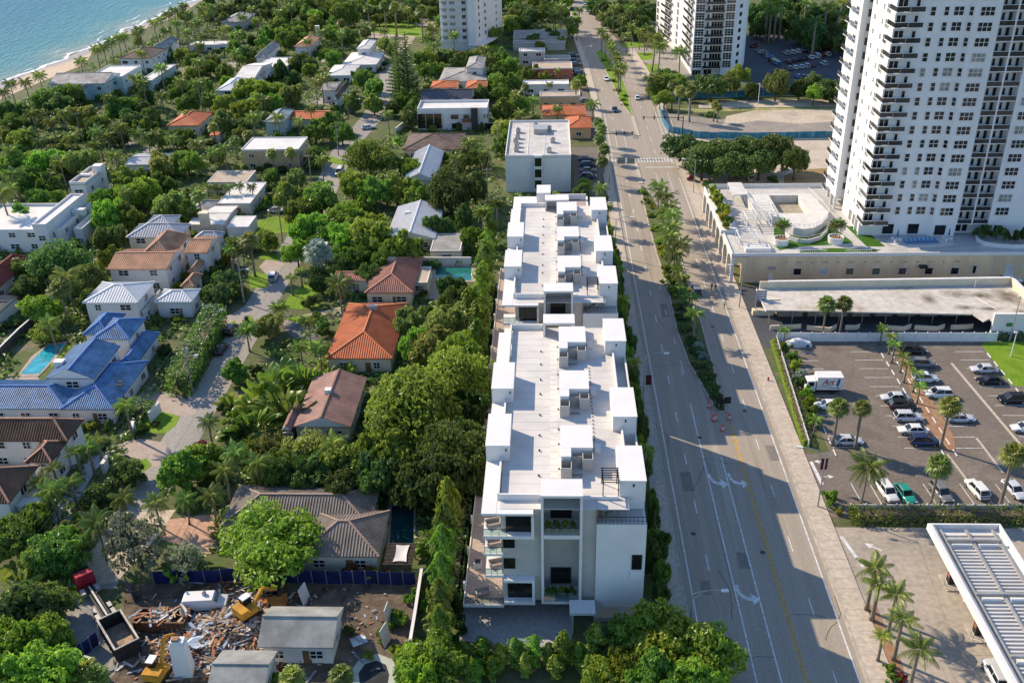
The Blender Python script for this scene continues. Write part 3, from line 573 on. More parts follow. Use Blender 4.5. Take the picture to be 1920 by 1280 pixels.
for k in range(11):
    z = 2.75+3.0*k
    for x in (57.1,68.5): 
        o = ob('window', WM[(3.3,2.55,3,3,'')][0], tb, (x,384.47,z+1.5)); ob('frame', gm[1], o)
    o = ob('balcony', b3, tb, (59.1,384.55,z)); ob('balcony_rail', b4, o); o = ob('window', fm[0], tb, (63.9,385.57,z+1.3)); ob('frame', fm[1], o); win(tb, 60.4,385.57,z+1.3,0.8,1.8,1,1,glass=m_glassd)
    win(tb, 73.0,387.8,z+1.6,2.2,1.6,1,1,rz=math.atan2(6.5,5.1))
    for t, ln in ((0.03,0.34),(0.62,0.28)):
        x, y, a = facepoint(t); o = ob('balcony', sb5, tb, (x,y,z+0.4), a, (1,ln*60,1)); ob('balcony_rail', sb6, o)
        for u in (0.25,0.6):
            x, y, a = facepoint(t+ln*u*0.7); win(tb, x-0.02,y,z+1.8,5.0,1.9,3,1,rz=-math.pi/2+a,glass=m_glassd)
    for t, w in ((0.50,4.5),(0.955,4.0)):
        x, y, a = facepoint(t); win(tb, x-0.02,y,z+1.7,w,2.2,2,2,rz=-math.pi/2+a)
win(tb, 57.1,384.47,1.1,3.3,2.0,3,1,glass=m_glassd); win(tb, 61.5,385.57,1.1,3,2.0,2,1,glass=m_glassd)
# ---------------------------------------------------------------- white tower at the top, left of the avenue
tc_ = thing('apartment_tower', 'pale apartment tower with scalloped balcony screens at the top beside the avenue', 'tower', (0,0,0))
b = MB(); b.prism([(-48.5,436),(-36.3,436),(-36.3,434),(-33.0,434),(-26.8,457),(-22.8,468),(-24,490),(-50,490)], 0, 46); b.build('wall', m_tow, tc_)
b = MB(); b.prism([(-36.4,433.2),(-29.5,433.2),(-23.5,452),(-26.6,458),(-33,436.6),(-36.4,436.6)], 2.6, 3.1); b.build('entrance_canopy', m_tow, tc_)
bb = MB(); bb.box(0,-1.3,-0.2,12.1,0.0,0.0); b7 = bb.mesh('balcony', m_tow)
bb = MB()
for i in range(22): bb.box(i*0.55+0.04,-1.28,0.02,i*0.55+0.34,-1.18,1.0)
bb.box(0,-1.3,0.9,12.1,-1.17,1.02); b8 = bb.mesh('screen', m_tow)
for k in range(9):
    z = 4.3+2.93*k; o = ob('balcony', b7, tc_, (-48.5,436.0,z)); ob('screen', b8, o); win(tc_, -38.0,435.97,z+1.3,1.6,1.9,2,1,glass=m_glassd); win(tc_, -43.0,435.97,z+1.3,2.4,1.7,3,1,glass=m_curt); win(tc_, -46.4,435.97,z+1.3,2.0,1.7,2,1,glass=m_curt)
    a = math.atan2(23,6.2)
    win(tc_, -31.6,439.2-0.1,z+1.9,1.6,1.6,1,1,rz=a,glass=m_glassd); win(tc_, -29.4,447.4,z+1.6,2.4,1.4,2,1,rz=a,glass=m_glassd); win(tc_, -25.2,461.4,z+1.6,1.6,1.4,1,1,rz=math.atan2(11,4),glass=m_curt)
# ================================================================== podium, motel, filling station, car park fittings
def P_(r, name, m, *boxes):
    b = MB()
    for q in boxes: b.box(*q)
    return b.build(name, m, r)
pod = thing('podium_building', 'long beige podium with white arcade under the tower pool deck', 'building', (0,0,0))
PX0, PY0, PX1, PY1, PZ = 38.9, 192.4, 150.0, 235.0, 6.6
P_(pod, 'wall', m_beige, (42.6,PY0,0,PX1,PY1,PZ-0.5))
P_(pod, 'deck', mat('deck_white',(0.52,0.50,0.46),var=0.16,scale=0.25), (PX0,PY0+0.02,PZ-0.48,PX1,PY1,PZ))
P_(pod, 'parapet', m_white, (PX0-0.05,PY0-0.06,PZ-0.6,PX0+0.25,PY1,PZ+0.35), (PX0+0.26,PY0-0.06,PZ-0.45,PX1,PY0+0.18,PZ+0.3))
# arcade: piers and arched spandrels along the avenue
n_ar = 8; step = (PY1-PY0)/n_ar
for i in range(n_ar+1):
    y = PY0+i*step; P_(pod, 'pier', m_white, (PX0,y-0.35 if i else y,0,PX0+0.7,y+0.35,PZ-0.62))
for i in range(n_ar):
    y0 = PY0+i*step+0.35; y1 = PY0+(i+1)*step-0.35; b = MB(); c = (y0+y1)/2; R_ = (y1-y0)/2; zs = 3.6; N = 10
    for x in (PX0+0.05, PX0+0.6):
        for k in range(N):
            a0 = math.pi*k/N; a1 = math.pi*(k+1)/N
            q = [(x,c-R_*math.cos(a0),zs+2.0*math.sin(a0)),(x,c-R_*math.cos(a1),zs+2.0*math.sin(a1)),(x,c-R_*math.cos(a1),PZ-0.62),(x,c-R_*math.cos(a0),PZ-0.62)]
            b.face(*q)
    for k in range(N):
        a0 = math.pi*k/N; a1 = math.pi*(k+1)/N
        b.face((PX0+0.05,c-R_*math.cos(a0),zs+2.0*math.sin(a0)),(PX0+0.6,c-R_*math.cos(a0),zs+2.0*math.sin(a0)),(PX0+0.6,c-R_*math.cos(a1),zs+2.0*math.sin(a1)),(PX0+0.05,c-R_*math.cos(a1),zs+2.0*math.sin(a1)))
    b.build('arch', m_white, pod)
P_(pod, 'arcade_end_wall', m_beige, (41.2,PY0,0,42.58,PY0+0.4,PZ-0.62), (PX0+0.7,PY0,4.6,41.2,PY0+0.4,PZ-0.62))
for i, x in enumerate((53.3,58.9,64.5,70.1,75.7,81.3,86.8)):
    gl = (m_glassd, mat('pale_shutter',(0.5,0.5,0.5)), mat('green_glass',(0.13,0.14,0.10),rough=0.2), mat('green_glass',(0,0,0)), mat('brown_glass',(0.09,0.08,0.07),rough=0.2), m_glassd, m_glassd)[i]
    win(pod, x, PY0-0.03, 2.6, 1.7, 1.6, 1, 1, glass=gl); P_(pod, 'vent', mat('vent_grille',(0.45,0.38,0.30)), (x-0.6,PY0-0.05,4.55,x+0.7,PY0-0.002,5.0)); P_(pod, 'wall_light', m_black, (x-2.8,PY0-0.14,4.7,x-2.55,PY0-0.003,4.85))
for i in range(12): P_(pod, 'pilaster', mat('beige_pilaster',(0.67,0.555,0.41),var=0.1), (50.4+i*5.6,PY0-0.05,0.4,50.62+i*5.6,PY0-0.001,5.5))
win(pod, 90.9,PY0-0.03,2.9,0.8,1.9,1,1,glass=m_glassd); win(pod, 98.3,PY0-0.03,2.6,1.5,2.4,1,1,glass=mat('pale_shutter',(0.5,0.5,0.5))); P_(pod, 'awning', m_black, (79.0,PY0-1.1,3.6,80.6,PY0-0.06,4.1))
P_(pod, 'door', m_frame, (47.2,PY0-0.05,0,48.2,PY0-0.004,2.1)); P_(pod, 'meter_rack', m_metal, (47.0,PY0-0.22,3.2,48.5,PY0-0.01,3.8))
for x0, x1 in ((43.5,49),(53,59),(63,68.5),(73,76)):   # railing runs on the deck edge
    b = MB(); b.box(x0,PY0-0.02,PZ+0.95,x1,PY0+0.08,PZ+1.02)
    for i in range(int((x1-x0)/0.5)+1): b.box(x0+i*0.5,PY0,PZ+0.32,x0+i*0.5+0.06,PY0+0.06,PZ+0.94)
    b.build('railing', m_frame, pod)
# things on the deck
D = PZ
def T(name, label, cat, group=None): return thing(name, label, cat, (0,0,0), 0, group)
pt = T('pool_terrace', 'raised white sun terrace with an empty rectangular pool and curved railing', 'terrace')
ZT = D+1.9
out = [G(1300+x*.21873,320+y*.21873,ZT)[:2] for x, y in ((440,190),(985,178),(1160,352),(1150,400),(1100,455),(1030,490),(950,500),(860,490),(800,460),(760,400),(640,385),(500,300))]
pool = [G(1300+x*.21873,320+y*.21873,ZT)[:2] for x, y in ((640,212),(885,207),(1005,360),(745,365))]
px0 = sum(p[0] for p in (pool[0],pool[3]))/2; px1 = sum(p[0] for p in (pool[1],pool[2]))/2; py0 = pool[3][1]; py1 = pool[0][1]
b = MB(); nO = len(out); m_terr = mat('terrace_white',(0.60,0.58,0.54),var=0.1)
# terrace top as a ring of quads round the pool, plus its outer skirt
ring = [(px0,py1),(px1,py1),(px1,py0),(px0,py0)]
def near(p): return min(ring, key=lambda q: (q[0]-p[0])**2+(q[1]-p[1])**2)
for i in range(nO):
    a, c = out[i], out[(i+1)%nO]; na, nc = near(a), near(c)
    b.face((*a,ZT),(*c,ZT),(*nc,ZT)) if na == nc else b.face((*a,ZT),(*c,ZT),(*nc,ZT),(*na,ZT))
    b.face((*a,D),(*c,D),(*c,ZT),(*a,ZT))
for i in range(4):
    a, c = ring[i], ring[(i+1)%4]; b.face((*a,D-0.45),(*c,D-0.45),(*c,ZT),(*a,ZT))
b.build('platform', m_terr, pt)
P_(pt, 'pool_floor', mat('pool_plaster',(0.36,0.32,0.23),var=0.2), (px0,py0,D-0.44,px1,py1,D+0.02))
b = MB()
for i in range(nO):
    a, c = Vector(out[i]), Vector(out[(i+1)%nO]); b.bar((*a,ZT+1.0),(*c,ZT+1.0),0.1,0.08); b.bar((*a,ZT+0.5),(*c,ZT+0.5),0.04,0.04); L_ = (c-a).length
    for k in range(max(1, int(L_/0.9))):
        q = a+(c-a)*k/max(1, int(L_/0.9)); b.bar((*q,ZT),(*q,ZT+1.0),0.07)
b.build('railing', m_frame, pt)
low = [G(1300+x*.21873,320+y*.21873,D+0.9)[:2] for x, y in ((790,520),(830,560),(900,585),(990,590),(1090,560),(1150,500),(1155,460))]
b = MB()
for a, c in zip(low, low[1:]): b.bar((*a,D+0.45),(*c,D+0.45),0.3,0.9); b.bar((*a,D+1.5),(*c,D+1.5),0.08); 
for a in low: b.bar((*a,D+0.9),(*a,D+1.5),0.08)
b.build('curved_step', m_terr, pt)
turf = flat('turf_garden', [(1440,430),(1455,418),(1500,415),(1600,432),(1610,440),(1590,455),(1520,456),(1470,468),(1455,462)], 0, m_turf); turf.location.z = D+0.03
def deckpoly(name, pts, z, m):
    b = MB(); q = [G(x, y, z) for x, y in pts]; a = sum(q[i].x*q[(i+1)%len(q)].y-q[(i+1)%len(q)].x*q[i].y for i in range(len(q)))
    b.face(*(q if a > 0 else q[::-1])); o = b.build(name, m); o['kind'] = 'structure'; return o
bpy.data.objects.remove(turf)
deckpoly('turf_garden', [(1451,428),(1490,414),(1560,424),(1600,455),(1560,459),(1500,462),(1462,469),(1452,460)], D+0.03, m_turf)
deckpoly('turf_garden', [(1587,425),(1612,423),(1660,462),(1625,462)], D+0.032, m_turf); deckpoly('turf_garden', [(1500,470),(1560,465),(1652,468),(1640,472),(1500,474)], D+0.034, m_turf)
deckpoly('pool_deck', [(1652,440),(1840,436),(1862,457),(1790,463),(1665,461)], D+0.03, mat('deck_pavers',(0.42,0.42,0.42),var=0.1)); deckpoly('sun_deck', [(1660,455),(1670,446),(1780,444),(1792,460),(1750,464),(1690,464)], D+0.06, mat('sun_deck_pavers',(0.60,0.58,0.55),var=0.1))
for px_, py_, lb in ((1464,462,'white round planter with palms at the terrace curve, left of its pair'),(1566,459,'white round planter with palms beside the tower, right of its pair')):
    q = G(px_, py_-4, D); pl = thing('planter', lb, 'planter', q, 0, 'round deck planters'); b = MB(); b.lathe([(1.55,0),(1.75,1.5),(1.5,1.52),(1.45,1.2)], 20); b.build('pot', m_white, pl); b = MB(); b.lathe([(1.46,1.1),(1.46,1.22)], 16); b.build('soil', m_mulch, pl)
lb = MB(); lb.box(-0.32,-0.95,0.28,0.32,0.4,0.36); lb.add([(-0.32,0.4,0.3),(0.32,0.4,0.3),(0.32,1.0,0.8),(-0.32,1.0,0.8),(-0.32,0.4,0.38),(0.32,0.4,0.38),(0.32,0.96,0.86),(-0.32,0.96,0.86)],[(3,2,1,0),(4,5,6,7),(0,1,5,4),(1,2,6,5),(2,3,7,6),(3,0,4,7)]); lme = lb.mesh('sling', mat('blue_sling',(0.07,0.20,0.42)))
l2_ = MB()
for x in (-0.28,0.28):
    for y in (-0.85,0.3): l2_.box(x-0.03,y-0.03,0,x+0.03,y+0.03,0.28)
l2m = l2_.mesh('frame', m_frame)
names = ['leftmost','second from the left','third from the left','fourth from the left','fifth from the left','sixth from the left','seventh from the left','rightmost']
for i in range(8):
    q = G(1698+i*8.0, 456.5-i*0.3, D); t = thing('sun_lounger', 'blue sun lounger on the pool deck, %s of eight' % names[i], 'sun lounger', q+Vector((0,0,0.07)), 0.25, 'blue loungers'); ob('sling', lme, t); ob('frame', l2m, t)
for px_, py_, w_ in ((1681,452,'left'),(1777,450,'right')):
    q = G(px_, py_, D); t = thing('parasol', 'closed blue parasol standing at the %s end of the blue loungers' % w_, 'parasol', q+Vector((0,0,0.06)), 0, 'closed parasols'); b = MB(); b.tube([(0,0,0),(0,0,2.9)],0.04,6); b.build('pole', m_frame, t); b = MB(); b.lathe([(0.22,1.1),(0.2,1.5),(0.12,2.3),(0.02,2.85)],8); b.build('canopy', mat('blue_canvas',(0.04,0.08,0.22)), t)
    t = thing('patio_table', 'small white table with chairs under the %s closed parasol' % w_, 'table', G(px_-2, py_+3, D)+Vector((0,0,0.06)), 0, 'deck tables'); b = MB(); b.lathe([(0.55,0.68),(0.55,0.72)],14); b.build('top', m_frame, t); b = MB(); b.tube([(0,0,0),(0,0,0.68)],0.05,6); b.build('leg', m_frame, t)
    for a in range(3): b = MB(); x, y = math.cos(a*2.1)*0.95, math.sin(a*2.1)*0.95; b.box(x-0.22,y-0.22,0.4,x+0.22,y+0.22,0.46); b.box(x-0.22,y+0.16,0.46,x+0.22,y+0.22,0.85); b.box(x-0.2,y-0.2,0,x-0.15,y-0.15,0.4); b.box(x+0.15,y-0.2,0,x+0.2,y-0.15,0.4); b.build('seat', m_frame, t)
# long hedge planter and white steel trellis on the avenue side of the deck
t = thing('deck_planter', 'long white planter box filled with green and yellow shrubs above the arcade', 'planter', (0,0,0))
q0 = G(1362,432,D+0.8); q1 = G(1345,362,D+0.8); P_(t, 'box', m_white, (q0.x-1.2,q0.y,D,q0.x+2.6,q1.y,D+0.8)); DECKPL = (q0.x-0.9,q0.y+0.4,q0.x+2.3,q1.y-0.4,D+0.8)
def trellis(label, px_, py_, sx, sy, h):
    q = G(px_, py_, D); t = thing('trellis', label, 'trellis', q, 0, 'white steel frames on the deck'); b = MB()
    for x in (0,sx):
        for y in (0,sy/2,sy): b.bar((x,y,0),(x,y,h),0.14)
    t1 = b.build('posts', m_frame, t); t1['kind'] = 'stuff'; b = MB()
    for x in (0,sx): b.bar((x,0,h),(x,sy,h),0.16)
    for i in range(5): b.bar((0,sy*i/4,h+0.1),(sx,sy*i/4,h+0.1),0.12)
    b.bar((0,0,0.9),(0,sy,0.9),0.1); b.bar((sx,0,0.9),(sx,sy,0.9),0.1); b.bar((0,0,0.9),(sx,0,0.9),0.1); o = b.build('beams', m_frame, t); o['kind'] = 'stuff'
trellis('white steel trellis frame nearest the podium corner', 1386,466, 4.0,5.0,2.4); trellis('white steel trellis frame beside the hedge planter', 1400,432, 5.5,5.5,2.6); trellis('white steel frame over the steps next to the empty pool', 1418,420, 4.5,8.0,2.2)
t = thing('cabana_roof', 'flat white cabana roof at the far corner of the deck', 'cabana', (0,0,0)); q = [G(x, y, D+2.6) for x, y in ((1364,342),(1390,342),(1402,364),(1374,366))]; b = MB(); b.prism([p[:2] for p in q], D+2.4, D+2.6); b.build('roof', m_whiter, t)
for i, p in enumerate(q): b = MB(); c = sum((v for v in q), Vector())/4; w = p.lerp(c, 0.1); b.bar((w.x,w.y,D),(w.x,w.y,D+2.4),0.18); b.build('post', m_frame, t)
P_(pod, 'kiosk', m_white, (42.0,193.6,D,47.5,196.2,D+0.9)); P_(pod, 'back_railing', m_frame, (40,PY1-0.2,D,70,PY1-0.1,D+1.1))
cw = T('planter_wall', 'curved white planter wall with dark shrubs at the tower foot', 'planter'); b = MB(); pts = [G(x, y, D+0.9) for x, y in ((1831,437),(1833,446),(1845,453),(1870,457),(1900,459),(1940,458))]
for a, c in zip(pts, pts[1:]): b.bar((a.x,a.y,D+0.45),(c.x,c.y,D+0.45),0.3,0.9)
b.build('wall', m_white, cw); CWPTS = pts
# ---------------------------------------------------------------- motel
mo = T('motel', 'single storey motel with stained flat roof and cream parapet beside the white fence', 'building')
m_stain = sheet('stained_roof', [(0.53,0.50,0.45),(0.50,0.465,0.415),(0.44,0.40,0.34),(0.16,0.13,0.10)], scale=0.11, fine=0.8)
def mroof():
    m = MATS['stained_roof']; n = m.node_tree.nodes; l = m.node_tree.links
    ramp = [x for x in n if x.type == 'VALTORGB'][0]; e = ramp.color_ramp.elements
    for i, p in enumerate((0.35,0.52,0.60,0.72)): e[i].position = p
mroof()
def blobs(m, cs, col):
    """weathering stains of the roof itself: soft dark patches broken up by noise"""
    n = m.node_tree.nodes; l = m.node_tree.links; b = n['Principled BSDF']; src = b.inputs['Base Color'].links[0].from_socket; geo = n.new('ShaderNodeNewGeometry'); acc = None
    for x, y, rx, ry, k in cs:
        mp = n.new('ShaderNodeMapping'); mp.vector_type = 'TEXTURE'; mp.inputs['Location'].default_value = (x,y,3.4); mp.inputs['Scale'].default_value = (rx,ry,50); l.new(geo.outputs['Position'], mp.inputs[0])
        ln = n.new('ShaderNodeVectorMath'); ln.operation = 'LENGTH'; l.new(mp.outputs[0], ln.inputs[0]); mr = n.new('ShaderNodeMapRange'); mr.inputs[1].default_value = 0.2; mr.inputs[2].default_value = 1.25; mr.inputs[3].default_value = k; mr.inputs[4].default_value = 0.0; l.new(ln.outputs['Value'], mr.inputs[0])
        if acc is None: acc = mr.outputs[0]
        else: mx = n.new('ShaderNodeMath'); mx.operation = 'MAXIMUM'; l.new(acc, mx.inputs[0]); l.new(mr.outputs[0], mx.inputs[1]); acc = mx.outputs[0]
    nz = n.new('ShaderNodeTexNoise'); nz.inputs['Scale'].default_value = 0.9; nz.inputs['Detail'].default_value = 7; l.new(geo.outputs['Position'], nz.inputs['Vector']); r2 = n.new('ShaderNodeMapRange'); r2.inputs[1].default_value = 0.28; r2.inputs[2].default_value = 0.46; l.new(nz.outputs[0], r2.inputs[0])
    mu = n.new('ShaderNodeMath'); mu.operation = 'MULTIPLY'; mu.use_clamp = True; l.new(acc, mu.inputs[0]); l.new(r2.outputs[0], mu.inputs[1]); mi = n.new('ShaderNodeMix'); mi.data_type = 'RGBA'; mi.inputs[7].default_value = col+(1,); l.new(mu.outputs[0], mi.inputs[0]); l.new(src, mi.inputs[6]); l.new(mi.outputs[2], b.inputs['Base Color'])
_bl = []
for x, y, rx, ry, k in ((590,470,1.6,2.6,0.9),(900,415,3.4,2.2,0.7),(1160,430,2.4,1.6,1.0),(985,560,2.0,1.2,0.95),(1250,575,2.6,1.0,0.95),(1440,420,2.6,2.6,0.85),(1610,610,1.5,1.6,0.8)):
    q = G(1640+x*.1719, 480+y*.1719, 3.4); _bl.append((q.x,q.y,rx,ry,k))
blobs(MATS['stained_roof'], _bl, (0.12,0.10,0.075))
b = MB(); b.prism([(42.5,172.3),(82.1,170.2),(83.0,167.2),(84.6,168.3),(84.6,167.4),(95,167.4),(95,183.4),(43,182.2)], 3.15, 3.4); b.build('roof', m_stain, mo)
P_(mo, 'wall', mat('motel_wall',(0.42,0.36,0.27),var=0.2), (46,176,0,84.5,182.0,3.14)); P_(mo, 'end_wall', m_white, (84.7,166.9,0,95.1,167.38,5.0))
b = MB(); b.prism([(43.2,182.25),(45,182.2),(94.6,183.5),(94.6,184.0),(45,182.6),(43.2,182.6)], 3.0, 4.9); b.build('parapet', m_cream, mo); P_(mo, 'parapet', m_cream, (94.6,167.4,3.0,95.1,184.0,4.9)); b = MB(); b.prism([(45,182.1),(94.5,183.4),(94.6,184.1),(45,182.7)], 4.91, 5.02); b.build('coping', m_white, mo); P_(mo, 'coping', m_white, (94.5,167.2,4.91,95.25,183.3,5.0), (84.6,166.8,5.01,95.2,167.5,5.1))
P_(mo, 'fascia', m_white, (42.45,171.9,3.12,42.6,182,3.5))
for i in range(9): P_(mo, 'post', m_metal, (43.4+i*4.6,172.6,0,43.52+i*4.6,172.72,3.14))
for i in range(8): win(mo, 49+i*4.5,175.96,1.6,2.2,1.5,2,1,glass=m_glassd); P_(mo, 'door', mat('brown_door',(0.10,0.07,0.05)), (51.0+i*4.5,175.9,0,51.95+i*4.5,175.99,2.1))
for i, (x0, x1, d) in enumerate(((43.3,49.5,0.3),(50.5,56.5,-1.0),(58,61,0),(65,71,-0.6),(71.5,77.5,-0.6),(78.5,83,0.2))):
    w = MB(); y = 170.2; mid = x0+(x1-x0)*0.7; w.prism([(x0,y),(mid,y+d),(x1,y+0.6),(x1,y+0.9),(mid,y+d+0.3),(x0,y+0.3)], 0, 0.95); w.build('patio_wall', m_cream, mo)
P_(mo, 'exit_plate', mat('green_plate',(0.05,0.22,0.08)), (87.3,166.84,2.4,88.6,166.89,3.2)); b = MB(); b.tube([(85.5,178,3.4),(87.5,172,3.45),(91,169.2,3.5),(94,169,3.6)],0.06,6); b.build('roof_pipe', m_frame, mo); b = MB(); b.tube([(86.9,182,3.4),(86.9,182,5.8),(87.6,182,5.2)],0.06,6); b.build('antenna', m_frame, mo)
sg = T('motel_sign', 'roadside motel sign with grey panels on a cream base by the sidewalk', 'sign'); 
P_(sg, 'base', m_cream, (41.0,176.4,0,45.2,177.6,1.2)); P_(sg, 'wall', m_cream, (44.2,176.6,1.2,46.0,177.4,3.6)); P_(sg, 'post', m_metal, (41.5,176.9,1.2,41.65,177.1,5.0)); P_(sg, 'post', m_metal, (43.2,176.9,1.2,43.35,177.1,5.0))
for i in range(4): P_(sg, 'panel', mat('sign_panel',(0.30,0.31,0.38),var=0.1), (41.4,176.75,3.4+i*0.55,43.5,176.86,3.86+i*0.55))
P_(sg, 'panel', mat('sign_panel_dark',(0.12,0.14,0.16)), (41.6,176.75,1.9,43.2,176.86,3.2))
# ---------------------------------------------------------------- white panel fences of the car park
def fence(label, a, b_, n, h, solid=True, gap=0.0, name='panel_fence'):
    a = Vector(a); b_ = Vector(b_); f = thing(name, label, 'fence', (a.x,a.y,0), math.atan2(b_.y-a.y, b_.x-a.x)); L = (b_-a).length; s = L/n
    pb = MB(); pb.box(-0.09,-0.09,0,0.09,0.09,h+0.18); pb.add([(-0.11,-0.11,h+0.18),(0.11,-0.11,h+0.18),(0.11,0.11,h+0.18),(-0.11,0.11,h+0.18),(0,0,h+0.3)],[(0,1,4),(1,2,4),(2,3,4),(3,0,4)]); pm = pb.mesh('post', m_frame)
    qb = MB(); 
    if solid: qb.box(0.1,-0.03,0.08,s-0.1,0.03,h); qb.box(0.1,-0.05,h*0.45,s-0.1,0.05,h*0.5); qb.box(0.1,-0.05,h-0.06,s-0.1,0.05,h+0.04)
    else:
        for z in (0.15,h-0.12): qb.box(0.1,-0.035,z,s-0.1,0.035,z+0.1)
        for k in range(int(s/0.16)): qb.box(0.12+k*0.16,-0.02,0.26,0.18+k*0.16,0.02,h-0.13)
    qm = qb.mesh('panel', m_frame)
    for i in range(n+1): ob('post', pm, f, (i*s,0,0))
    for i in range(n): ob('panel', qm, f, (i*s,0,0))
    return f
fence('tall white panel fence between the motel drive and the parking lot', (43.7,165.4), (85.2,165.2), 19, 1.9)
fence('low white panel fence along the near edge of the parking lot', (43.6,113.4), (92,113.6), 22, 1.25)
fence('white picket fence beside the sidewalk and the parking lot palms', (41.4,129.8), (43.5,165.2), 15, 1.3, solid=False, name='picket_fence')
# parking bays
for k in range(11): mark('bay_line', 45.3,161.1-k*3.13,50.0,161.1-k*3.13,0.12,parent=LOT) if k not in (8,) else None
for k in range(11): mark('bay_line', 56.6,161.3-k*3.17,61.8,161.3-k*3.17,0.12,parent=LOT); mark('bay_line', 64.5,161.3-k*3.17,69.0,161.3-k*3.17,0.12,parent=LOT)
for k in range(12): mark('bay_line', 76.0,161.3-k*3.15,81.3,161.3-k*3.15,0.12,parent=LOT)
for x in (45.7,48.5,51.4,54.0,56.5,59.3,62.0,64.7,67.3,70.1,72.8,75.5): mark('bay_line', x-0.1,120.2,x+0.2,115.4,0.12,parent=LOT)
cs = MB(); cs.box(-0.9,-0.08,0,0.9,0.08,0.14); csm = cs.mesh('wheel_stop', m_frame)
for k in range(11):
    for x in (45.2,62.2,64.1,81.8):
        ob('wheel_stop', csm, LOT, (x,159.7-k*3.15,0.002), math.pi/2)
mark('lot_strip', 73.9,157,75.4,129,0.5,m_walk,LOT); mark('lot_strip', 62.8,128,63.4,120.5,0.4,m_walk,LOT); mark('lot_strip', 69.1,132.5,69.5,123,0.4,m_walk,LOT)
mark('lot_strip', 40.9,125.8,41.2,119.9,0.55,m_paintw,LOT).location.z = 0.012
def sarrow(px_, py_, s, rz, parent, z):
    q = G(px_, py_); bb = MB(); bb.face((-0.1,-0.9,0),(0.1,-0.9,0),(0.1,0.2,0),(-0.1,0.2,0)); bb.face((-0.5,0.2,0),(0.5,0.2,0),(0,1.0,0)); o = bb.build('painted_arrow', m_paintw, parent, (q.x,q.y,z), rz); o.scale = (s,s,1)
sarrow(1538,865,1.0,math.pi/2,LOT,0.014); sarrow(1551,893,1.0,-math.pi/2,LOT,0.014); FC = bpy.data.objects['forecourt']; sarrow(1638,1025,1.3,0.9,FC,0.006); sarrow(1660,1092,1.3,-1.2,FC,0.006)
mark('entry_line', 40.9,107.8,42.2,101.5,0.5,m_paintw,FC)
for x in (46.5,49.6,53,63): mark('slab_joint', x,50,x,109,0.04,jm,FC)
for y in (104,98,92,86): mark('slab_joint', 41,y,100,y,0.04,jm,FC)
# ---------------------------------------------------------------- filling-station canopy
gc = T('station_canopy', 'white filling station canopy with open ribbed roof deck at the corner', 'canopy')
X0, X1, Y0, Y1, Z0 = 50.6, 60.2, 58.0, 104.0, 4.6
P_(gc, 'fascia', m_white, (X0,Y0,Z0,X0+0.55,Y1,Z0+0.95), (X1-0.25,Y0,Z0,X1,Y1,Z0+0.95), (X0+0.56,Y1-0.25,Z0,X1-0.26,Y1,Z0+0.95))
P_(gc, 'trim', m_metal, (X0+0.6,Y0,Z0+0.3,X0+0.8,Y1-0.3,Z0+0.9)); P_(gc, 'roof_deck', mat('deck_pan',(0.70,0.68,0.62),var=0.1), (X0+0.56,Y0,Z0+0.02,X1-0.26,Y1-0.26,Z0+0.1))
rbm = MB(); rbm.box(X0+1.5,-0.12,Z0+0.11,X1-1.2,0.12,Z0+0.3); rme = rbm.mesh('deck_rib', m_whiter)
i = 0
for k in range(55):
    y = Y1-1.6-k*0.62
    if y > Y0+1 and not any(abs(y-yy) < 0.5 for yy in (100.6,90.6,80.6,70.6)): ob('deck_rib', rme, gc, (0,y,0))
P_(gc, 'beam', m_metal, (X0+1.4,Y0,Z0+0.31,X0+1.6,Y1-0.8,Z0+0.62), (55.3,Y0,Z0+0.31,55.6,Y1-0.8,Z0+0.62), (X1-1.4,Y0,Z0+0.31,X1-1.2,Y1-0.8,Z0+0.62))
for y in (100.6,90.6,80.6,70.6): P_(gc, 'beam', m_metal, (X0+1.4,y,Z0+0.63,X1-1.1,y+0.35,Z0+0.95)); P_(gc, 'gusset', m_frame, (X0+1.9,y-0.6,Z0+0.3,54.9,y-0.45,Z0+0.7), (56,y-0.6,Z0+0.3,X1-1.7,y-0.45,Z0+0.7))
for x in (53.2,57.5):
    for y in (95,82,69): P_(gc, 'column', m_white, (x,y,0,x+0.4,y+0.4,Z0))
for k, y in enumerate((98.5,89.5)):
    t = thing('fuel_pump', 'dark fuel pump with hoop guard under the canopy edge, %s one' % ('farther','nearer')[k], 'fuel pump', (52.6,y,0), 0, 'fuel pumps'); P_(t, 'island', m_curb, (-0.9,-1.6,0,2.0,1.6,0.16)); P_(t, 'cabinet', m_black, (-0.35,-0.45,0.16,0.35,0.45,2.0)); P_(t, 'panel', mat('pump_panel',(0.3,0.1,0.07)), (-0.37,-0.3,1.1,-0.351,0.3,1.7))
    b = MB(); b.tube([(-0.9,-1.2,0.16),(-0.9,-1.2,1.1),(-0.9,-0.5,1.1),(-0.9,-0.5,0.16)],0.05,6); b.build('guard_hoop', m_metal, t)
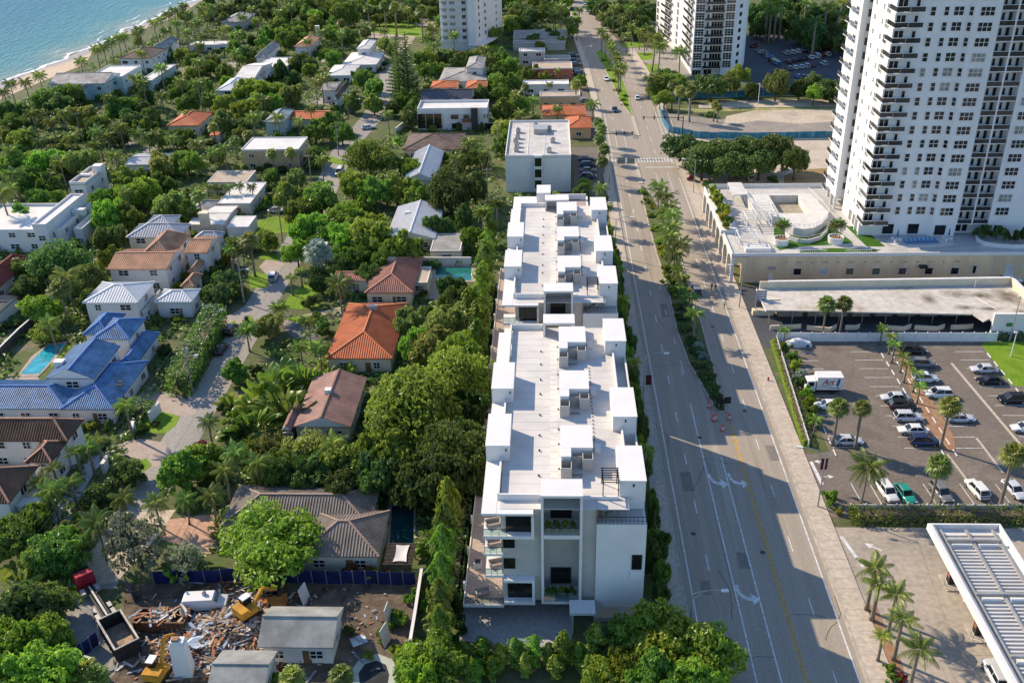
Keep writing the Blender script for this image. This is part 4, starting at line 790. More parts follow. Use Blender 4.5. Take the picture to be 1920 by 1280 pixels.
# ---------------------------------------------------------------- street furniture
def lamp(label, px_, py_, h, arm, ang, group='street lamps'):
    q = G(px_, py_); t = thing('street_lamp', label, 'street lamp', (q.x,q.y,0), ang, group); b = MB(); b.tube([(0,0,0),(0,0,h*0.5),(0,0,h)],[0.13,0.11,0.08],8); b.build('pole', m_metal, t)
    b = MB(); b.tube([(0,0,h-0.1),(arm*0.35,0,h+0.35),(arm*0.75,0,h+0.5),(arm,0,h+0.45)],0.045,6); b.tube([(0,0,h-0.9),(arm*0.4,0,h+0.2)],0.035,5); b.build('arm', m_metal, t)
    b = MB(); b.box(arm-0.1,-0.17,h+0.32,arm+0.75,0.17,h+0.52); b.build('lamp_head', m_frame, t); b = MB(); b.box(arm+0.1,-0.13,h+0.27,arm+0.65,0.13,h+0.315); b.build('lens', m_curt, t); return t
lamp('street lamp with red banner beside the nearer townhouse block', 1206,752,9.2,3.2,0.0)
lamp('street lamp on the left kerb by the farther townhouse block', 1153,480,9.2,3.2,0.0)
lamp('street lamp half hidden in the big tree at the lower road corner', 1290,1215,9.0,3.4,0.02)
lamp('tall wooden-poled street lamp at the parking lot entrance', 1533,950,9.6,3.4,math.pi-0.25); lamp('slim street lamp beside the motel sign', 1386,577,9.3,2.4,math.pi)
lamp('street lamp on the pole beside the tree island', 1300,362,9.2,3.0,math.pi); lamp('street lamp by the far tower lawn', 1185,115,9.2,3.0,math.pi); lamp('street lamp on the left sidewalk near the parked row', 1095,132,9.0,2.4,0.1)
bn = MB(); bn.box(-0.05,0.3,0,0.05,1.1,1.9); 
for px_, py_, z, lb in ((1214,735,2.0,'small red banner on the lamp pole by the townhouses'),(1536,906,3.2,'small red banner on the lamp pole at the parking lot entrance')):
    q = G(px_, py_); t = thing('banner', lb, 'banner', (q.x,q.y-0.8,z), math.pi/2, 'red pole banners'); b = MB(); b.box(-0.03,-0.5,0,0.03,0.5,1.9); b.build('cloth', mat('dark_red_cloth',(0.10,0.015,0.02),var=0.3,scale=3), t); b = MB(); b.box(-0.05,-0.6,1.9,0.05,0.6,1.98); b.build('rod', m_black, t)
# sign gantry over the left carriageway and signal masts at the junction
t = thing('sign_gantry', 'cantilever truss gantry carrying sign panels over the left lanes', 'gantry', (16.3,258,0)); b = MB(); b.tube([(0,0,0),(0,0,7.6)],[0.2,0.16],10); b.build('post', m_metal, t); b = MB()
for z in (6.0,7.2): b.bar((0,0,z),(7.4,0,z),0.12)
for i in range(6): b.bar((1.2*i,0,6.0),(1.2*i+1.2,0,7.2),0.07); b.bar((1.2*i+1.2,0,6.0),(1.2*i+1.2,0,7.2),0.07)
b.build('truss', m_metal, t)
for i in range(2): P_(t, 'sign_panel', mat('grey_sign_back',(0.24,0.28,0.24),var=0.15), (2.0+2.6*i,0.1,5.6,4.2+2.6*i,0.16,7.5))
def mast(label, x, y, rz, L):
    t = thing('signal_mast', label, 'traffic signal', (x,y,0), rz, 'signal mast arms'); b = MB(); b.tube([(0,0,0),(0,0,7.0)],[0.2,0.15],8); b.build('pole', m_black, t); b = MB(); b.tube([(0,0,6.4),(L*0.5,0,6.6),(L,0,6.7)],[0.13,0.1,0.07],8); b.build('arm', m_black, t)
    for i in range(3):
        hd = MB(); x_ = L*(0.45+0.25*i); hd.box(x_-0.18,-0.2,6.0,x_+0.18,0.15,7.1); o = hd.build('signal_head', m_black, t)
        for k, c in enumerate(((0.25,0.03,0.02),(0.25,0.16,0.02),(0.02,0.2,0.1))): l3 = MB(); l3.tube([(x_,-0.28,6.8-k*0.34),(x_,-0.19,6.8-k*0.34)],0.11,8); l3.build('lens', mat('signal_lens%d' % k, c, rough=0.3), o)
mast('black signal mast arm reaching over the right lanes from the lot corner', 41.6,301,math.pi,13.0); mast('black signal mast arm reaching over the left lanes by the white flat building', 15.3,284,0.02,9.5)
# fire hydrant, cones, barrels at the median nose
q = G(1436,714); t = thing('fire_hydrant', 'red fire hydrant on the grass verge beside the sidewalk', 'hydrant', (q.x+0.4,q.y,0.1)); b = MB(); b.lathe([(0.2,0),(0.2,0.08),(0.13,0.1),(0.13,0.55),(0.16,0.57),(0.12,0.7),(0.03,0.78)],10); b.build('body', mat('hydrant_red',(0.42,0.06,0.05)), t); b = MB(); b.tube([(-0.25,0,0.42),(0.25,0,0.42)],0.07,8); b.build('outlet', mat('hydrant_red',(0,0,0)), t)
m_or = mat('barrel_orange', (0.62,0.13,0.07), var=0.15)
bw = MB(); bw.k = 0; bw.lathe([(0.36,0),(0.36,0.1),(0.30,0.1),(0.28,1.05),(0.2,1.08)],12); bme = bw.mesh('drum', m_or); b1 = MB(); b1.lathe([(0.302,0.32),(0.298,0.50)],12); b1m = b1.mesh('white_band', m_paintw); b2 = MB(); b2.lathe([(0.296,0.66),(0.292,0.84)],12); b2m = b2.mesh('white_band', m_paintw)
for (px_, py_), lb in zip(((1329,764),(1337,788),(1341,787),(1367,786),(1354,807)),('leftmost, beside the kerb','on the left of the rubble','against the first, beside the rubble','on the right of the rubble','nearest, standing alone in the lane')):
    q = G(px_, py_); t = thing('traffic_barrel', 'orange and white traffic barrel at the median nose, %s' % lb, 'traffic barrel', (q.x,q.y,0.0), 0, 'barrels at the median nose'); ob('drum', bme, t); ob('white_band', b1m, t); ob('white_band', b2m, t)
q = G(1355,768); t = thing('road_sign', 'pair of dark median sign boards on posts above the barrels', 'sign', (q.x,q.y,0.12)); 
for x in (-0.7,0.7): P_(t, 'post', m_metal, (x-0.04,-0.04,0,x+0.04,0.04,2.4)); P_(t, 'board', m_black, (x-0.55,-0.07,1.2,x+0.55,-0.041,2.5))
# blue tarpaulin fences round the vacant lot
m_tarp = mat('blue_tarp', (0.03,0.22,0.34), rough=0.6, var=0.3, scale=0.5); m_tarp2 = mat('navy_tarp', (0.012,0.025,0.12), rough=0.6, var=0.4, scale=0.7)
def tarp(label, pts, h, m, n=8, grp=None):
    a = Vector(pts[0]); t = thing('tarpaulin_fence', label, 'fence', (0,0,0), 0, grp); rr = random.Random(len(label))
    for p, q in zip(pts, pts[1:]):
        p = Vector(p).to_2d(); q = Vector(q).to_2d()
        for i in range(n):
            u = p.lerp(q, i/n); v = p.lerp(q, (i+1)/n); mid = (u+v)/2; d = (v-u).normalized(); s = Vector((-d.y,d.x))*rr.uniform(-0.15,0.15)
            b = MB(); zt = h*rr.uniform(0.93,1.02); e = 0.985
            A = u; B = u.lerp(v, 0.5)+s; C_ = u.lerp(v, e)
            for P1, P2 in ((A,B),(B,C_)): b.add([(P1.x,P1.y,0.05),(P2.x,P2.y,0.05),(P2.x,P2.y,zt),(P1.x,P1.y,zt),(P1.x-0.03*d.y,P1.y+0.03*d.x,0.05),(P2.x-0.03*d.y,P2.y+0.03*d.x,0.05),(P2.x-0.03*d.y,P2.y+0.03*d.x,zt),(P1.x-0.03*d.y,P1.y+0.03*d.x,zt)],[(0,1,2,3),(7,6,5,4),(0,4,5,1),(3,2,6,7)])
            b.build('panel', m, t); b = MB(); b.bar((u.x,u.y,0),(u.x,u.y,h+0.1),0.07); b.build('post', m_metal, t)
tarp('long bright blue tarpaulin fence in front of the sandy vacant lot', [G(1262,250), G(1310,260), G(1420,262), G(1575,259)], 2.3, m_tarp, 6, 'blue tarp fences'); tarp('faded blue tarpaulin fence behind the roadside trees at the far lot', [G(1262,188),G(1330,184),G(1480,180),G(1590,178)], 2.4, m_tarp, 6, 'blue tarp fences'); tarp('short blue tarpaulin fence along the sidewalk at the junction', [G(1236,206),G(1242,230),G(1254,250)], 2.3, m_tarp, 3, 'blue tarp fences')
for px_, py_, h, lb in ((1420,207,9,'white light pole standing in the sandy vacant lot'),(1290,232,8,'white light pole beside the palms at the lot corner'),(1895,668,5.0,'short white post standing on the bright lawn'),(1892,640,9.5,'tall grey pole leaning by the motel end wall')):
    q = G(px_, py_); t = thing('light_pole', lb, 'pole', (q.x,q.y,0), 0, 'light poles'); b = MB(); b.tube([(0,0,0),(0,0,h)],[0.12,0.08],8); b.build('pole', m_frame if 'white' in lb else m_metal, t); P_(t, 'lamp_head', m_frame, (-0.5,-0.15,h,0.1,0.15,h+0.18))
# ================================================================== plants: prototypes
def leafmat(name, c, c2, tr=0.5, rv=0.38):
    return mat(name, c, rough=0.42, col2=c2, scale=1.1, randv=rv, transl=tr, spec=0.5, detail=2.0)
M_LEAF = {'mid': leafmat('leaf_mid', (0.23,0.355,0.045), (0.115,0.205,0.028)), 'dark': leafmat('leaf_dark', (0.13,0.21,0.042), (0.068,0.125,0.028)),
          'bright': leafmat('leaf_bright', (0.275,0.42,0.04), (0.15,0.27,0.028)), 'olive': leafmat('leaf_olive', (0.28,0.345,0.08), (0.16,0.215,0.05)),
          'yellow': leafmat('leaf_yellow', (0.46,0.38,0.03), (0.24,0.29,0.03)), 'grey': leafmat('leaf_grey', (0.35,0.40,0.25), (0.22,0.27,0.16)),
          'red': leafmat('leaf_red', (0.34,0.10,0.05), (0.17,0.12,0.035)), 'silver': leafmat('leaf_silver', (0.33,0.41,0.33), (0.21,0.29,0.23))}
m_bark = mat('tree_bark', (0.12,0.09,0.065), var=0.3, scale=2.0); m_ptrunk = mat('palm_trunk', (0.24,0.20,0.15), var=0.25, scale=1.5, streak=(1,1,6)); m_dead = leafmat('dead_frond', (0.20,0.13,0.06), (0.13,0.085,0.045), 0.15)
M_FROND = {'coco': leafmat('coconut_frond', (0.21,0.30,0.055), (0.13,0.20,0.035), 0.45), 'fan': leafmat('fan_frond', (0.25,0.32,0.06), (0.16,0.215,0.042), 0.45), 'royal': leafmat('royal_frond', (0.24,0.36,0.05), (0.15,0.245,0.035), 0.45), 'date': leafmat('date_frond', (0.24,0.35,0.07), (0.15,0.24,0.045), 0.45)}
PROTO = {}
def leafquad(b, p, nrm, s, rr):
    n = nrm; t = n.cross(Vector((rr.uniform(-1,1),rr.uniform(-1,1),rr.uniform(-1,1)))); 
    if t.length < 1e-4: t = n.cross(Vector((1,0.3,0.2)))
    t.normalize(); u = n.cross(t)*s*0.55; t = t*s
    c = p+n*s*0.18
    b.add([p-t, c+u, p+t, c-u], [(0,1,2,3)])
def blob_tree(key, seed, leaf, nclump=34, per=120, ls=0.075, flat_=0.8, low=0.35, trunk_h=0.5, lean=0.0, spread=1.0):
    """unit tree: crown radius 1, overall height 1 (scaled apart); returns trunk and crown meshes"""
    rr = random.Random(seed); cb = MB(); cl = []
    for i in range(nclump):
        for _ in range(30):
            v = Vector((rr.gauss(0,1),rr.gauss(0,1),rr.gauss(0,1))).normalized()
            if v.z > -0.45: break
        az = math.atan2(v.y, v.x); lobe = 0.86+0.16*math.sin(az*2+seed)+0.12*math.sin(az*3.0+seed*1.7)
        rad = (rr.uniform(0.5,0.92) if i > nclump*0.2 else rr.uniform(0.1,0.5))*lobe
        c = Vector((v.x*rad*spread*rr.uniform(0.85,1.12), v.y*rad*spread*rr.uniform(0.85,1.12), v.z*rad*0.5)); cl.append((c, rr.uniform(0.12,0.30)))
    for c, cr_ in cl:
        for k in range(per):
            n = Vector((rr.gauss(0,1),rr.gauss(0,1),rr.gauss(0.25,1))).normalized(); q = rr.uniform(0.65,1.06)
            p = c+Vector((n.x*cr_*q, n.y*cr_*q, n.z*cr_*0.5*q)); n2 = (n+Vector((rr.uniform(-.9,.9),rr.uniform(-.9,.9),rr.uniform(-.3,1.0)))).normalized()
            leafquad(cb, Vector((p.x,p.y,p.z)), n2, ls*rr.uniform(0.6,1.3), rr)
    # squash z so the crown spans low..1
    zs = [v[2] for v in cb.v]; z0, z1 = min(zs), max(zs); cb.v = [(x,y,low+(z-z0)/(z1-z0)*(1-low)) for x, y, z in cb.v]
    tb_ = MB(); k = low+(1-low)*0.35
    tb_.tube([(0,0,-0.02),(0.01,0.0,trunk_h*0.5),(0.02,0.01,trunk_h)],[0.075,0.055,0.045],7)
    for c, cr_ in cl[::max(1, nclump//9)]:
        zz = low+(c.z-z0)/(z1-z0)*(1-low); tb_.tube([(0.02,0.01,trunk_h*0.75),(c.x*0.45,c.y*0.45,(trunk_h+zz)/2),(c.x*0.95,c.y*0.95,zz)],[0.035,0.022,0.008],5,cap=False)
    PROTO[key] = (tb_.mesh('trunk', m_bark, True), cb.mesh('crown', M_LEAF[leaf]))
for i, lf in enumerate(('mid','dark','bright','olive','mid','dark','bright','mid')):
    blob_tree('blob%d' % i, 50+i, lf, nclump=66+6*(i%3), per=84, ls=0.066+0.008*(i%2), low=(0.12,0.08,0.2,0.15)[i%4])
blob_tree('bigbright', 71, 'bright', nclump=150, per=76, ls=0.046, low=0.16); blob_tree('bigmid', 72, 'mid', nclump=170, per=76, ls=0.042, low=0.10); blob_tree('bigdark', 73, 'dark', nclump=140, per=76, ls=0.046, low=0.10)
blob_tree('umbrella', 74, 'dark', nclump=110, per=84, ls=0.056, low=0.22, trunk_h=0.5); blob_tree('wispy', 75, 'grey', nclump=46, per=46, ls=0.05, low=0.2, trunk_h=0.45); blob_tree('wispyolive', 76, 'olive', nclump=46, per=50, ls=0.055, low=0.25, trunk_h=0.5)
blob_tree('shrub0', 80, 'mid', nclump=16, per=60, ls=0.13, low=0.0, trunk_h=0.2); blob_tree('shrub1', 81, 'dark', nclump=16, per=60, ls=0.12, low=0.0, trunk_h=0.2); blob_tree('shrub2', 82, 'bright', nclump=16, per=60, ls=0.13, low=0.0, trunk_h=0.2); blob_tree('shruby', 83, 'yellow', nclump=16, per=60, ls=0.12, low=0.0, trunk_h=0.2); blob_tree('shrubr', 84, 'red', nclump=16, per=50, ls=0.12, low=0.0, trunk_h=0.2); blob_tree('shrubg', 85, 'silver', nclump=16, per=50, ls=0.12, low=0.0, trunk_h=0.2)
def column_tree(key, seed, leaf, n=900, ls=0.12):
    rr = random.Random(seed); cb = MB()
    for k in range(n):
        z = rr.uniform(0.0,1.0)**0.9; a = rr.uniform(0,6.283); w = (0.55+0.45*math.sin(min(1,z*1.6)*math.pi*0.5))*(1-max(0,(z-0.7)/0.3)**1.5*0.85); w *= 0.8+0.3*math.sin(a*3+z*11+seed)+0.2*math.sin(z*23+a+seed)
        r_ = w*rr.uniform(0.45,1.15); n_ = Vector((math.cos(a),math.sin(a),rr.uniform(0.1,0.9))).normalized(); leafquad(cb, Vector((math.cos(a)*r_,math.sin(a)*r_,z)), n_, ls*rr.uniform(0.6,1.4), rr); cb.v[-4:] = [(x,y,z+(zz-z)/5.5) for x, y, zz in cb.v[-4:]]
    cb.v = [(x,y,min(1.05,max(0.02,z))) for x, y, z in cb.v]; t = MB(); t.tube([(0,0,-0.01),(0,0,0.85)],[0.09,0.02],6); PROTO[key] = (t.mesh('trunk', m_bark), cb.mesh('crown', M_LEAF[leaf]))
# z is squeezed by tall scaling, so leaves are drawn small in z
for i, lf in enumerate(('bright','bright','mid')): column_tree('column%d' % i, 30+i, lf, 1500, 0.24)
def frond(b, az, el0, L, droop, nl=13, lw=0.30, wid=0.05, twist=0.0, rr=rnd, z0=0.0, up=1.0):
    """one pinnate palm frond: rachis arcs outward, leaflets hang to both sides"""
    d = Vector((math.cos(az),math.sin(az),0)); s = Vector((-d.y,d.x,0)); p = Vector((0,0,z0)); e = el0; N = 9; pts = [p.copy()]
    for i in range(N):
        p = p+(d*math.cos(e)+Vector((0,0,math.sin(e))))*(L/N); pts.append(p.copy()); e -= droop/N*(0.6+0.9*i/N)
    for a, c in zip(pts, pts[1:]): b.add([a-s*0.012*L*0.5, a+s*0.012*L*0.5, c+s*0.008*L*0.5, c-s*0.008*L*0.5], [(0,1,2,3)])
    for i in range(nl):
        t = 0.12+0.88*(i+0.5)/nl; f = t*N; k = min(N-1, int(f)); c = pts[k].lerp(pts[k+1], f-k); dr = (pts[k+1]-pts[k]).normalized(); ll = lw*L*math.sin(math.pi*(0.16+0.78*t))*rr.uniform(0.85,1.1)
        for sg in (-1,1):
            v = (s*sg*0.85+dr*0.55+Vector((0,0,-0.42-0.25*t))).normalized()*ll; w_ = dr*wid*L*0.5
            b.add([c-w_, c+w_, c+v*0.65+w_*0.75+Vector((0,0,-0.02*L)), c+v-Vector((0,0,0.07*L))], [(0,1,2,3)])
def palm(key, seed, kind, nf=20):
    rr = random.Random(seed); b = MB(); dd = MB()
    if kind in ('coco','royal','date'):
        for i in range(nf):
            az = i*2.39996+rr.uniform(-.2,.2); t = i/nf; el = 1.25-1.75*t+rr.uniform(-.12,.12)
            if kind == 'royal': el = 1.2-1.2*t
            if kind == 'date': el = 1.3-1.55*t
            frond(b, az, el, rr.uniform(0.85,1.05), (1.35 if kind != 'date' else 0.9)+0.3*rr.random(), 14 if kind != 'date' else 16, 0.30 if kind != 'date' else 0.20, 0.050, rr=rr)
        for i in range(4 if kind == 'coco' else 0): frond(dd, rr.uniform(0,6.28), -0.9, 0.8, 0.5, 10, 0.2, 0.05, rr=rr)
    else:  # fan palm: ball of fan leaves
        for i in range(nf):
            az = i*2.39996; t = i/nf; el = 1.35-2.0*t+rr.uniform(-.1,.1); d = Vector((math.cos(az)*math.cos(el),math.sin(az)*math.cos(el),math.sin(el))); c = d*rr.uniform(0.38,0.5); s = d.cross(Vector((0,0,1))); s = (s if s.length > 0.05 else Vector((1,0,0))).normalized(); u = s.cross(d)
            b.add([Vector((0,0,0))-s*0.01, s*0.01, c+s*0.01, c-s*0.01], [(0,1,2,3)])
            for k in range(11):
                a = -1.9+3.8*k/10; v = (d*math.cos(a)+s*math.sin(a))*0.55*(0.75+0.25*math.cos(a)); w_ = (s*math.cos(a)-d*math.sin(a))*0.055; tip = c+v+Vector((0,0,-0.16-0.1*abs(math.sin(a)))) ; mid = c+v*0.55+u*0.03
                b.add([c, mid+w_, tip, mid-w_], [(0,1,2,3)])
        for i in range(12):
            az = rr.uniform(0,6.28); d = Vector((math.cos(az)*0.35,math.sin(az)*0.35,-0.55-0.3*rr.random())); s = Vector((-math.sin(az),math.cos(az),0))*0.12
            dd.add([Vector((d.x*0.3,d.y*0.3,-0.1)), Vector((d.x,d.y,d.z*0.6))+s, d, Vector((d.x,d.y,d.z*0.6))-s], [(0,1,2,3)])
    b.k = 0; n0 = len(b.f); o = len(b.v); b.v += dd.v; b.f += [tuple(i+o for i in f) for f in dd.f]; b.mi += [1]*len(dd.f)
    PROTO[key] = (None, b.mesh('fronds', [M_FROND[kind], m_dead]))
for i in range(3): palm('coco%d' % i, 5+i, 'coco', 22+i*2)
for i in range(2): palm('royal%d' % i, 15+i, 'royal', 15); palm('fan%d' % i, 25+i, 'fan', 34); palm('date%d' % i, 35+i, 'date', 40)
def ptrunk(key, curve, r0, r1, shaft=False):
    b = MB(); N = 7; b.tube([(curve*math.sin(t/N*math.pi)*0.3+curve*0.4*(t/N)**2, 0, t/N*1.0) for t in range(N+1)], [r0*(1.35 if t == 0 else 1)+(r1-r0)*t/N for t in range(N+1)], 7); return b.mesh('trunk', m_ptrunk, True)
PT = {'c0': ptrunk('c', 0.06, 0.026, 0.017), 'c1': ptrunk('c', 0.13, 0.026, 0.017), 'f': ptrunk('f', 0.0, 0.03, 0.026), 'r': ptrunk('r', 0.0, 0.04, 0.026)}
# traveller's palm / banana: paddle leaves
def paddle(key, seed, n=12, fan=True):
    rr = random.Random(seed); b = MB()
    for i in range(n):
        a = (-1.15+2.3*i/(n-1)) if fan else i*2.4; el = 1.0; d = Vector((math.sin(a),0.15*rr.uniform(-1,1),math.cos(a))).normalized() if fan else Vector((math.cos(a)*0.6,math.sin(a)*0.6,rr.uniform(0.6,1.2))).normalized()
        s = d.cross(Vector((0,1,0.1))).normalized() if not fan else Vector((rr.uniform(-.4,.4),1,0.2)).normalized(); p = d*0.35; b.add([Vector((-0.01,0,0.05)),Vector((0.01,0,0.05)),p+Vector((0.012,0,0)),p-Vector((0.012,0,0))],[(0,1,2,3)])
        L = rr.uniform(0.55,0.75); prev = None
        for k in range(6):
            t = k/5; c = p+d*L*t+Vector((0,0,-0.22*t*t)); w = 0.13*math.sin(math.pi*min(1,0.08+t*0.95))**0.7; cur = (c-s*w+Vector((0,0,-0.03)), c, c+s*w+Vector((0,0,-0.03)))
            if prev: b.add([prev[0],prev[1],cur[1],cur[0]],[(0,1,2,3)]); b.add([prev[1],prev[2],cur[2],cur[1]],[(0,1,2,3)])
            prev = cur
    PROTO[key] = (None, b.mesh('leaves', M_LEAF['mid']))
paddle('paddle0', 1); paddle('paddle1', 2, 14); paddle('banana', 3, 11, False)
def pine(key, seed):
    rr = random.Random(seed); b = MB(); t = MB(); t.tube([(0,0,0),(0,0,1)],[0.022,0.004],6)
    for i in range(26):
        z = 0.12+0.86*i/26; L = 0.20*(1-z)**0.75+0.02; n = 6
        for k in range(n):
            a = k*6.283/n+i*0.7; d = Vector((math.cos(a),math.sin(a),0.12)); s = Vector((-math.sin(a),math.cos(a),0)); L2 = L*rr.uniform(0.75,1.1)
            for q in range(4):
                u = d*L2*(0.2+0.22*q); 
                for sg in (-1,1): b.add([Vector((u.x,u.y,z)),Vector((u.x,u.y,z))+d*L2*0.14+Vector((0,0,0.012)),Vector((u.x,u.y,z))+d*L2*0.24+s*sg*L2*0.22+Vector((0,0,0.006)),Vector((u.x,u.y,z))+d*L2*0.08+s*sg*L2*0.2],[(0,1,2,3)])
    PROTO[key] = (t.mesh('trunk', m_bark), b.mesh('branches', M_LEAF['dark']))
pine('pine0', 2)
# ------------------------------------------------------------------ placing
TREES = []   # (object, kind phrase, world x, y, z-height)
pr = random.Random(99)
KIND = {'coco': 'coconut palm', 'royal': 'royal palm', 'fan': 'fan palm', 'date': 'date palm', 'blob': 'broadleaf tree', 'big': 'large broadleaf tree', 'shrub': 'shrub', 'column': 'columnar evergreen', 'pine': 'norfolk pine', 'paddle': "traveller's palm", 'banana': 'banana plant', 'umbrella': 'flat-topped tree', 'wispy': 'feathery tree'}
SPEC = {'blob1': 'evergreen tree', 'blob5': 'evergreen tree', 'bigdark': 'large evergreen tree', 'blob2': 'sunny broadleaf tree', 'blob6': 'sunny broadleaf tree', 'blob3': 'olive-toned tree', 'shrub0': 'leafy shrub', 'shrub1': 'deep-green shrub', 'shrub2': 'sunny shrub'}  # kind words go by each mesh's own leaf colour
def kind_of(k):
    if k in SPEC: return SPEC[k]
    for n in KIND:
        if k.startswith(n): return KIND[n]
COLW = {'mid': 'green', 'dark': 'dark green', 'bright': 'bright green', 'olive': 'olive green', 'yellow': 'yellow', 'grey': 'grey-green', 'red': 'reddish', 'silver': 'silvery'}
def plant(kind, px_=None, py_=None, h=8.0, r=None, at=None, label=None, z0=0.0, zc=None, group=None, lean=None):
    """px,py: where the photograph shows the middle of the crown; the plant then stands under it"""
    k = kind
    if kind == 'coco': k = 'coco%d' % pr.randrange(3)
    elif kind in ('royal','fan','date'): k = kind+str(pr.randrange(2))
    elif kind == 'blob': k = 'blob%d' % pr.randrange(8)
    elif kind in ('bmid','bdark','bbright','bolive'): k = {'bmid': ('blob0','blob4','blob7'), 'bdark': ('blob1','blob5'), 'bbright': ('blob2','blob6'), 'bolive': ('blob3',)}[kind]; k = k[pr.randrange(len(k))]
    elif kind == 'shrub': k = 'shrub%d' % pr.randrange(3)
    elif kind == 'column': k = 'column%d' % pr.randrange(3)
    elif kind == 'paddle': k = 'paddle%d' % pr.randrange(2)
    palmy = k[:4] in ('coco','roya','date') or k.startswith('fan')
    fz = zc if zc is not None else (0.96 if palmy else 0.62)
    if at is None: q = G(px_, py_, z0+h*fz)
    else: q = Vector((at[0], at[1], 0))
    base = Vector((q.x, q.y, z0)); nm = (kind_of(k) or 'tree').replace(' ', '_').replace("'", '').replace('-', '_')
    t = thing(nm, label or '', 'palm' if palmy or 'palm' in nm else 'shrub' if 'shrub' in nm else 'tree', base, pr.uniform(0, 6.283), group)
    if palmy:
        tk = {'c': 'c%d' % pr.randrange(2), 'r': 'r', 'f': 'f', 'd': 'f'}[k[0]]; th = h
        rr_ = r or {'c': 3.3, 'r': 2.8, 'f': 1.9, 'd': 2.6}[k[0]]*pr.uniform(0.9,1.1)
        ob('trunk', PT[tk], t, (0,0,0), 0, (h*(1.0 if h > 6 else 1.3),h*(1.0 if h > 6 else 1.3),h))
        cx = {'c0': 0.06*0.4, 'c1': 0.13*0.4}.get(tk, 0)*h
        ob('fronds', PROTO[k][1], t, (cx,0,h*0.985), 0, (rr_,rr_,rr_))
    else:
        tr, cr_ = PROTO[k]; rr_ = r or h*0.45; j = pr.uniform(0.92,1.08)
        sc = (rr_*j,rr_/j,h) if not k.startswith(('paddle','banana','pine')) else (h,h,h)
        if tr: ob('trunk', tr, t, None, 0, sc if not k.startswith('blob') else sc)
        ob('crown' if tr else 'leaves', cr_, t, None, 0, sc)
    t['_k'] = k; TREES.append(t); return t

def hedge(label, pts, w, h, leaf='mid', z0=0.0, dens=38, ls=0.22, name='hedge', ragged=0.25, group=None, cat='hedge'):
    """clipped hedge: twig core and a skin of leaves along a path"""
    rr = random.Random(len(label)*7+int(h*10)); b = MB(); core = MB()
    for p, q in zip(pts, pts[1:]):
        p = Vector(p).to_2d(); q = Vector(q).to_2d(); L = (q-p).length; d = (q-p).normalized(); s = Vector((-d.y,d.x))
        e0 = p+d*min(w*0.5,L*0.2) if p == Vector(pts[0]).to_2d() else p; e1 = q-d*min(w*0.5,L*0.2) if q == Vector(pts[-1]).to_2d() else q; core.bar((e0.x,e0.y,z0+h*0.38),(e1.x,e1.y,z0+h*0.38),w*0.5,h*0.7)
        for k in range(int(L*dens*(w+2*h)/3)):
            t = rr.uniform(-0.15*w,L+0.15*w) if rr.random() < 0.85 else rr.choice((rr.uniform(-0.2*w,0.25*w),rr.uniform(L-0.25*w,L+0.2*w))); u = rr.uniform(0,w+2*h)
            if u < h: off, z, n = -w/2, u, Vector((-s.x,-s.y,0.3))
            elif u < h+w: off, z, n = u-h-w/2, h, Vector((0,0,1))
            else: off, z, n = w/2, u-h-w, Vector((s.x,s.y,0.3))
            j = rr.uniform(-ragged,ragged*0.6); off *= rr.uniform(0.15,1.0) if (t < 0.25*w or t > L-0.25*w) else 1.0; c = p+d*t+s*(off+math.copysign(j, off)); lump = 0.12*math.sin(t*1.7)+0.1*math.sin(t*3.9+1)
            leafquad(b, Vector((c.x,c.y,z0+max(0.05,z+(j if z >= h else 0)+lump*z/h))), (n+Vector((rr.uniform(-.7,.7),rr.uniform(-.7,.7),rr.uniform(-.3,.7)))).normalized(), ls*rr.uniform(0.6,1.4), rr)
    t = thing(name, label, cat, (0,0,0), 0, group); core.build('branches', m_bark, t); b.build('foliage', M_LEAF[leaf], t); return t
# ================================================================== cars
m_paint = mat('car_paint', (1,1,1), rough=0.22, spec=0.6, var=0.02, objcol=True); m_tyre = mat('tyre', (0.02,0.02,0.02), rough=0.9); m_rim = mat('rim', (0.45,0.45,0.46), rough=0.35, metal=0.7); m_cglass = mat('car_glass', (0.015,0.018,0.02), rough=0.05, spec=0.7); m_hl = mat('headlight_glass', (0.7,0.7,0.68), rough=0.15); m_tl = mat('tail_light', (0.30,0.01,0.01), rough=0.25)
def loft(b, secs, cap=True):
    """secs: list of (x, [(y,z)...]) cross-sections with equal counts"""
    n = len(secs[0][1]); V = [(x,y,z) for x, pr_ in secs for y, z in pr_]; F = []
    for i in range(len(secs)-1):
        for k in range(n-1): F.append((i*n+k, i*n+k+1, (i+1)*n+k+1, (i+1)*n+k))
    if cap: F += [tuple(range(n)), tuple(range(len(secs)*n-1, (len(secs)-1)*n-1, -1))]
    b.add(V, F)
def lower(x, w, z0, z1):
    h = w/2; return (x, [(-h*0.92,z0),(-h,z0+0.16),(-h*1.0,z0+(z1-z0)*0.62),(-h*0.9,z1-0.03),(-h*0.6,z1),(h*0.6,z1),(h*0.9,z1-0.03),(h*1.0,z0+(z1-z0)*0.62),(h,z0+0.16),(h*0.92,z0)])
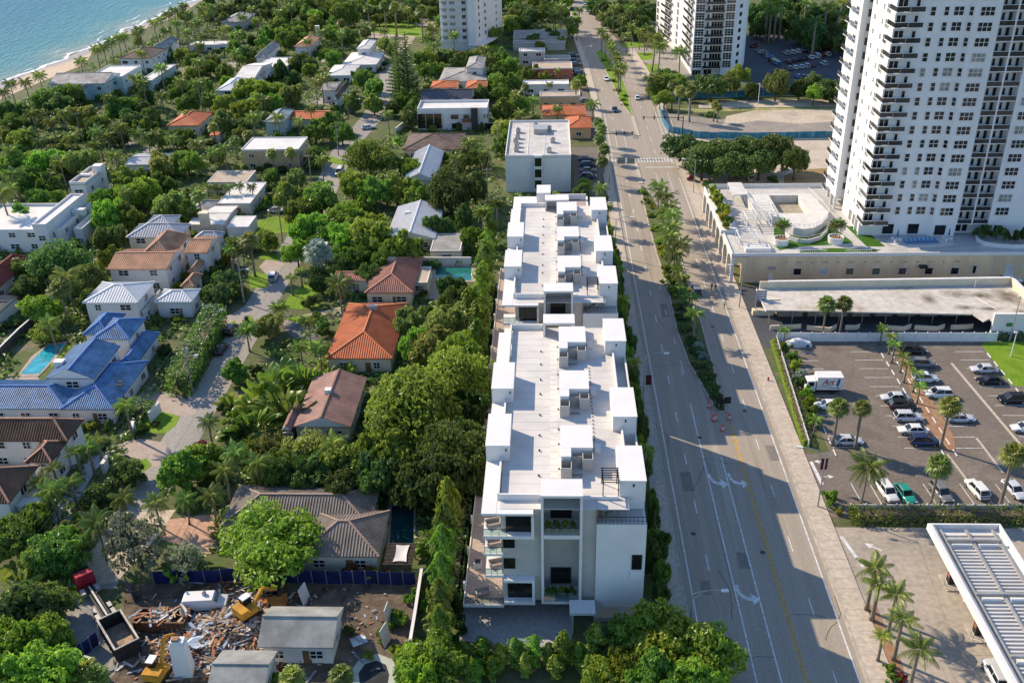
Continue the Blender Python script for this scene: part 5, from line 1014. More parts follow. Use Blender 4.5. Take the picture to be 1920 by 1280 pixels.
def carproto(kind):
    L, W, zb, H = {'sedan': (4.75,1.82,0.86,1.42), 'suv': (4.7,1.9,1.02,1.70), 'hatch': (4.2,1.78,0.92,1.5), 'van': (5.2,1.98,1.1,1.95), 'pickup': (5.5,1.98,1.08,1.85)}[kind]
    root = bpy.data.objects.new('car', None); COL.objects.link(root); a = L/2
    b = MB()
    loft(b, [lower(-a,W*0.80,0.38,zb-0.16), lower(-a+0.12,W*0.92,0.26,zb-0.04), lower(-a+0.7,W,0.22,zb), lower(-0.2,W,0.20,zb), lower(a-1.25,W,0.22,zb-0.02), lower(a-0.35,W*0.93,0.26,zb-0.14), lower(a-0.06,W*0.82,0.32,zb-0.25), lower(a,W*0.74,0.4,zb-0.32)])
    body = b.build('body', m_paint, root, smooth=True)
    g = MB(); rt = MB()
    cab = {'sedan': (-a+0.35,-a+1.25,0.35,a-1.25), 'suv': (-a+0.12,-a+0.55,0.45,a-1.15), 'hatch': (-a+0.1,-a+0.6,0.4,a-0.95), 'van': (-a+0.05,-a+0.25,a-1.7,a-0.85), 'pickup': (-0.9,-0.7,0.75,a-1.45)}[kind]
    x0, x1, x2, x3 = cab; wb = W*0.86; wt = W*0.70; zt = H-0.05
    g.add([(x0,-wb/2,zb-0.02),(x3,-wb/2,zb-0.05),(x3,wb/2,zb-0.05),(x0,wb/2,zb-0.02),(x1,-wt/2,zt),(x2,-wt/2,zt),(x2,wt/2,zt),(x1,wt/2,zt)],[(4,5,6,7),(0,1,5,4),(1,2,6,5),(2,3,7,6),(3,0,4,7)])
    g.build('windows', m_cglass, root)
    e = 0.04; rt.add([(x1-0.08,-wt/2-0.03,zt-0.02),(x2+0.08,-wt/2-0.03,zt-0.02),(x2+0.08,wt/2+0.03,zt-0.02),(x1-0.08,wt/2+0.03,zt-0.02),(x1+0.05,-wt/2+0.06,H),(x2-0.08,-wt/2+0.06,H),(x2-0.08,wt/2-0.06,H),(x1+0.05,wt/2-0.06,H)],[(4,5,6,7),(0,1,5,4),(1,2,6,5),(2,3,7,6),(3,0,4,7)])
    for sy in (-1,1):
        for (xb, xt) in ((x0,x1),(x3,x2),((x0+x3)/2-0.1,(x1+x2)/2)): rt.bar((xb,sy*(wb/2+0.005),zb-0.05),(xt,sy*(wt/2+0.02),zt),0.09,0.07)
    if kind == 'pickup':
        rt.box(-a+0.1,-W/2*0.95,zb,-0.95,-W/2*0.84,zb+0.12); rt.box(-a+0.1,W/2*0.84,zb,-0.95,W/2*0.95,zb+0.12); bd = MB(); bd.box(-a+0.2,-W/2*0.83,zb+0.001,-0.95,W/2*0.83,zb+0.012); bd.build('cargo_bed', m_black, root)
    rt.build('roof', m_paint, root)
    wm = MB(); wm.tube([(0,-0.11,0),(0,0.11,0)],0.33,14); wme = wm.mesh('wheel', m_tyre, False); rm = MB(); rm.tube([(0,-0.125,0),(0,0.125,0)],0.2,10); rme_ = rm.mesh('rim', m_rim)
    for x in (-a+0.85,a-0.9):
        for y in (-W/2+0.08,W/2-0.08): o = ob('wheel', wme, root, (x,y,0.33)); ob('rim', rme_, o)
    for y in (-1,1):
        h = MB(); h.box(a-0.2,y*W*0.33-0.18,zb-0.38,a-0.03,y*W*0.33+0.16,zb-0.24); h.build('headlight', m_hl, root); h = MB(); h.box(-a-0.01,y*W*0.36-0.16,zb-0.30,-a+0.14,y*W*0.36+0.14,zb-0.14); h.build('tail_light', m_tl, root); h = MB(); h.box(x3-0.45,y*(W/2+0.08)-0.1,zb-0.02,x3-0.3,y*(W/2+0.08)+0.1,zb+0.14); h.build('mirror', m_paint, root)
    return root
CP = {k: carproto(k) for k in ('sedan','suv','hatch','van','pickup')}
COLR = {'white': (0.66,0.66,0.65), 'silver': (0.50,0.52,0.55), 'black': (0.012,0.012,0.014), 'grey': (0.16,0.165,0.17), 'navy': (0.02,0.035,0.09), 'green': (0.02,0.26,0.20), 'red': (0.16,0.02,0.02), 'tan': (0.30,0.26,0.20), 'blue': (0.10,0.20,0.38), 'teal': (0.10,0.32,0.32)}
CARN = {'sedan': 'sedan', 'suv': 'SUV', 'hatch': 'hatchback', 'van': 'van', 'pickup': 'pickup truck'}
CARS = []
def car(kind, col, px_=None, py_=None, rz=0.0, label='', group='cars', at=None, name='parked_car', z0=0.01):
    q = G(px_, py_, 0.7) if at is None else Vector((at[0],at[1],0))
    c = copy_tree(CP[kind], None, COLR[col]); c.name = name; c.location = (q.x,q.y,z0); c.rotation_euler[2] = rz
    tag(c, label, 'van' if kind == 'van' else 'pickup' if kind == 'pickup' else 'car', group); CARS.append(c); return c
PI = math.pi
def tl4(x, y): return 1440+x/4, 640+y/4
g_ = 'cars in the parking lot'
for kd, cl, x, y, rz, lb in (('sedan','white',450,470,PI,'white sedan parked below the box truck, partly behind a palm'),('sedan','silver',600,735,0,'silver sedan parked at the lot corner between two thin palms'),
    ('sedan','silver',950,412,PI,'silver sedan at the top of the central row of parked cars'),('suv','black',1010,475,0,'dark maroon SUV between silver cars in the central row'),('suv','silver',1050,560,0,'silver SUV third in the central row of parked cars'),('sedan','white',1085,655,PI,'white sedan with dark sunroof in the central row'),('suv','navy',1170,740,0,'navy SUV at the near end of the central row'),
    ('suv','white',1175,270,0,'white SUV behind the palm row in the middle island'),('suv','white',1280,385,PI,'white SUV with green windscreen beside the palm island'),('sedan','silver',1440,565,0,'silver sedan behind the stout fan palm'),('suv','black',1090,60,0,'black car in the fence shade at the top of the palm island'),('suv','grey',1160,160,0,'dark grey SUV under the palms near the white fence'),
    ('sedan','silver',1620,200,PI,'silver sedan beside the bright lawn'),('sedan','black',1665,285,PI,'black convertible with tan top beside the lawn'),('suv','black',1830,425,PI,'black SUV parked by the lawn edge'),('sedan','white',1935,640,PI,'white car cut by the frame at the lot side')):
    car(kd, cl, *tl4(x, y), rz, lb, g_)
for kd, cl, x, y, rz, lb in (('suv','white',895,1118,-1.42,'white SUV with sunroof nose to the near fence'),('sedan','green',1030,1130,-1.42,'teal green sedan at the near fence'),('suv','grey',1300,1125,-1.42,'dark grey SUV behind the palm at the near fence'),('suv','white',1570,1100,1.72,'white SUV between fan palms at the near fence'),('sedan','silver',1850,1100,-1.42,'silver sedan under the tall palm at the near fence')):
    car(kd, cl, *tl4(x, y), rz, lb, g_)
car('suv','white',1895,524,0.05,'white SUV in the alley behind the motel',g_); car('suv','silver',1868,1262,PI/2,'silver SUV at the pump under the station canopy',g_)
# car under a silver cover
q = G(1497,648); t = thing('covered_car', 'car under a silver fabric cover beside the white fence', 'covered car', (q.x,q.y,0.01)); b = MB()
def csec(x, w, h, j): return (x, [(-w/2*(1.04+j),0.04),(-w/2,0.5),(-w/2*0.86,h*0.78+j*0.2),(-w/2*0.55,h),(0,h+0.03-j*0.3),(w/2*0.55,h),(w/2*0.86,h*0.78-j*0.2),(w/2,0.5),(w/2*(1.04-j),0.04)])
loft(b, [csec(x, w, h, rnd.uniform(-.06,.06)) for x, w, h in ((-2.45,1.5,0.55),(-2.2,1.8,0.85),(-1.6,1.88,0.98),(-1.0,1.9,1.35),(-0.3,1.9,1.46),(0.3,1.9,1.42),(1.0,1.9,1.1),(1.5,1.88,0.95),(2.1,1.8,0.82),(2.4,1.5,0.55))]); b.build('cover', mat('silver_cover',(0.60,0.62,0.66),rough=0.5,var=0.2,scale=2,bump=0.6,bscale=3), t)
w_ = MB(); w_.tube([(0,-0.1,0),(0,0.1,0)],0.33,12); wmm = w_.mesh('wheel', m_tyre)
for x in (-1.5,1.5): ob('wheel', wmm, t, (x,-0.86,0.33))
# box truck with its lettering
q = G(*tl4(395,325), 1.2); t = thing('box_truck', 'white box truck with red lettering parked beside the shrubs', 'truck', (q.x+0.2,q.y,0.01), 0); 
def bx_(name, m, *qs):
    b = MB()
    for z in qs: b.box(*z)
    return b.build(name, m, t)
bx_('cargo_box', m_white, (-1.2,-1.15,0.85,3.3,1.15,3.35)); bx_('chassis', m_black, (-3.0,-0.9,0.45,3.2,0.9,0.83)); b = MB(); loft(b, [(x,[(-1.05,0.5),(-1.08,1.3),(-1.0,zz),(1.0,zz),(1.08,1.3),(1.05,0.5)]) for x, zz in ((-3.15,1.35),(-3.05,1.6),(-2.75,2.5),(-1.35,2.6))]); b.build('cab', m_white, t)
bx_('windshield', m_cglass, (-3.02,-0.85,1.62,-2.86,0.85,2.35)); bx_('side_window', m_cglass, (-2.6,-1.09,1.55,-1.7,-1.04,2.3)); bx_('side_window', m_cglass, (-2.6,1.04,1.55,-1.7,1.09,2.3)); bx_('bumper', m_metal, (-3.25,-1.0,0.4,-3.12,1.0,0.7)); bx_('headlight', m_hl, (-3.2,-0.95,0.85,-3.12,-0.6,1.05)); bx_('headlight', m_hl, (-3.2,0.6,0.85,-3.12,0.95,1.05))
w2_ = MB(); w2_.tube([(0,-0.13,0),(0,0.13,0)],0.42,14); wm2 = w2_.mesh('wheel', m_tyre)
for x in (-2.3,1.7):
    for y in (-0.95,0.95): ob('wheel', wm2, t, (x,y,0.42))
m_redl = mat('red_lettering', (0.35,0.02,0.04), rough=0.5)
def text(txt, size, loc, parent, m, rot=(PI/2,0,0), shear=0.0, bold=0.0):
    c = bpy.data.curves.new('lettering', 'FONT'); c.body = txt; c.size = size; c.shear = shear; c.extrude = 0.004; c.offset = bold; c.materials.append(m); tmp = bpy.data.objects.new('tmp', c); me = bpy.data.meshes.new_from_object(tmp); bpy.data.objects.remove(tmp); o = bpy.data.objects.new('lettering', me); COL.objects.link(o); o.parent = parent; o.location = loc; o.rotation_euler = rot; return o
text('Art', 1.35, (-0.3,-1.16,2.0), t, m_redl, shear=0.35, bold=0.03)
b = MB(); b.bar((-0.6,-1.155,1.82),(1.6,-1.155,1.82),0.01,0.08); b.bar((-0.3,-1.155,1.6),(1.4,-1.155,1.6),0.01,0.1); b.build('small_print', mat('print_grey',(0.25,0.25,0.3)), t); b = MB(); b.bar((-1.0,-1.156,1.45),(1.0,-1.156,1.28),0.01,0.07); b.bar((1.0,-1.156,1.28),(2.9,-1.156,1.15),0.01,0.1); b.build('swoosh', m_redl, t)
b = MB(); b.lathe([(0.16,2.75),(0.2,2.95),(0.08,3.1)],8,(2.55,-1.16)); b.bar((2.5,-1.17,2.7),(2.35,-1.17,1.7),0.02,0.45); b.bar((2.35,-1.17,1.7),(2.6,-1.17,1.1),0.02,0.14); b.build('painted_figure', mat('print_navy',(0.06,0.08,0.18)), t)
# cars on the avenue
for kd, cl, px_, py_, rz, lb in (('sedan','white',1137,147,-PI/2,'white car driving in the left lanes beside the far palm median'),('sedan','navy',1153,205,-PI/2,'dark blue car driving toward the junction in the left lanes'),('sedan','white',1195,182,PI/2,'white car in the right lanes beside the far median'),('suv','grey',1305,543,PI/2,'dark grey SUV driving beside the palm median'),
    ('sedan','silver',1071,33,-PI/2,'pale car far up the avenue by the grass strip'),('sedan','white',1101,19,PI/2,'white car far up the avenue in the right lanes'),('suv','tan',1107,24,PI/2,'tan car beside the white one far up the avenue'),('sedan','silver',1096,10,PI/2,'pale car at the very top of the avenue')):
    car(kd, cl, px_, py_, rz+0.03, lb, 'cars on the avenue', name='moving_car')
for i, (px_, py_, cl) in enumerate(((1074,104,'navy'),(1076,112,'black'),(1080,120,'grey'),(1083,132,'black'),(1086,137,'navy'))): car('sedan' if i % 2 else 'suv', cl, px_, py_, 0.1, '%s dark car from the top in the angled row left of the avenue' % ('first','second','third','fourth','fifth')[i], 'cars angled left of the avenue')
for i, (px_, py_) in enumerate(((1100,297),(1103,308),(1103,318),(1104,330),(1098,188))): car('suv' if i % 2 else 'sedan', ('black','navy','grey','navy','grey')[i], px_, py_, 0.0, ('dark car topmost in the shaded row beside the flat white building','navy SUV second in the shaded row beside the flat white building','grey car third in the shaded row beside the flat white building','navy SUV nearest in the shaded row beside the flat white building','grey car in shade beside the orange roofed shop')[i], 'cars left of the avenue')
# residential cars
for kd, cl, px_, py_, rz, lb in (('suv','white',512,517,PI/2+0.1,'white SUV parked on the residential street'),('suv','white',402,581,0.1,'white and blue SUV in the driveway of the white metal roof house'),('suv','black',433,617,PI/2-0.1,'black SUV parked by the clipped hedge'),('sedan','black',414,652,PI/2-0.05,'black sedan in the shade of the clipped hedge'),('sedan','white',519,393,0.05,'white sedan in the carport drive by the lawn'),('van','white',637,322,-PI/2,'white van parked on the street below the big rounded tree'),('sedan','silver',690,238,0.4,'grey car in shade on the upper street'),('sedan','grey',1378,327,PI/2,'grey car under the flat-topped trees'),('suv','white',1408,332,PI/2-0.1,'white SUV under the flat-topped trees')):
    car(kd, cl, px_, py_, rz, lb, 'cars in the residential streets' if px_ < 1000 else 'cars under trees')
# far shaded lot
fr_ = random.Random(5); spots = []
for row, (x0, y0, x1, y1, n) in enumerate(((1412,84,1458,118,9),(1470,100,1575,86,10),(1452,120,1568,98,11),(1475,128,1550,118,7),(1492,142,1530,145,4))):
    for i in range(n):
        spots.append((x0+(x1-x0)*(i+0.5)/n, y0+(y1-y0)*(i+0.5)/n, row))
cnt = {}
for px_, py_, row in spots:
    if fr_.random() < 0.1: continue
    cl = fr_.choice(['white','silver','black','grey','navy','red','tan','white','silver','blue']); kd = fr_.choice(['sedan','suv','sedan','hatch','van' if cl == 'white' else 'suv'])
    rn = ('angled row along the wall','back row','middle row','front row','row nearest the trees')[row]; key = (cl, kd, row); cnt.setdefault(key, []).append((px_, car(kd, cl, px_, py_, PI/2+0.15 if row else 0.6, '', 'cars in the shaded far lot')))
ORD = ['leftmost','second from left','third from left','fourth from left','fifth from left','sixth from left']
CW = {'tan': 'tan', 'red': 'dark red'}
for (cl, kd, row), L in cnt.items():
    L.sort(key=lambda a: a[0]); rn = ('angled row along the wall','back row','middle row','front row','row nearest the trees')[row]
    for i, (p, c) in enumerate(L): c['label'] = ('%s %s in the %s of the shaded far parking lot' % (CW.get(cl, cl), CARN[kd], rn)) if len(L) == 1 else ('%s %s, %s such in the %s, far lot' % (CW.get(cl, cl), CARN[kd], ORD[i], rn))
for k in CP.values():
    for c in list(k.children_recursive)+[k]: bpy.data.objects.remove(c)
# ================================================================== houses
def tilemat(n, c, var=0.26): return mat(n, c, rough=0.75, var=var, scale=0.35, spec=0.25, detail=9.0)
R_ = {'blue': mat('blue_glazed_tile', (0.10,0.225,0.40), rough=0.42, var=0.32, scale=0.5, detail=9.0, spec=0.6), 'whitemetal': mat('white_metal_roof', (0.66,0.66,0.65), rough=0.4, var=0.06, spec=0.5), 'tan': tilemat('tan_tile', (0.50,0.27,0.16)), 'greymetal': mat('grey_metal_roof', (0.42,0.43,0.44), rough=0.4, var=0.1, spec=0.5), 'red': tilemat('red_tile', (0.32,0.07,0.05)), 'brown': tilemat('brown_tile', (0.15,0.085,0.055)), 'rust': tilemat('rust_tile', (0.36,0.205,0.165)), 'orange': tilemat('orange_tile', (0.52,0.155,0.065), 0.2), 'pink': tilemat('pink_tile', (0.36,0.17,0.125)), 'greytile': tilemat('grey_tile', (0.215,0.185,0.155)), 'shingle': tilemat('grey_shingle', (0.33,0.335,0.31)), 'dark': mat('dark_metal_roof', (0.045,0.045,0.055), rough=0.4, var=0.15), 'brownsh': tilemat('brown_shingle', (0.17,0.12,0.095), 0.35), 'flat': mat('flat_roof', (0.56,0.53,0.49), var=0.18, scale=0.3), 'flatw': mat('flat_roof_white', (0.68,0.66,0.62), var=0.12, scale=0.25), 'greyflat': mat('flat_roof_grey', (0.32,0.31,0.29), var=0.25, scale=0.35), 'teal': tilemat('teal_roof', (0.30,0.36,0.36)), 'tanflat': mat('tan_flat_roof', (0.46,0.37,0.28), var=0.15, scale=0.3), 'weather': tilemat('weathered_shingle', (0.40,0.385,0.36), 0.35)}
W_ = {'white': m_white, 'cream': mat('cream_wall', (0.66,0.60,0.46), var=0.08), 'teal': mat('pale_teal_wall', (0.42,0.53,0.53), var=0.08), 'tan': mat('tan_wall', (0.52,0.38,0.22), var=0.1), 'grey': mat('grey_wall', (0.46,0.45,0.42), var=0.08), 'red': mat('coral_wall', (0.55,0.16,0.08), var=0.1)}
RIB = {'blue': (0.36,0.24,0.09), 'tan': (0.42,0.26,0.08), 'red': (0.4,0.26,0.08), 'brown': (0.42,0.28,0.10), 'rust': (0.55,0.3,0.06), 'orange': (0.42,0.26,0.09), 'pink': (0.42,0.26,0.09), 'greytile': (0.42,0.26,0.09), 'whitemetal': (0.55,0.09,0.09), 'greymetal': (0.6,0.1,0.09), 'dark': (0.5,0.1,0.09), 'teal': (0.6,0.1,0.07)}
CAPC = {'blue': (0.10,0.20,0.50), 'tan': (0.50,0.29,0.19), 'pink': (0.50,0.24,0.15), 'orange': (0.60,0.22,0.09), 'rust': (0.30,0.17,0.13), 'greytile': (0.34,0.24,0.19), 'brown': (0.42,0.24,0.16)}
FOOT = []
def roof(parent, x0, y0, x1, y1, z, kind, rise, rk, far=False):
    """roof over a rectangle in the parent's space: slopes, ribs and ridge caps"""
    m = R_[rk]; b = MB(); w = x1-x0; d = y1-y0; caps = []; slopes = []; t = 0.18
    if kind == 'flat':
        b.box(x0,y0,z-0.25,x1,y1,z); o = b.build('roof', m, parent); p = MB(); e = 0.22; h = rise
        p.box(x0,y0,z+0.001,x1,y0+e,z+h); p.box(x0,y1-e,z+0.001,x1,y1,z+h); p.box(x0,y0+e,z+0.001,x0+e,y1-e,z+h); p.box(x1-e,y0+e,z+0.001,x1,y1-e,z+h)
        if h > 0.02: p.build('parapet', m_white, o)
        return o
    if kind == 'hip':
        if w >= d: k = d/2; ra = Vector((x0+k,(y0+y1)/2,z+rise)); rb = Vector((x1-k,(y0+y1)/2,z+rise))
        else: k = w/2; ra = Vector(((x0+x1)/2,y0+k,z+rise)); rb = Vector(((x0+x1)/2,y1-k,z+rise))
        A, B, C, D = [Vector(q) for q in ((x0,y0,z),(x1,y0,z),(x1,y1,z),(x0,y1,z))]
        if w >= d: faces = [(A,B,rb,ra),(C,D,ra,rb),(D,A,ra),(B,C,rb)]
        else: faces = [(A,B,ra),(C,D,rb),(D,A,ra,rb),(B,C,rb,ra)]
        caps = [(ra,rb)]+([(A,ra),(D,ra),(B,rb),(C,rb)] if w >= d else [(A,ra),(B,ra),(C,rb),(D,rb)])
    else:
        A, B, C, D = [Vector(q) for q in ((x0,y0,z),(x1,y0,z),(x1,y1,z),(x0,y1,z))]
        if kind == 'gx': ra = Vector((x0,(y0+y1)/2,z+rise)); rb = Vector((x1,(y0+y1)/2,z+rise)); faces = [(A,B,rb,ra),(C,D,ra,rb)]; gab = [(D,A,ra),(B,C,rb)]
        else: ra = Vector(((x0+x1)/2,y0,z+rise)); rb = Vector(((x0+x1)/2,y1,z+rise)); faces = [(D,A,ra,rb),(B,C,rb,ra)]; gab = [(A,B,ra),(C,D,rb)]
        caps = [(ra,rb)]
        g = MB(); 
        for f in gab:
            c = sum(f, Vector())/3; g = MB(); g.face(*[q+(Vector((c.x,c.y,q.z))-q)*0.06-Vector((0,0,0.02)) for q in f]); g.build('gable_wall', m_white, parent)
        pass
    for f in faces: b.face(*f)
    b.face(Vector((x0,y0,z-t)),Vector((x0,y1,z-t)),Vector((x1,y1,z-t)),Vector((x1,y0,z-t)))
    for p, q in ((A,B),(B,C),(C,D),(D,A)): b.face(p-Vector((0,0,t)),q-Vector((0,0,t)),q,p)
    o = b.build('roof', m, parent)
    if rk in RIB and not far:
        sp, rw, rh = RIB[rk]; r = MB()
        for f in faces:
            p, q = f[0], f[1]; e = q-p; L = e.length; e = e/L; top = f[2]; n = (q-p).cross(f[2]-p).normalized(); s = n.cross(e)
            if s.z < 0: s = -s
            if n.z < 0: n = -n
            S = abs((top-p).dot(s)); N = int(L/sp)
            for i in range(N):
                u = (i+0.5)*L/N; a = p+e*u
                # length up the slope until the outline is met
                if len(f) == 4:
                    l0 = (f[3]-p).dot(e); r0 = (f[2]-p).dot(e); k = 1.0
                    if u < l0: k = u/l0 if l0 > 1e-6 else 1
                    if u > r0: k = min(k, (L-u)/(L-r0)) if L-r0 > 1e-6 else k
                else:
                    tt = (f[2]-p).dot(e); k = u/tt if u < tt else (L-u)/(L-tt)
                c = a+s*S*k*0.985; h = e*rw/2
                r.add([a-h, a+h, c+h, c-h, a+n*rh, c+n*rh], [(0,4,5,3),(4,1,2,5),(0,1,4)])
        ro = r.build('roof_ribs', m, o); ro['kind'] = 'stuff'
    cm = mat('cap_'+rk, CAPC[rk], var=0.15) if rk in CAPC else m
    for p, q in caps:
        c = MB(); c.bar(p+Vector((0,0,0.06)), q+Vector((0,0,0.06)), 0.3, 0.16); c.build('ridge_cap', cm, o)
    return o
HN = random.Random(4)
def house(label, wings, wall='white', name='house', extras=(), far=False, wins=True, ov=0.45, cat='house', noplant=True):
    """wings: (near-left eave px, far-right eave px, eave height, roof kind, rise, roof cover)"""
    R = []
    for ax, ay, cx, cy, z, kind, rise, rk in wings:
        a = G(ax, ay, z); c = G(cx, cy, z); R.append((min(a.x,c.x),min(a.y,c.y),max(a.x,c.x),max(a.y,c.y)))
    ox = (R[0][0]+R[0][2])/2; oy = (R[0][1]+R[0][3])/2
    h = thing(name, label, cat, (ox,oy,0))
    for (x0,y0,x1,y1), (ax,ay,cx,cy,z,kind,rise,rk) in zip(R, wings):
        FOOT.append((x0-0.3,y0-0.3,x1+0.3,y1+0.3,z)); x0 -= ox; x1 -= ox; y0 -= oy; y1 -= oy; roof(h, x0, y0, x1, y1, z, kind, rise, rk, far)
        o = ov if kind != 'flat' else 0.05; wl = MB(); wl.box(x0+o,y0+o,0,x1-o,y1-o,z-0.2 if kind != 'flat' else z-0.26); wl.build('wall', W_[wall], h)
        if wins:
            for lv in range(1 if z < 4.6 else 2):
                zc = 1.5+lv*3.0
                n = max(1, int((x1-x0)/4.5)); 
                for i in range(n):
                    ww = HN.choice((1.2,1.6,2.2)); win(h, x0+(x1-x0)*(i+0.5)/n, y0+o-0.02, zc, ww, 1.25, 2, 2 if not far else 1)
                n = max(1, int((y1-y0)/5)); right = (ox+x1) < 0
                for i in range(n): win(h, (x1-o+0.02) if right else (x0+o-0.02), y0+(y1-y0)*(i+0.5)/n, zc, HN.choice((1.2,1.6)), 1.25, 2, 1, rz=PI/2 if right else -PI/2)
            if z < 4.6 and not far: d_ = MB(); d_.box(-0.5,-0.05,0,0.5,0,2.1); d_.build('door', mat('house_door',(0.2,0.11,0.06)), h, (x0+(x1-x0)*0.62,y0+o-0.003,0))
    for e in extras:
        kd, ex, ey, ez, sx, sy, sz, mm = e; q = G(ex, ey, ez)-Vector((ox,oy,0)); b = MB(); b.box(-sx/2,-sy/2,0,sx/2,sy/2,sz)
        if kd == 'chimney': b.box(-sx/2-0.1,-sy/2-0.1,sz,sx/2+0.1,sy/2+0.1,sz+0.15)
        b.build(kd, mm, h, (q.x,q.y,ez))
    return h
house('two storey house with glossy blue tile roofs beside the long pool', [(85,709,226,648,6.0,'gy',1.7,'blue'),(171,636,274,596,6.0,'hip',1.6,'blue'),(154,627,236,588,5.9,'hip',1.5,'blue'),(-90,766,166,712,3.2,'hip',1.7,'blue'),(112,767,279,676,3.2,'hip',1.9,'blue'),(215,690,300,624,3.1,'hip',1.3,'blue')], extras=[('chimney',119,706,4.0,1.6,1.2,3.2,m_white),('skylight',224,722,4.2,1.0,0.5,0.15,m_black),('skylight',226,716,4.4,1.0,0.5,0.15,m_black)])
house('white two storey house with pale standing seam metal hip roofs', [(154,567.5,291,528,5.8,'hip',1.7,'whitemetal'),(288,566,377,542,3.8,'hip',1.2,'whitemetal'),(268,585,300,545,3.0,'flat',0.3,'flatw')])
house('white house under tan barrel tile gables with a clipped entry roof', [(200,505,346,466,5.6,'gx',1.5,'tan'),(257,484,357,440,5.7,'hip',2.7,'tan'),(345,474,413,443,5.6,'gx',1.3,'tan'),(338,537,381,514,3.0,'hip',1.0,'tan'),(352,510,384,490,3.2,'hip',0.9,'tan')])
house('house with grey standing seam hip roofs behind the tan tile house', [(236,445,358,420,5.6,'hip',1.8,'greymetal'),(268,424,340,404,5.7,'hip',1.4,'greymetal'),(361,449,422,436,3.6,'hip',1.2,'greymetal')], wall='cream', extras=[('chimney',386,425,3.0,2.2,1.4,3.6,m_cream)])
house('white cubist house with rooftop stair and glass rails at the left edge', [(-70,436,172,385,5.2,'flat',0.7,'flatw'),(60,424,158,366,7.6,'flat',0.5,'flatw'),(138,432,184,406,4.2,'flat',0.5,'flatw')], extras=[('air_conditioner',120,402,5.3,1.0,1.0,1.1,m_metal),('air_conditioner',126,397,5.3,1.0,1.0,1.1,m_metal),('stair',150,402,5.3,3,1.6,1.5,m_white)])
house('white flat roofed villa with roof furniture behind the left tree belt', [(130,346,198,316,6.6,'flat',0.7,'tanflat')], extras=[('roof_seat',160,330,6.7,3,1.2,0.6,m_white),('stair_box',186,322,6.7,2.5,2.5,2.0,m_white)])
house('house with dark red tile roof cut by the left frame edge', [(-60,546,62,484,3.3,'hip',2.2,'red')], extras=[('skylight',28,487,5.0,0.9,0.9,0.3,m_frame)])
house('open black metal roofed pavilion at the left frame edge', [(-70,590,36,553,3.1,'gx',0.7,'dark')], name='pavilion', cat='pavilion', wins=False)
house('large villa with dark brown barrel tile roofs by the curved drive', [(-90,826,157,786,5.6,'hip',2.2,'brown'),(46,866,127,826,5.0,'hip',1.3,'brown'),(-150,942,72,873,5.6,'hip',2.8,'brown')], extras=[('balcony',58,950,2.8,3.0,2.0,1.0,m_white),('awning_beam',32,945,3.2,6,0.3,0.2,m_greyst)])
house('house with faded rust tile gable half buried in trees', [(548,800,688,708,3.1,'gy',1.8,'rust'),(528,806,566,760,2.9,'gy',0.9,'rust')], wall='cream', extras=[('roof_fan_box',616,736,4.7,1.1,1.1,0.8,m_frame)])
house('bungalow with vivid orange tile hip roof', [(610,672,766,568,3.2,'hip',2.3,'orange'),(742,627,772,592,2.7,'flat',0.05,'tanflat')], wall='cream', extras=[('air_conditioner',700,580,5.3,1.7,1.0,0.9,m_metal)])
house('house with pink barrel tile hip roof beside the square pool', [(683,549,793,482,3.2,'hip',2.1,'pink'),(625,527,700,505,3.0,'gx',0.8,'pink'),(769,530,809,500,2.8,'flat',0.05,'tanflat')], wall='cream', extras=[('air_conditioner',734,489,5.0,1.6,1.0,0.8,m_metal)])
house('house with white ribbed metal gable among dense trees', [(722,448,833,386,3.2,'gy',1.7,'whitemetal'),(806,471,870,438,3.0,'flat',0.1,'greyflat')], wall='cream', extras=[('roof_vent_box',764,400,4.2,1.4,0.9,0.5,m_frame)])
house('low house with weathered grey tile hip roof behind the bright round tree', [(556,1042,731,957,3.1,'hip',2.1,'greytile'),(412,986,714,910,3.1,'hip',2.0,'greytile')], wall='cream')
house('half demolished white house with grey shingle gable roof', [(482,1212,645,1137,3.1,'gx',1.7,'shingle'),(385,1300,521,1219,3.0,'gx',1.3,'shingle')], extras=[('chimney',388,1160,0.2,0.3,0.3,0.2,m_white)])
o = house('white three storey flat roofed building with rooftop air conditioners', [(947,295,1067,228,9.9,'flat',0.55,'flat')], name='flat_roofed_building', cat='building', wins=False)
b = MB(); b.box(-1.1,-18.2,1,1.1,-17.4,10.6); b.build('stair_tower', m_white, o); 
for k in range(3): win(o, 0, -18.24, 2.6+k*3.1, 1.9, 2.4, 1, 1, glass=m_glassd)
for i in range(9): q = ((-6,-12),(-6,-8),(-6.4,-4),(-6,0),(3,-13),(4,-4),(-6,6),(3,8),(-1,11))[i]; acunit(o, q[0], q[1], 9.92, 1.3)
for x in (-6.8,-3,1.5): b = MB(); b.box(x,-15,9.91,x+0.2,14,10.0); b.build('roof_pipe', m_frame, o)
b = MB(); b.box(-1.5,4,9.92,2.5,9,11.4); b.build('plant_room', m_metal, o)
house('shop with orange tile hip roof left of the avenue, farther of two', [(1016,216,1098,197,3.6,'hip',1.6,'orange')], wall='tan', far=True); house('small beige shop with orange tile hip roof beside the flat white building', [(1060,240,1108,219,3.6,'hip',1.5,'orange')], wall='tan', far=True)
house('tan flat roofed shop with a row of small windows behind the orange roofs', [(1012,182,1087,172,4.2,'flat',0.3,'tanflat')], wall='tan', far=True); house('long white flat roofed shop left of the avenue', [(980,160,1066,151,3.6,'flat',0.3,'flatw')], far=True); house('tan shop with coral side wall beside the angled parked cars', [(998,130,1072,117,4.2,'flat',0.3,'tanflat')], wall='red', far=True)
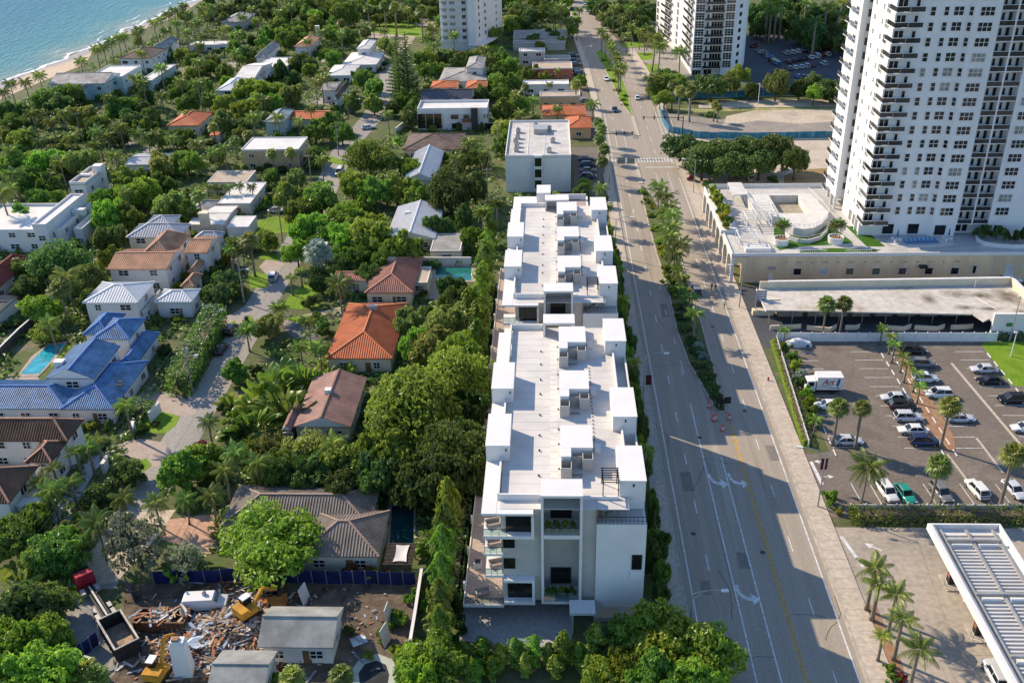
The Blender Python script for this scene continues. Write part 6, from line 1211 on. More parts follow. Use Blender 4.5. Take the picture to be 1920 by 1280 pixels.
house('grey two storey flat house among palms left of the avenue', [(973,98,1022,91,5.6,'flat',0.3,'flat')], wall='grey', far=True); house('low bluish roofed shop next to the grey two storey house', [(1020,112,1069,104,3.2,'flat',0.2,'greyflat')], wall='grey', far=True); house('shaded dark carport roofs at the foot of the pale tower', [(962,72,1062,56,3.4,'flat',0.1,'greyflat')], wall='grey', far=True, name='carport', wins=False); house('second shaded carport roof nearer than the first by the avenue', [(962,82,1060,75,3.2,'flat',0.1,'greyflat')], wall='grey', far=True, name='carport', wins=False)
o = house('modern white two storey house with dark stone fin and large glass', [(782,208,917,191,6.6,'flat',0.8,'flatw'),(772,214,790,204,3.2,'flat',0.2,'flatw')], extras=(), wins=False)
for x, z, w, hh in ((-7.5,3.3,8.0,5.0),(0.8,4.6,2.6,1.6),(4.6,4.7,2.0,1.4),(0.8,1.6,2.2,1.8),(10.5,4.8,0.4,1.4),(11.6,4.8,0.4,1.4),(12.7,4.8,0.4,1.4),(12.5,1.4,4.0,2.2)):
    y_ = -(G(782,191,6.6).y-G(782,208,6.6).y)/2+0.03; win(o, x, y_, z, w, hh, 1 if w < 5 else 3, 1, glass=m_glassd)
b = MB(); b.box(6.3,y_-0.9,0,8.4,y_-0.05,7.6); b.build('stone_fin', mat('dark_stone',(0.06,0.06,0.065),var=0.3,scale=2), o)
b = MB(); b.box(3.2,y_-1.2,3.0,6.2,y_-0.06,4.0); b.build('balcony', mat('wood_panel',(0.20,0.09,0.05)), o)
house('house with dark ribbed metal roof behind the modern white house', [(787,188,890,166,5.0,'gx',1.6,'dark')], far=False); house('house with coral red tile hips behind the dark metal roof', [(806,165,862,152,5.0,'hip',1.4,'orange'),(872,166,916,152,5.0,'hip',1.3,'orange')], far=True)
house('white two storey house with pale grey hip roofs below the pale tower', [(822,153,918,126,3.3,'hip',1.8,'weather'),(873,128,912,107,6.6,'hip',1.2,'weather')], far=True)
house('house with mottled brown shingle hip roof below the modern white house', [(754,281,874,249,3.4,'hip',2.4,'brownsh')], wall='cream'); house('small house with pale ribbed gable roof in the trees', [(757,338,833,283,3.3,'gy',2.0,'whitemetal')])
house('beige flat roofed two storey house left of the residential street', [(452,282,577,258,6.2,'flat',0.25,'flatw')], wall='tan', far=True); house('pale teal hip roofed house next to a long orange roof', [(494,229,552,206,5.0,'hip',1.4,'teal'),(540,224,622,207,3.5,'gx',1.1,'orange')], wall='teal', far=True)
house('white gabled house with brown roof by the shady street', [(624,188,656,158,4.0,'gy',1.5,'brownsh'),(600,170,642,154,4.5,'gx',1.2,'weather')], far=True); house('white cottage with a two storey hip roofed block above low white roofs', [(668,92,706,76,6.8,'hip',1.0,'flatw'),(640,122,722,98,3.2,'hip',1.2,'flatw'),(610,142,676,122,3.2,'hip',1.3,'flatw')], far=True)
house('house with pinkish hip roof and white chimney at the upper left', [(551,88,601,70,4.2,'hip',1.6,'tan')], far=True, extras=[('chimney',597,70,3.0,1.8,1.4,5.0,m_white)]); house('house with broad grey-white hip roof among upper palms', [(478,108,526,84,4.4,'hip',2.0,'weather')], far=True)
house('low white rooftops stepping behind the shore palms', [(436,152,512,118,5.0,'gx',2.2,'flatw'),(480,128,556,108,3.6,'flat',0.2,'flatw')], far=True); house('pale green house with white hip roofs near the shore road', [(405,170,470,148,5.6,'hip',1.5,'whitemetal')], wall='teal', far=True)
house('beachfront house with weathered grey shingle gable and dormer', [(90,158,228,138,6.4,'gx',2.2,'weather'),(150,172,182,152,5.0,'hip',1.4,'weather')], wall='teal', far=True); house('long white flat roofed beachfront house', [(165,146,264,124,6.6,'flat',0.4,'flatw'),(262,152,330,122,4.0,'flat',0.3,'flatw')], wall='teal', far=True)
house('beachfront house with brown hip roof behind shore palms', [(222,110,312,92,6.2,'hip',2.4,'brownsh')], far=True); house('beachfront house with pale hip roof and chimney', [(280,96,336,74,5.2,'hip',2.0,'weather')], far=True); house('grey hip roofed pavilion house at the far end of the beach', [(413,42,480,26,4.2,'hip',2.0,'weather')], wall='grey', far=True); house('long low white roofed garage near the far lawn', [(355,85,438,77,3.2,'flat',0.1,'flatw')], far=True)
house('house with bright orange-red tile hips in the left greenery', [(312,236,400,211,3.6,'hip',2.0,'orange'),(392,254,434,230,3.1,'gx',1.0,'orange')], wall='cream', far=True); house('long grey metal carport roof left of the tall palms', [(233,309,336,287,3.1,'gx',0.6,'greymetal')], name='carport', wins=False, far=True)
house('carport with pale flat roof by the shady lawn', [(352,421,447,386,3.2,'gx',0.5,'flatw'),(425,426,481,405,3.0,'flat',0.1,'flatw')], name='carport', wins=False); house('long low house with tan flat roof beside small palms', [(408,382,500,342,3.3,'flat',0.1,'flatw'),(388,342,480,320,3.3,'flat',0.1,'tanflat')], wall='cream'); house('pale low roof hidden behind the orange tree crowns', [(350,398,412,376,3.2,'hip',1.2,'weather')], far=True)
# pools and garden structures
m_pool = mat('pool_water', (0.04,0.38,0.46), rough=0.08, var=0.3, scale=0.4, spec=0.6); m_poolg = mat('green_pool_water', (0.02,0.20,0.17), rough=0.08, var=0.3, scale=0.4, spec=0.6); m_poold = mat('dark_pool_water', (0.015,0.075,0.085), rough=0.06, var=0.3, scale=0.4, spec=0.6)
def swim(label, pts, m, grow=0.9, edge=None):
    P = [G(*p) for p in pts]; c = sum(P, Vector())/len(P); t = thing('swimming_pool', label, 'pool', (c.x,c.y,0), 0, 'swimming pools'); n = len(P)
    L = [(p-c).to_2d() for p in P]; b = MB(); 
    O = [v+v.normalized()*grow for v in L]
    for i in range(n): j = (i+1)%n; b.face((*O[i],0.06),(*O[j],0.06),(*L[j],0.06),(*L[i],0.06)); b.face((*O[i],0),(*O[j],0),(*O[j],0.06),(*O[i],0.06))
    o = b.build('coping', edge or m_tanpave, t); b = MB(); a = sum(L[i].x*L[(i+1)%n].y-L[(i+1)%n].x*L[i].y for i in range(n)); q = L if a > 0 else L[::-1]; b.face(*[(*v,0.035) for v in q]); b.build('water', m, t); return t
swim('long turquoise swimming pool beside the blue tile house', [(38,702),(66,670),(90,648),(122,644),(112,656),(102,668),(84,690),(74,701)], m_pool); swim('square green swimming pool behind the pink tile house', [(817,526),(817,501),(884,501),(884,526)], m_poolg, 1.2); swim('dark blue swimming pool beside the grey tile house', [(731,1018),(735,948),(776,948),(775,1018)], m_poold, 0.8)
swim('drained kidney shaped pool at the bottom of the demolition site', [(676,1290),(672,1262),(684,1245),(706,1238),(724,1246),(730,1264),(726,1290)], mat('pool_sludge',(0.03,0.035,0.04),var=0.3), 1.1, mat('pool_rim',(0.42,0.45,0.37),var=0.1))
def wallrun(label, pts, h, m, w=0.25, name='garden_wall', cat='wall', grp=None):
    t = thing(name, label, cat, (0,0,0), 0, grp)
    for p, q in zip(pts, pts[1:]): b = MB(); b.bar((p[0],p[1],h/2),(q[0],q[1],h/2),w,h); b.build('wall', m, t); b = MB(); b.bar((p[0],p[1],h+0.04),(q[0],q[1],h+0.04),w+0.1,0.08); b.build('coping', m_white, t)
    return t
def gl(pts): return [tuple(G(*p)[:2]) for p in pts]
wallrun('white garden wall behind the green pool', gl([(792,497),(884,497)]), 1.9, m_white); wallrun('white gate wall by the drive of the blue tile house', gl([(282,792),(302,772)]), 2.0, m_white); wallrun('dark boundary wall left of the long turquoise pool', gl([(-10,680),(40,630),(75,600)]), 1.8, mat('dark_wall',(0.10,0.09,0.085),var=0.2)); wallrun('low white gate pier by the curved villa drive', gl([(250,818),(252,806)]), 1.8, m_white, 0.6); wallrun('low white wall beside the curved drive', gl([(202,905),(232,912),(245,920)]), 0.9, m_white); wallrun('white stub wall at the villa gate', gl([(196,888),(203,876)]), 1.9, m_white, 0.5)
wallrun('white front wall of the modern white house', gl([(742,252),(760,238),(776,240)]), 2.0, m_white); wallrun('long boundary wall with pale coping beside the demolition site', gl([(762,1275),(780,1165),(792,1085)]), 1.8, mat('plum_wall',(0.19,0.13,0.115),var=0.25), 0.3)
t = thing('shade_sail', 'pale fabric sail stretched over a slatted pergola by the dark pool', 'pergola', (0,0,0)); a = G(722,1058,2.5); c = G(776,1020,2.5); b = MB()
for x in (a.x,c.x):
    for y in (a.y,c.y): p = MB(); p.bar((x,y,0),(x,y,2.5),0.14); p.build('post', m_bark, t)
for i in range(16): p = MB(); y = a.y+(c.y-a.y)*i/15; p.bar((a.x-0.3,y,2.56),(c.x+0.3,y,2.56),0.09,0.14); p.build('slat', m_bark, t)
N = 8; V = []; F = []
for i in range(N+1):
    for j in range(N+1):
        u = i/N; v = j/N; pin = 0.16*math.sin(math.pi*v)*(2*u-1)*-1; piy = 0.16*math.sin(math.pi*u)*(2*v-1)*-1; V.append((a.x+1.0+(c.x-a.x-1.5)*u+pin, a.y+0.3+(c.y-a.y-0.7)*v+piy, 2.78-0.12*math.sin(math.pi*u)*math.sin(math.pi*v)))
for i in range(N):
    for j in range(N): F.append((i*(N+1)+j,(i+1)*(N+1)+j,(i+1)*(N+1)+j+1,i*(N+1)+j+1))
MB().add(V, F).build('sail', mat('sail_cloth',(0.62,0.58,0.54),var=0.05), t)
flat('patio', [(800,500),(816,498),(816,528),(840,540),(820,560),(790,560),(796,530)], 0.008, m_tanpave); flat('patio', [(728,945),(780,945),(780,1025),(722,1025)], 0.006, m_street); flat('courtyard', [(305,975),(400,962),(410,1000),(395,1040),(300,1010)], 0.007, sheet('terracotta_paving',[(0.42,0.25,0.17),(0.50,0.32,0.23)],scale=0.4)); flat('patio', [(-20,690),(40,706),(70,706),(80,720),(-20,730)], 0.006, m_tanpave); flat('pool_lawn', [(96,675),(125,645),(134,648),(106,680),(95,692)], 0.02, m_grass); flat('front_terrace', [(-40,775),(150,775),(150,790),(-40,790)], 0.006, m_mulch)
# ================================================================== planting
def many(kind, s, **k):
    for it in s.split():
        v = [float(x) for x in it.split(',')]; plant(kind, v[0], v[1], v[2], v[3] if len(v) > 3 else None, **k)
# near left and bottom edge
plant('bigbright',512,1000,9,7.9,label='huge bright green round tree in front of the grey tile roof'); plant('wispy',250,1005,9,5.6,label='feathery grey-green tree over the dirt drive'); plant('wispy',345,1045,6,3.2)
many('paddle','345,1035,4.5 366,1050,4 500,700,8 540,690,8 478,722,7.5 522,738,8 552,752,7.5 470,772,7 575,692,7 600,690,6.5 440,742,5 640,700,4'); many('banana','330,1062,4 30,1085,4.5 45,1110,4.5 645,690,4 25,1060,4 120,1098,3')
many('coco','182,985,6.5,3.4 95,925,6,2.8 75,905,5,2.4 230,938,4.5,2.6 292,945,4.5,2.4 345,938,4.5,2.4 395,932,5.5,2.6 440,852,6.5,2.8 418,885,6,2.6 478,872,6.5,2.8 622,835,6.5,3 390,790,5,2.2 598,655,5,2.6 565,650,5,2.2')
many('bmid','35,995,6.5,4.8 108,1025,6.5,4.8 60,970,5,3.4 340,872,7,4.2 376,855,6.5,3.6 655,865,8,5 520,880,7,4.2 480,845,6,3.8 440,690,5,3 92,1185,6,3.4 70,1040,5,3'); many('bdark','30,1140,7,5.2 75,1120,6,4 590,885,7,4.4 700,880,8,5.2 745,888,7,3.6 240,880,4,3 185,925,4.5,3.6 130,1000,5,3 20,1215,6,4 545,885,7,4 640,905,7,4.2'); many('bbright','38,1205,7.5,4.2 66,1252,7.5,5 110,1255,5.5,3.4 5,1260,7,4.6 815,1240,9,4.8 790,1262,8,4'); many('fan','160,1258,3,2 548,1272,3,2 640,1268,3,1.9 180,1270,3,2'); many('wispyolive','560,845,7,4.2 505,835,6.5,3.6 600,835,6.5,3.4')
many('shrubr','376,833,1.8,2.2 660,1062,2,1.6 690,1068,2,1.5 730,1075,2,1.3 395,925,1.6,1.4'); many('shrub','268,800,1.6,1.4 290,792,1,1 315,862,1.8,1.6 450,1015,1.5,1.3 745,1160,1.6,1.5 700,1075,1.6,1.4 780,1120,2,1.6 500,1270,1.6,1.4 860,1170,2.2,1.7 845,1210,2.2,1.8')
# belt of trees between the gardens and the town houses
plant('bigmid',772,752,14,9.2,label='largest green tree mass between the rust roof house and the townhouses'); plant('bigmid',845,700,12,7); plant('bigdark',850,835,12,6.8); plant('bdark',815,895,10,5.5); plant('bmid',735,838,10,5.5); plant('bdark',890,880,9,3.8)
many('bolive','835,600,10,5.6 800,640,9,5.2 770,600,8,3.8'); many('bbright','860,655,10,5.2 785,640,8,4'); many('bdark','855,560,8,4 845,535,7,3.4 880,760,9,4 885,820,9,4')
many('column','918,425,9,1.7 914,455,9,1.7 910,487,9,1.8 906,520,9.5,1.8 902,555,9.5,1.8 899,592,9.5,1.9 895,632,9.5,1.9 886,672,9.5,1.9 880,565,8,1.6 840,940,10.5,1.5 836,985,10.5,1.5 831,1030,10.5,1.6 828,1080,10,1.5 826,1130,9.5,1.5 824,1178,9,1.5 852,955,8,1.2 846,1005,8,1.2')
plant('paddle',812,985,5.5,label="dense traveller's palm clump beside the dark blue pool"); many('shrub','715,1185,1.4,1.2 748,1215,1.6,1.3 740,1150,1.2,1.0 655,1180,1.2,1.0 690,1225,0.9,0.8')
many('column','868,1222,4.2,1.0 906,1214,4.6,1.0 938,1224,3.8,0.9 966,1216,4.4,1.0 1002,1212,4.8,1.0 1030,1222,3.8,0.9 1056,1208,5.4,1.1 1086,1222,4.0,0.9 1118,1196,6.6,1.2 1150,1214,5,1.1 985,1240,3.6,0.9 922,1246,3.6,0.9 1042,1244,3.6,0.9 1102,1244,3.6,0.9 892,1250,3.6,0.9')
plant('bigbright',1265,1195,9.5,6.2,label='spreading bright green street tree at the lower edge beside the road'); plant('bbright',1205,1185,8,4.2); plant('bbright',1340,1222,8,4.4); plant('bmid',1225,1262,8,4.6); plant('bbright',1300,1268,8,4.2); plant('bbright',1180,1250,6,3.6); plant('bbright',1130,1262,5.5,3)
sr_ = random.Random(21)
y = 93.0; k = 0
while y < 205:
    plant(sr_.choice(('bdark','bdark','shrub1','bmid')), at=(14.0+sr_.uniform(-0.7,0.6), y), h=sr_.uniform(3.5,7.5), r=sr_.uniform(1.2,2.0), label='#dark slender tree in the strip between the townhouses and the avenue'); y += sr_.uniform(2.2,3.6)
for y in (147,120,172,186): plant('royal', at=(14.2,y), h=6.0, r=2.0, label='#small palm in the strip between the townhouses and the avenue')
# gardens left of the street
plant('bigdark',105,480,11,8.2,label='large dark domed tree between the white cubist house and the red roof'); many('bdark','160,520,8,4.6 48,535,6,3.8 165,560,6,3 145,470,7,3.6 30,500,6,3.6'); many('bbright','75,575,6.5,4.2 200,400,10,5 262,360,10,6 190,372,8,4'); many('fan','112,545,8,2.8 372,370,9,2.4 468,452,9,2.6'); many('coco','126,520,9,3.6 8,365,11,4.2 25,330,9,3.6')
many('bmid','235,402,9,5 350,392,8,4.2 240,332,9,5 45,335,9,5.6 85,342,8,5 35,400,7,4.6 300,345,9,5 60,300,8,5'); many('bolive','312,380,9,5 205,440,8,4.2 150,296,9,6 305,302,8,5 340,372,7,3.6')
many('coco','395,352,5.5,1.9 411,352,5.5,1.9 427,352,5.5,1.9 446,350,5.5,1.9 471,352,5.5,1.9 455,470,7,2.6'); many('royal','440,455,8,2.8 432,470,7,2.4 235,762,6.5,2.6 142,850,5.5,2.2 165,842,5.5,2.2 183,828,5,2 132,905,5.5,2.3 545,522,4.2,1.7 563,508,4.2,1.6 100,880,4.5,2'); plant('shruby',424,478,5,1.6); many('bdark','424,522,5.5,3.6 408,545,5,3.4 440,540,4,2.6')
many('bmid','250,640,4,2.4 540,362,9,5 600,368,10,6 692,438,11,6.4 752,458,10,5.2 700,352,9,5 742,348,9,4.6 660,342,9,5 560,392,8,4.4 780,358,9,4.4 720,482,8,4 670,480,7,3.6 640,475,6,3.4 500,445,6,3.2'); many('bbright','575,425,9,5 650,402,10,6.2 640,442,9,5 605,445,8,4.6 700,420,8,3.4 880,442,6,3 556,470,7,3.2')
plant('bigdark',845,345,14,7.4,label='tall dark tree right of the small pale gable roof'); many('bdark','890,345,9,4.2 820,420,7,3.6 870,400,7,3 600,520,6,3.4 690,510,6,3.4 645,500,6,3.2'); many('date','905,400,8,3 932,385,7,2.8 522,578,3,2.4 462,622,4.5,2.6'); plant('coco',635,538,9,3.8,label='feathery palm in front of the orange tile roof'); plant('shrub1',585,560,2.8,2.6); plant('bolive',500,605,5,4); many('shrub','590,590,1.5,1.3 570,598,1.2,1.2 540,640,1.6,1.6 610,620,2,1.6 620,650,2,1.8 605,605,2.4,1.7 480,690,2,1.8 440,780,2.5,2 420,760,2,1.8 455,800,3,2.2 430,810,2.4,2.2')
t = plant('fan',597,475,9,3.8,label='silvery blue fan palm above the street verge'); 
for c in t.children:
    if c.name.startswith('fronds'):
        me = c.data.copy(); me.materials[0] = M_LEAF['silver']; c.data = me
# upper left: shore and gardens
many('coco','22,160,9,3.4 45,158,9,3.4 75,145,9,3.6 8,175,9,3.4 150,118,10,3.6 180,95,10,3.6 193,90,10,3.4 205,80,10,3.6 222,74,9,3.4 232,70,10,3.6 255,65,9,3.4 263,58,10,3.6 290,45,10,3.6 300,38,10,3.6 315,30,11,3.8 328,22,11,3.8 343,14,11,3.8 352,28,10,3.6 330,45,10,3.6 312,58,9,3.4 350,62,9,3.4 370,45,10,3.6 385,30,10,3.8 400,15,11,3.8 380,70,8,3.2 400,62,8,3.2 265,102,9,3.4 300,130,11,3.8 255,150,10,3.8 268,158,10,3.8 340,155,10,3.6 372,160,11,4 205,185,9,3.4 60,215,9,3.6 100,230,9,3.6 200,258,9,3.8 182,250,9,3.6 226,240,9,3.6 258,252,8,3.4 275,258,8,3.2 290,255,8,3.2 320,262,8,3.2 180,275,8,3.6 215,295,8,3.4 400,290,8,3.2 420,280,8,3.2 20,285,9,3.6 425,55,9,3.4 445,65,9,3.4 440,100,8,3.2 455,35,10,3.6 470,20,10,3.6 130,260,8,3.4 50,250,8,3.4')
many('bmid','85,182,9,6 130,172,9,6 20,232,9,6 40,262,9,6 182,232,8,5 222,200,9,5.4 350,300,8,5 30,305,9,6 300,255,7,4.4 345,255,7,4.4 440,85,7,4 420,130,7,4.4 360,110,7,4 330,170,7,4 420,190,7,4.4 350,190,7,4.6'); many('bdark','112,192,9,6.4 20,205,9,6 265,200,8,5 280,215,7,4.4 245,220,8,5 415,225,9,5 420,35,8,5 435,20,9,6 470,5,9,6 500,10,9,6 270,180,7,4.4 120,280,6,5'); many('bolive','150,212,9,5.4 390,185,8,3 310,90,6,4 400,110,7,4.4 470,95,6,4'); many('bbright','80,302,9,6.4 240,196,7,4 470,165,10,6.6 480,190,9,6 455,205,8,5 340,100,6,3.6 200,140,5,3'); many('fan','350,215,5,2 400,240,6,2.2 510,290,6.5,2.2 545,288,6.5,2.2 440,265,6,2.2 465,255,6,2.2 715,338,6,2.2 736,332,6,2.2 740,14,14,3.2 790,22,13,3.8 720,12,12,3 690,18,12,3 660,10,11,3 640,45,9,2.6 700,50,8,2.4 680,62,8,2.4')
many('bmid','642,22,13,8 680,145,9,5 702,162,9,4.6 520,168,8,5 492,165,8,5 590,240,8,5 620,225,8,5 640,245,8,4.4 592,290,7,4 782,112,9,4.4 760,182,9,4.6 780,195,8,4.2 870,292,7,4 850,312,7,3.6 935,130,9,4.4 930,152,9,4.4 945,200,9,5 940,102,8,4 700,190,8,4.2 660,190,7,3.6 620,60,9,5 590,40,9,5 560,50,9,5 540,70,8,4.6 520,45,9,5 500,60,8,4.6 575,20,10,5 610,100,6,3.4 650,70,8,4 940,270,6,3.4'); many('bdark','525,128,10,3.8 560,112,8,5 580,120,7,4 902,172,8,3.2 770,215,8,4 735,200,6,3.6 550,145,6,3.6 770,150,10,4 800,170,6,3 800,5,9,6 830,5,9,6 770,10,9,6 740,30,8,5'); many('bbright','800,105,10,5.2 795,130,8,4 942,240,7,4.4 770,312,7,4 590,30,9,5 940,170,8,4.4'); many('bolive','545,172,9,5.4 640,60,7,4 660,62,7,4 860,105,6,3.6 840,100,6,3.4 890,100,6,3.4 915,110,7,3.8 900,290,6,3.4 620,85,6,3.6 720,80,8,3.4 735,90,8,3.2 930,60,8,4'); many('coco','602,150,9,3.2 590,158,9,3.2 610,145,9,3 582,205,7,3 520,222,7,3 602,300,7,2.8 880,270,8,3.4 750,300,6,2.6 728,215,7,2.6 812,55,9,4 850,68,9,3.6 600,62,9,3.2 575,80,8,3 480,40,9,3.4 520,25,10,3.6 545,15,10,3.6 650,185,7,2.8 560,230,7,2.8 720,60,9,3')
plant('bigmid',692,288,12,7.8,label='big rounded tree between the street and the brown shingle roof'); plant('pine0',763,130,26,label='right one of two tall norfolk pines above the shady street',zc=0.5); plant('pine0',746,132,25,label='left one of two tall norfolk pines above the shady street',zc=0.5); many('shruby','868,52,2.4,2.4 845,82,2,2.2 640,62,1.6,2'); many('shrub','905,300,2,1.8 745,262,2,1.6 760,262,2,1.6 715,285,3,2.6')
# left of the avenue
many('bdark','970,20,9,5 992,28,9,5 1000,72,6,3.4 985,40,6,3.6 1030,60,5,3'); many('bmid','985,136,7,4 1004,130,6,3.4 1022,142,5,3 975,197,8,4.4 1040,65,6,3 1012,85,5,3 960,150,8,4.4 955,120,8,4.4 962,235,6,3.4 950,255,6,3 1055,75,5,2.8 1095,345,5,2.6'); many('coco','968,182,8,3.2 1000,190,7,3 1045,206,5.5,2.6 1045,134,4.5,2 1112,197,8,3.4 1128,355,7.5,2.8 1135,390,7,2.4 1050,18,11,4.4 1042,34,11,4.4 1062,42,10,3.8 1038,12,11,4 975,215,6,2.8 1085,20,8,3 1030,160,4.5,2'); many('fan','1080,160,8,2.6 1122,232,7,2.3 1128,243,7,2.3 1124,262,7,2.3 1133,282,7,2.3 1130,304,7,2.2 985,165,5,2')
many('shrub','1128,372,4,2 1130,405,4,1.8 1140,430,4.5,2 1142,470,4.5,1.8 1148,520,4.5,1.6 1152,560,4.5,1.6')
# medians
cp = 'coco'
for i, (px_, py_, h) in enumerate(((1237,352,7.5),(1246,370,7.5),(1251,390,7.5),(1244,402,6.5),(1258,407,8),(1262,428,8),(1250,436,6.5),(1258,447,7.5),(1273,462,8),(1262,478,7))): plant('coco',px_,py_,h,3.3,label='#coconut palm in the near avenue median')
many('royal','1293,560,5,2.4 1303,590,6,2.5 1276,520,4.5,2 1270,505,4,2',label='#small bright palm at the shaded end of the near median')
many('shrub2','1206,358,1.6,1.6 1214,375,1.6,1.6 1222,400,1.6,1.8 1230,425,1.6,1.9 1238,450,1.8,2 1246,475,1.8,2.2 1252,500,2,2.3 1260,520,2,2.4 1264,540,2,2.4 1274,540,2.2,2 1282,520,2,1.6 1288,545,1.8,1.6',label='#bright green shrub on the near median'); many('shruby','1224,385,1.4,1.2 1240,462,1.4,1.4',label='#yellow shrub on the near median'); many('shrub1','1276,570,1.8,2.2 1282,590,1.8,2.2 1288,612,1.6,2.2 1298,635,1.6,2.2 1306,655,1.6,2 1316,680,1.5,2.2 1324,700,1.4,2.2 1334,720,1.4,2 1344,740,1.3,1.6 1350,755,1.2,1.4',label='#dark shrub on the shaded tip of the near median'); many('shrubg','1310,645,1.5,1.6 1318,665,1.5,1.6',label='#greyish shrub on the shaded median')
many('coco','1129,62,8.5,3.2 1137,72,8.5,3.2 1143,84,8.5,3.2 1149,92,8.5,3.2 1155,104,8.5,3.2 1160,113,8.5,3.2 1165,128,9,3.6 1160,138,8,3.2',label='#coconut palm in the far avenue median'); many('shrub2','1150,150,1.2,1.6 1158,168,1.2,1.8 1166,185,1.2,1.6 1172,178,1.2,1.4 1142,130,1.2,1.6 1132,112,1.2,1.6 1172,195,1,1.4',label='#low green shrub on the far median')
many('shrub2','1068,8,1.4,1.6 1072,16,1.4,1.6 1078,26,1.4,1.6',label='#low shrub on the uppermost median')
# right of the avenue, far
many('bdark','1130,14,10,6 1158,20,10,6 1182,30,10,6 1202,42,9,5.6 1150,40,8,5.4 1172,56,7,5 1140,28,8,5 1195,60,6,4 1120,5,9,6 1215,20,10,6 1410,166,7,3.2 1500,162,8,4 1525,150,8,4 1560,166,8,6 1580,160,8,6 1545,160,7,5 1170,8,10,6 1200,12,10,6'); many('coco','1150,18,12,4 1190,8,12,4 1165,40,10,3.8 1200,60,8,3.2 1214,56,9,3.6 1185,52,8,3.4 1225,74,13,5 1235,88,11,4.4 1275,100,11,4.2 1180,18,12,4 1210,70,8,3.4 1175,68,7,3 1130,30,9,3.4 1218,150,7,3'); many('bmid','1238,152,8,6 1262,152,8,5.4 1250,140,7,4.6 1225,165,6,3.6 1272,150,6,3.6'); many('bbright','1246,182,7,4.2 1384,136,9,5 1527,172,8,3.8 1290,175,5,2.6'); many('fan','1275,172,10,2.6 1296,172,10.5,2.6 1340,198,5.5,1.9 1347,203,5,1.8 1262,160,9,2.4'); plant('umbrella',1335,158,10,6.4,label='flat-topped tree left of centre in front of the grid windowed tower'); plant('umbrella',1370,152,9,5); plant('bolive',1457,150,12,5.8,label='tall olive tree standing on the sandy lot before the shaded cars'); plant('shrub',1335,213,2,2.2)
many('bdark','1418,24,13,7 1442,42,12,7 1472,34,12,7 1502,52,12,7 1532,62,12,7 1562,62,12,7 1592,72,12,7 1558,24,13,7 1590,28,13,7 1522,24,13,7 1450,10,13,7 1490,10,13,7 1600,45,13,7 1420,50,9,5'); many('royal','1440,12,16,4 1466,8,16,4 1550,14,16,4 1572,30,15,4 1530,40,15,4 1456,22,14,3.6 1446,28,13,3.4 1580,8,16,4 1512,8,15,4 1595,50,13,3.6')
many('umbrella','1288,276,10.5,7.4 1345,286,11,8.4 1395,282,11.5,8.6 1445,278,11.5,8 1318,302,9,6.4 1372,306,9,6.8 1425,302,9,6.6',label='#flat-topped tree by the corner of the vacant lot'); plant('umbrella',1492,298,10,4.2,label='dark lone flat-topped tree right of the tree clump at the vacant lot'); many('shrub','1330,345,2,2 1450,335,2.4,2.2'); plant('shrubr',1297,330,2,1.6)
# parking lot, motel, station
for (x, y, h, r, kd, lb) in ((45.4,130.2,7.3,2.1,'fan','thin fan palm left of the silver sedan at the lot corner'),(48.7,129.3,7.9,1.8,'fan','thin fan palm right of the silver sedan at the lot corner'),(62.3,129.6,8.0,2.3,'fan','stout fan palm at the near end of the mulch island'),(55.7,114.9,7.2,2.3,'fan','fan palm on the near fence between parked cars'),(65.4,114.3,9.6,2.4,'fan','tall fan palm at the near fence by the right frame edge'),(45.5,114.8,7.0,3.7,'coco','big coconut palm at the near left corner of the parking lot')): plant(kd, at=(x,y), h=h, r=r, label=lb)
for i, y in enumerate((164.2,160.5,157,153.6,150,146.6,143)): plant('royal', at=(63.0+(i%2)*0.5,y), h=3.4+(i%3)*0.3, r=1.7, label='#small feathery palm in the mulch island of the lot')
for i, (x, y, kd) in enumerate(((44.6,164,'royal'),(44.2,160.5,'shrub2'),(44.8,157,'shrub2'),(44.6,154,'shrub'),(44.8,150.8,'shrubg'),(44.3,147.6,'shrub'),(44.5,144.5,'shrub2'),(44.2,141.5,'shrub2'),(43.8,138.5,'shrub'),(43.4,135.8,'shrub2'),(43.0,133,'royal'))): plant(kd, at=(x,y), h=2.6 if 'shrub' in kd else 3.2, r=1.5 if 'shrub' in kd else 1.6, label='#%s beside the picket fence of the lot' % {'royal': 'small palm', 'shrub': 'green shrub', 'shrub2': 'bright shrub', 'shrubg': 'silvery shrub'}[kd])
plant('fan',1550,573,6.6,2.3,label='left one of two fan palms in front of the motel roof'); plant('fan',1583,571,6.6,2.2,label='right one of two fan palms in front of the motel roof'); plant('shrub2',1557,928,2.4,1.6,label='spiky bright shrub by the parking lot entrance'); plant('shruby',1572,955,1.2,0.8,label='tiny yellow shrub at the end of the near hedge')
for i, (px_, py_, h, r, kd) in enumerate(((1640,1068,7,3.0,'royal'),(1648,1098,6,2.6,'royal'),(1680,1118,6.5,2.5,'royal'),(1692,1165,6.5,2.5,'royal'),(1722,1222,7,2.9,'royal'),(1655,1195,4,1.6,'royal'))): plant(kd,px_,py_,h,r,label='#bright leaning palm in the mulch strip before the station')
flat('mulch_strip', [(1625,1130),(1622,1160),(1662,1290),(1700,1290),(1690,1240),(1660,1180),(1645,1140)], 0.05, m_mulch); many('shrub2','1668,1250,1,1 1675,1268,1,1',label='#low bright shrub in the station mulch strip'); plant('shrubr',1690,1265,1.2,0.9,label='reddish low shrub in the station mulch strip')
for k, (px_, lb) in enumerate(((1464,'left'),(1566,'right'))):
    for j in range(3): q = G(px_, 456, PZ); plant('coco', at=(q.x-0.7+j*0.7,q.y+(j%2)*0.5), h=3.0+0.5*(j%2), r=1.7, z0=PZ+1.2, label='#small palm in the %s round deck planter' % lb)
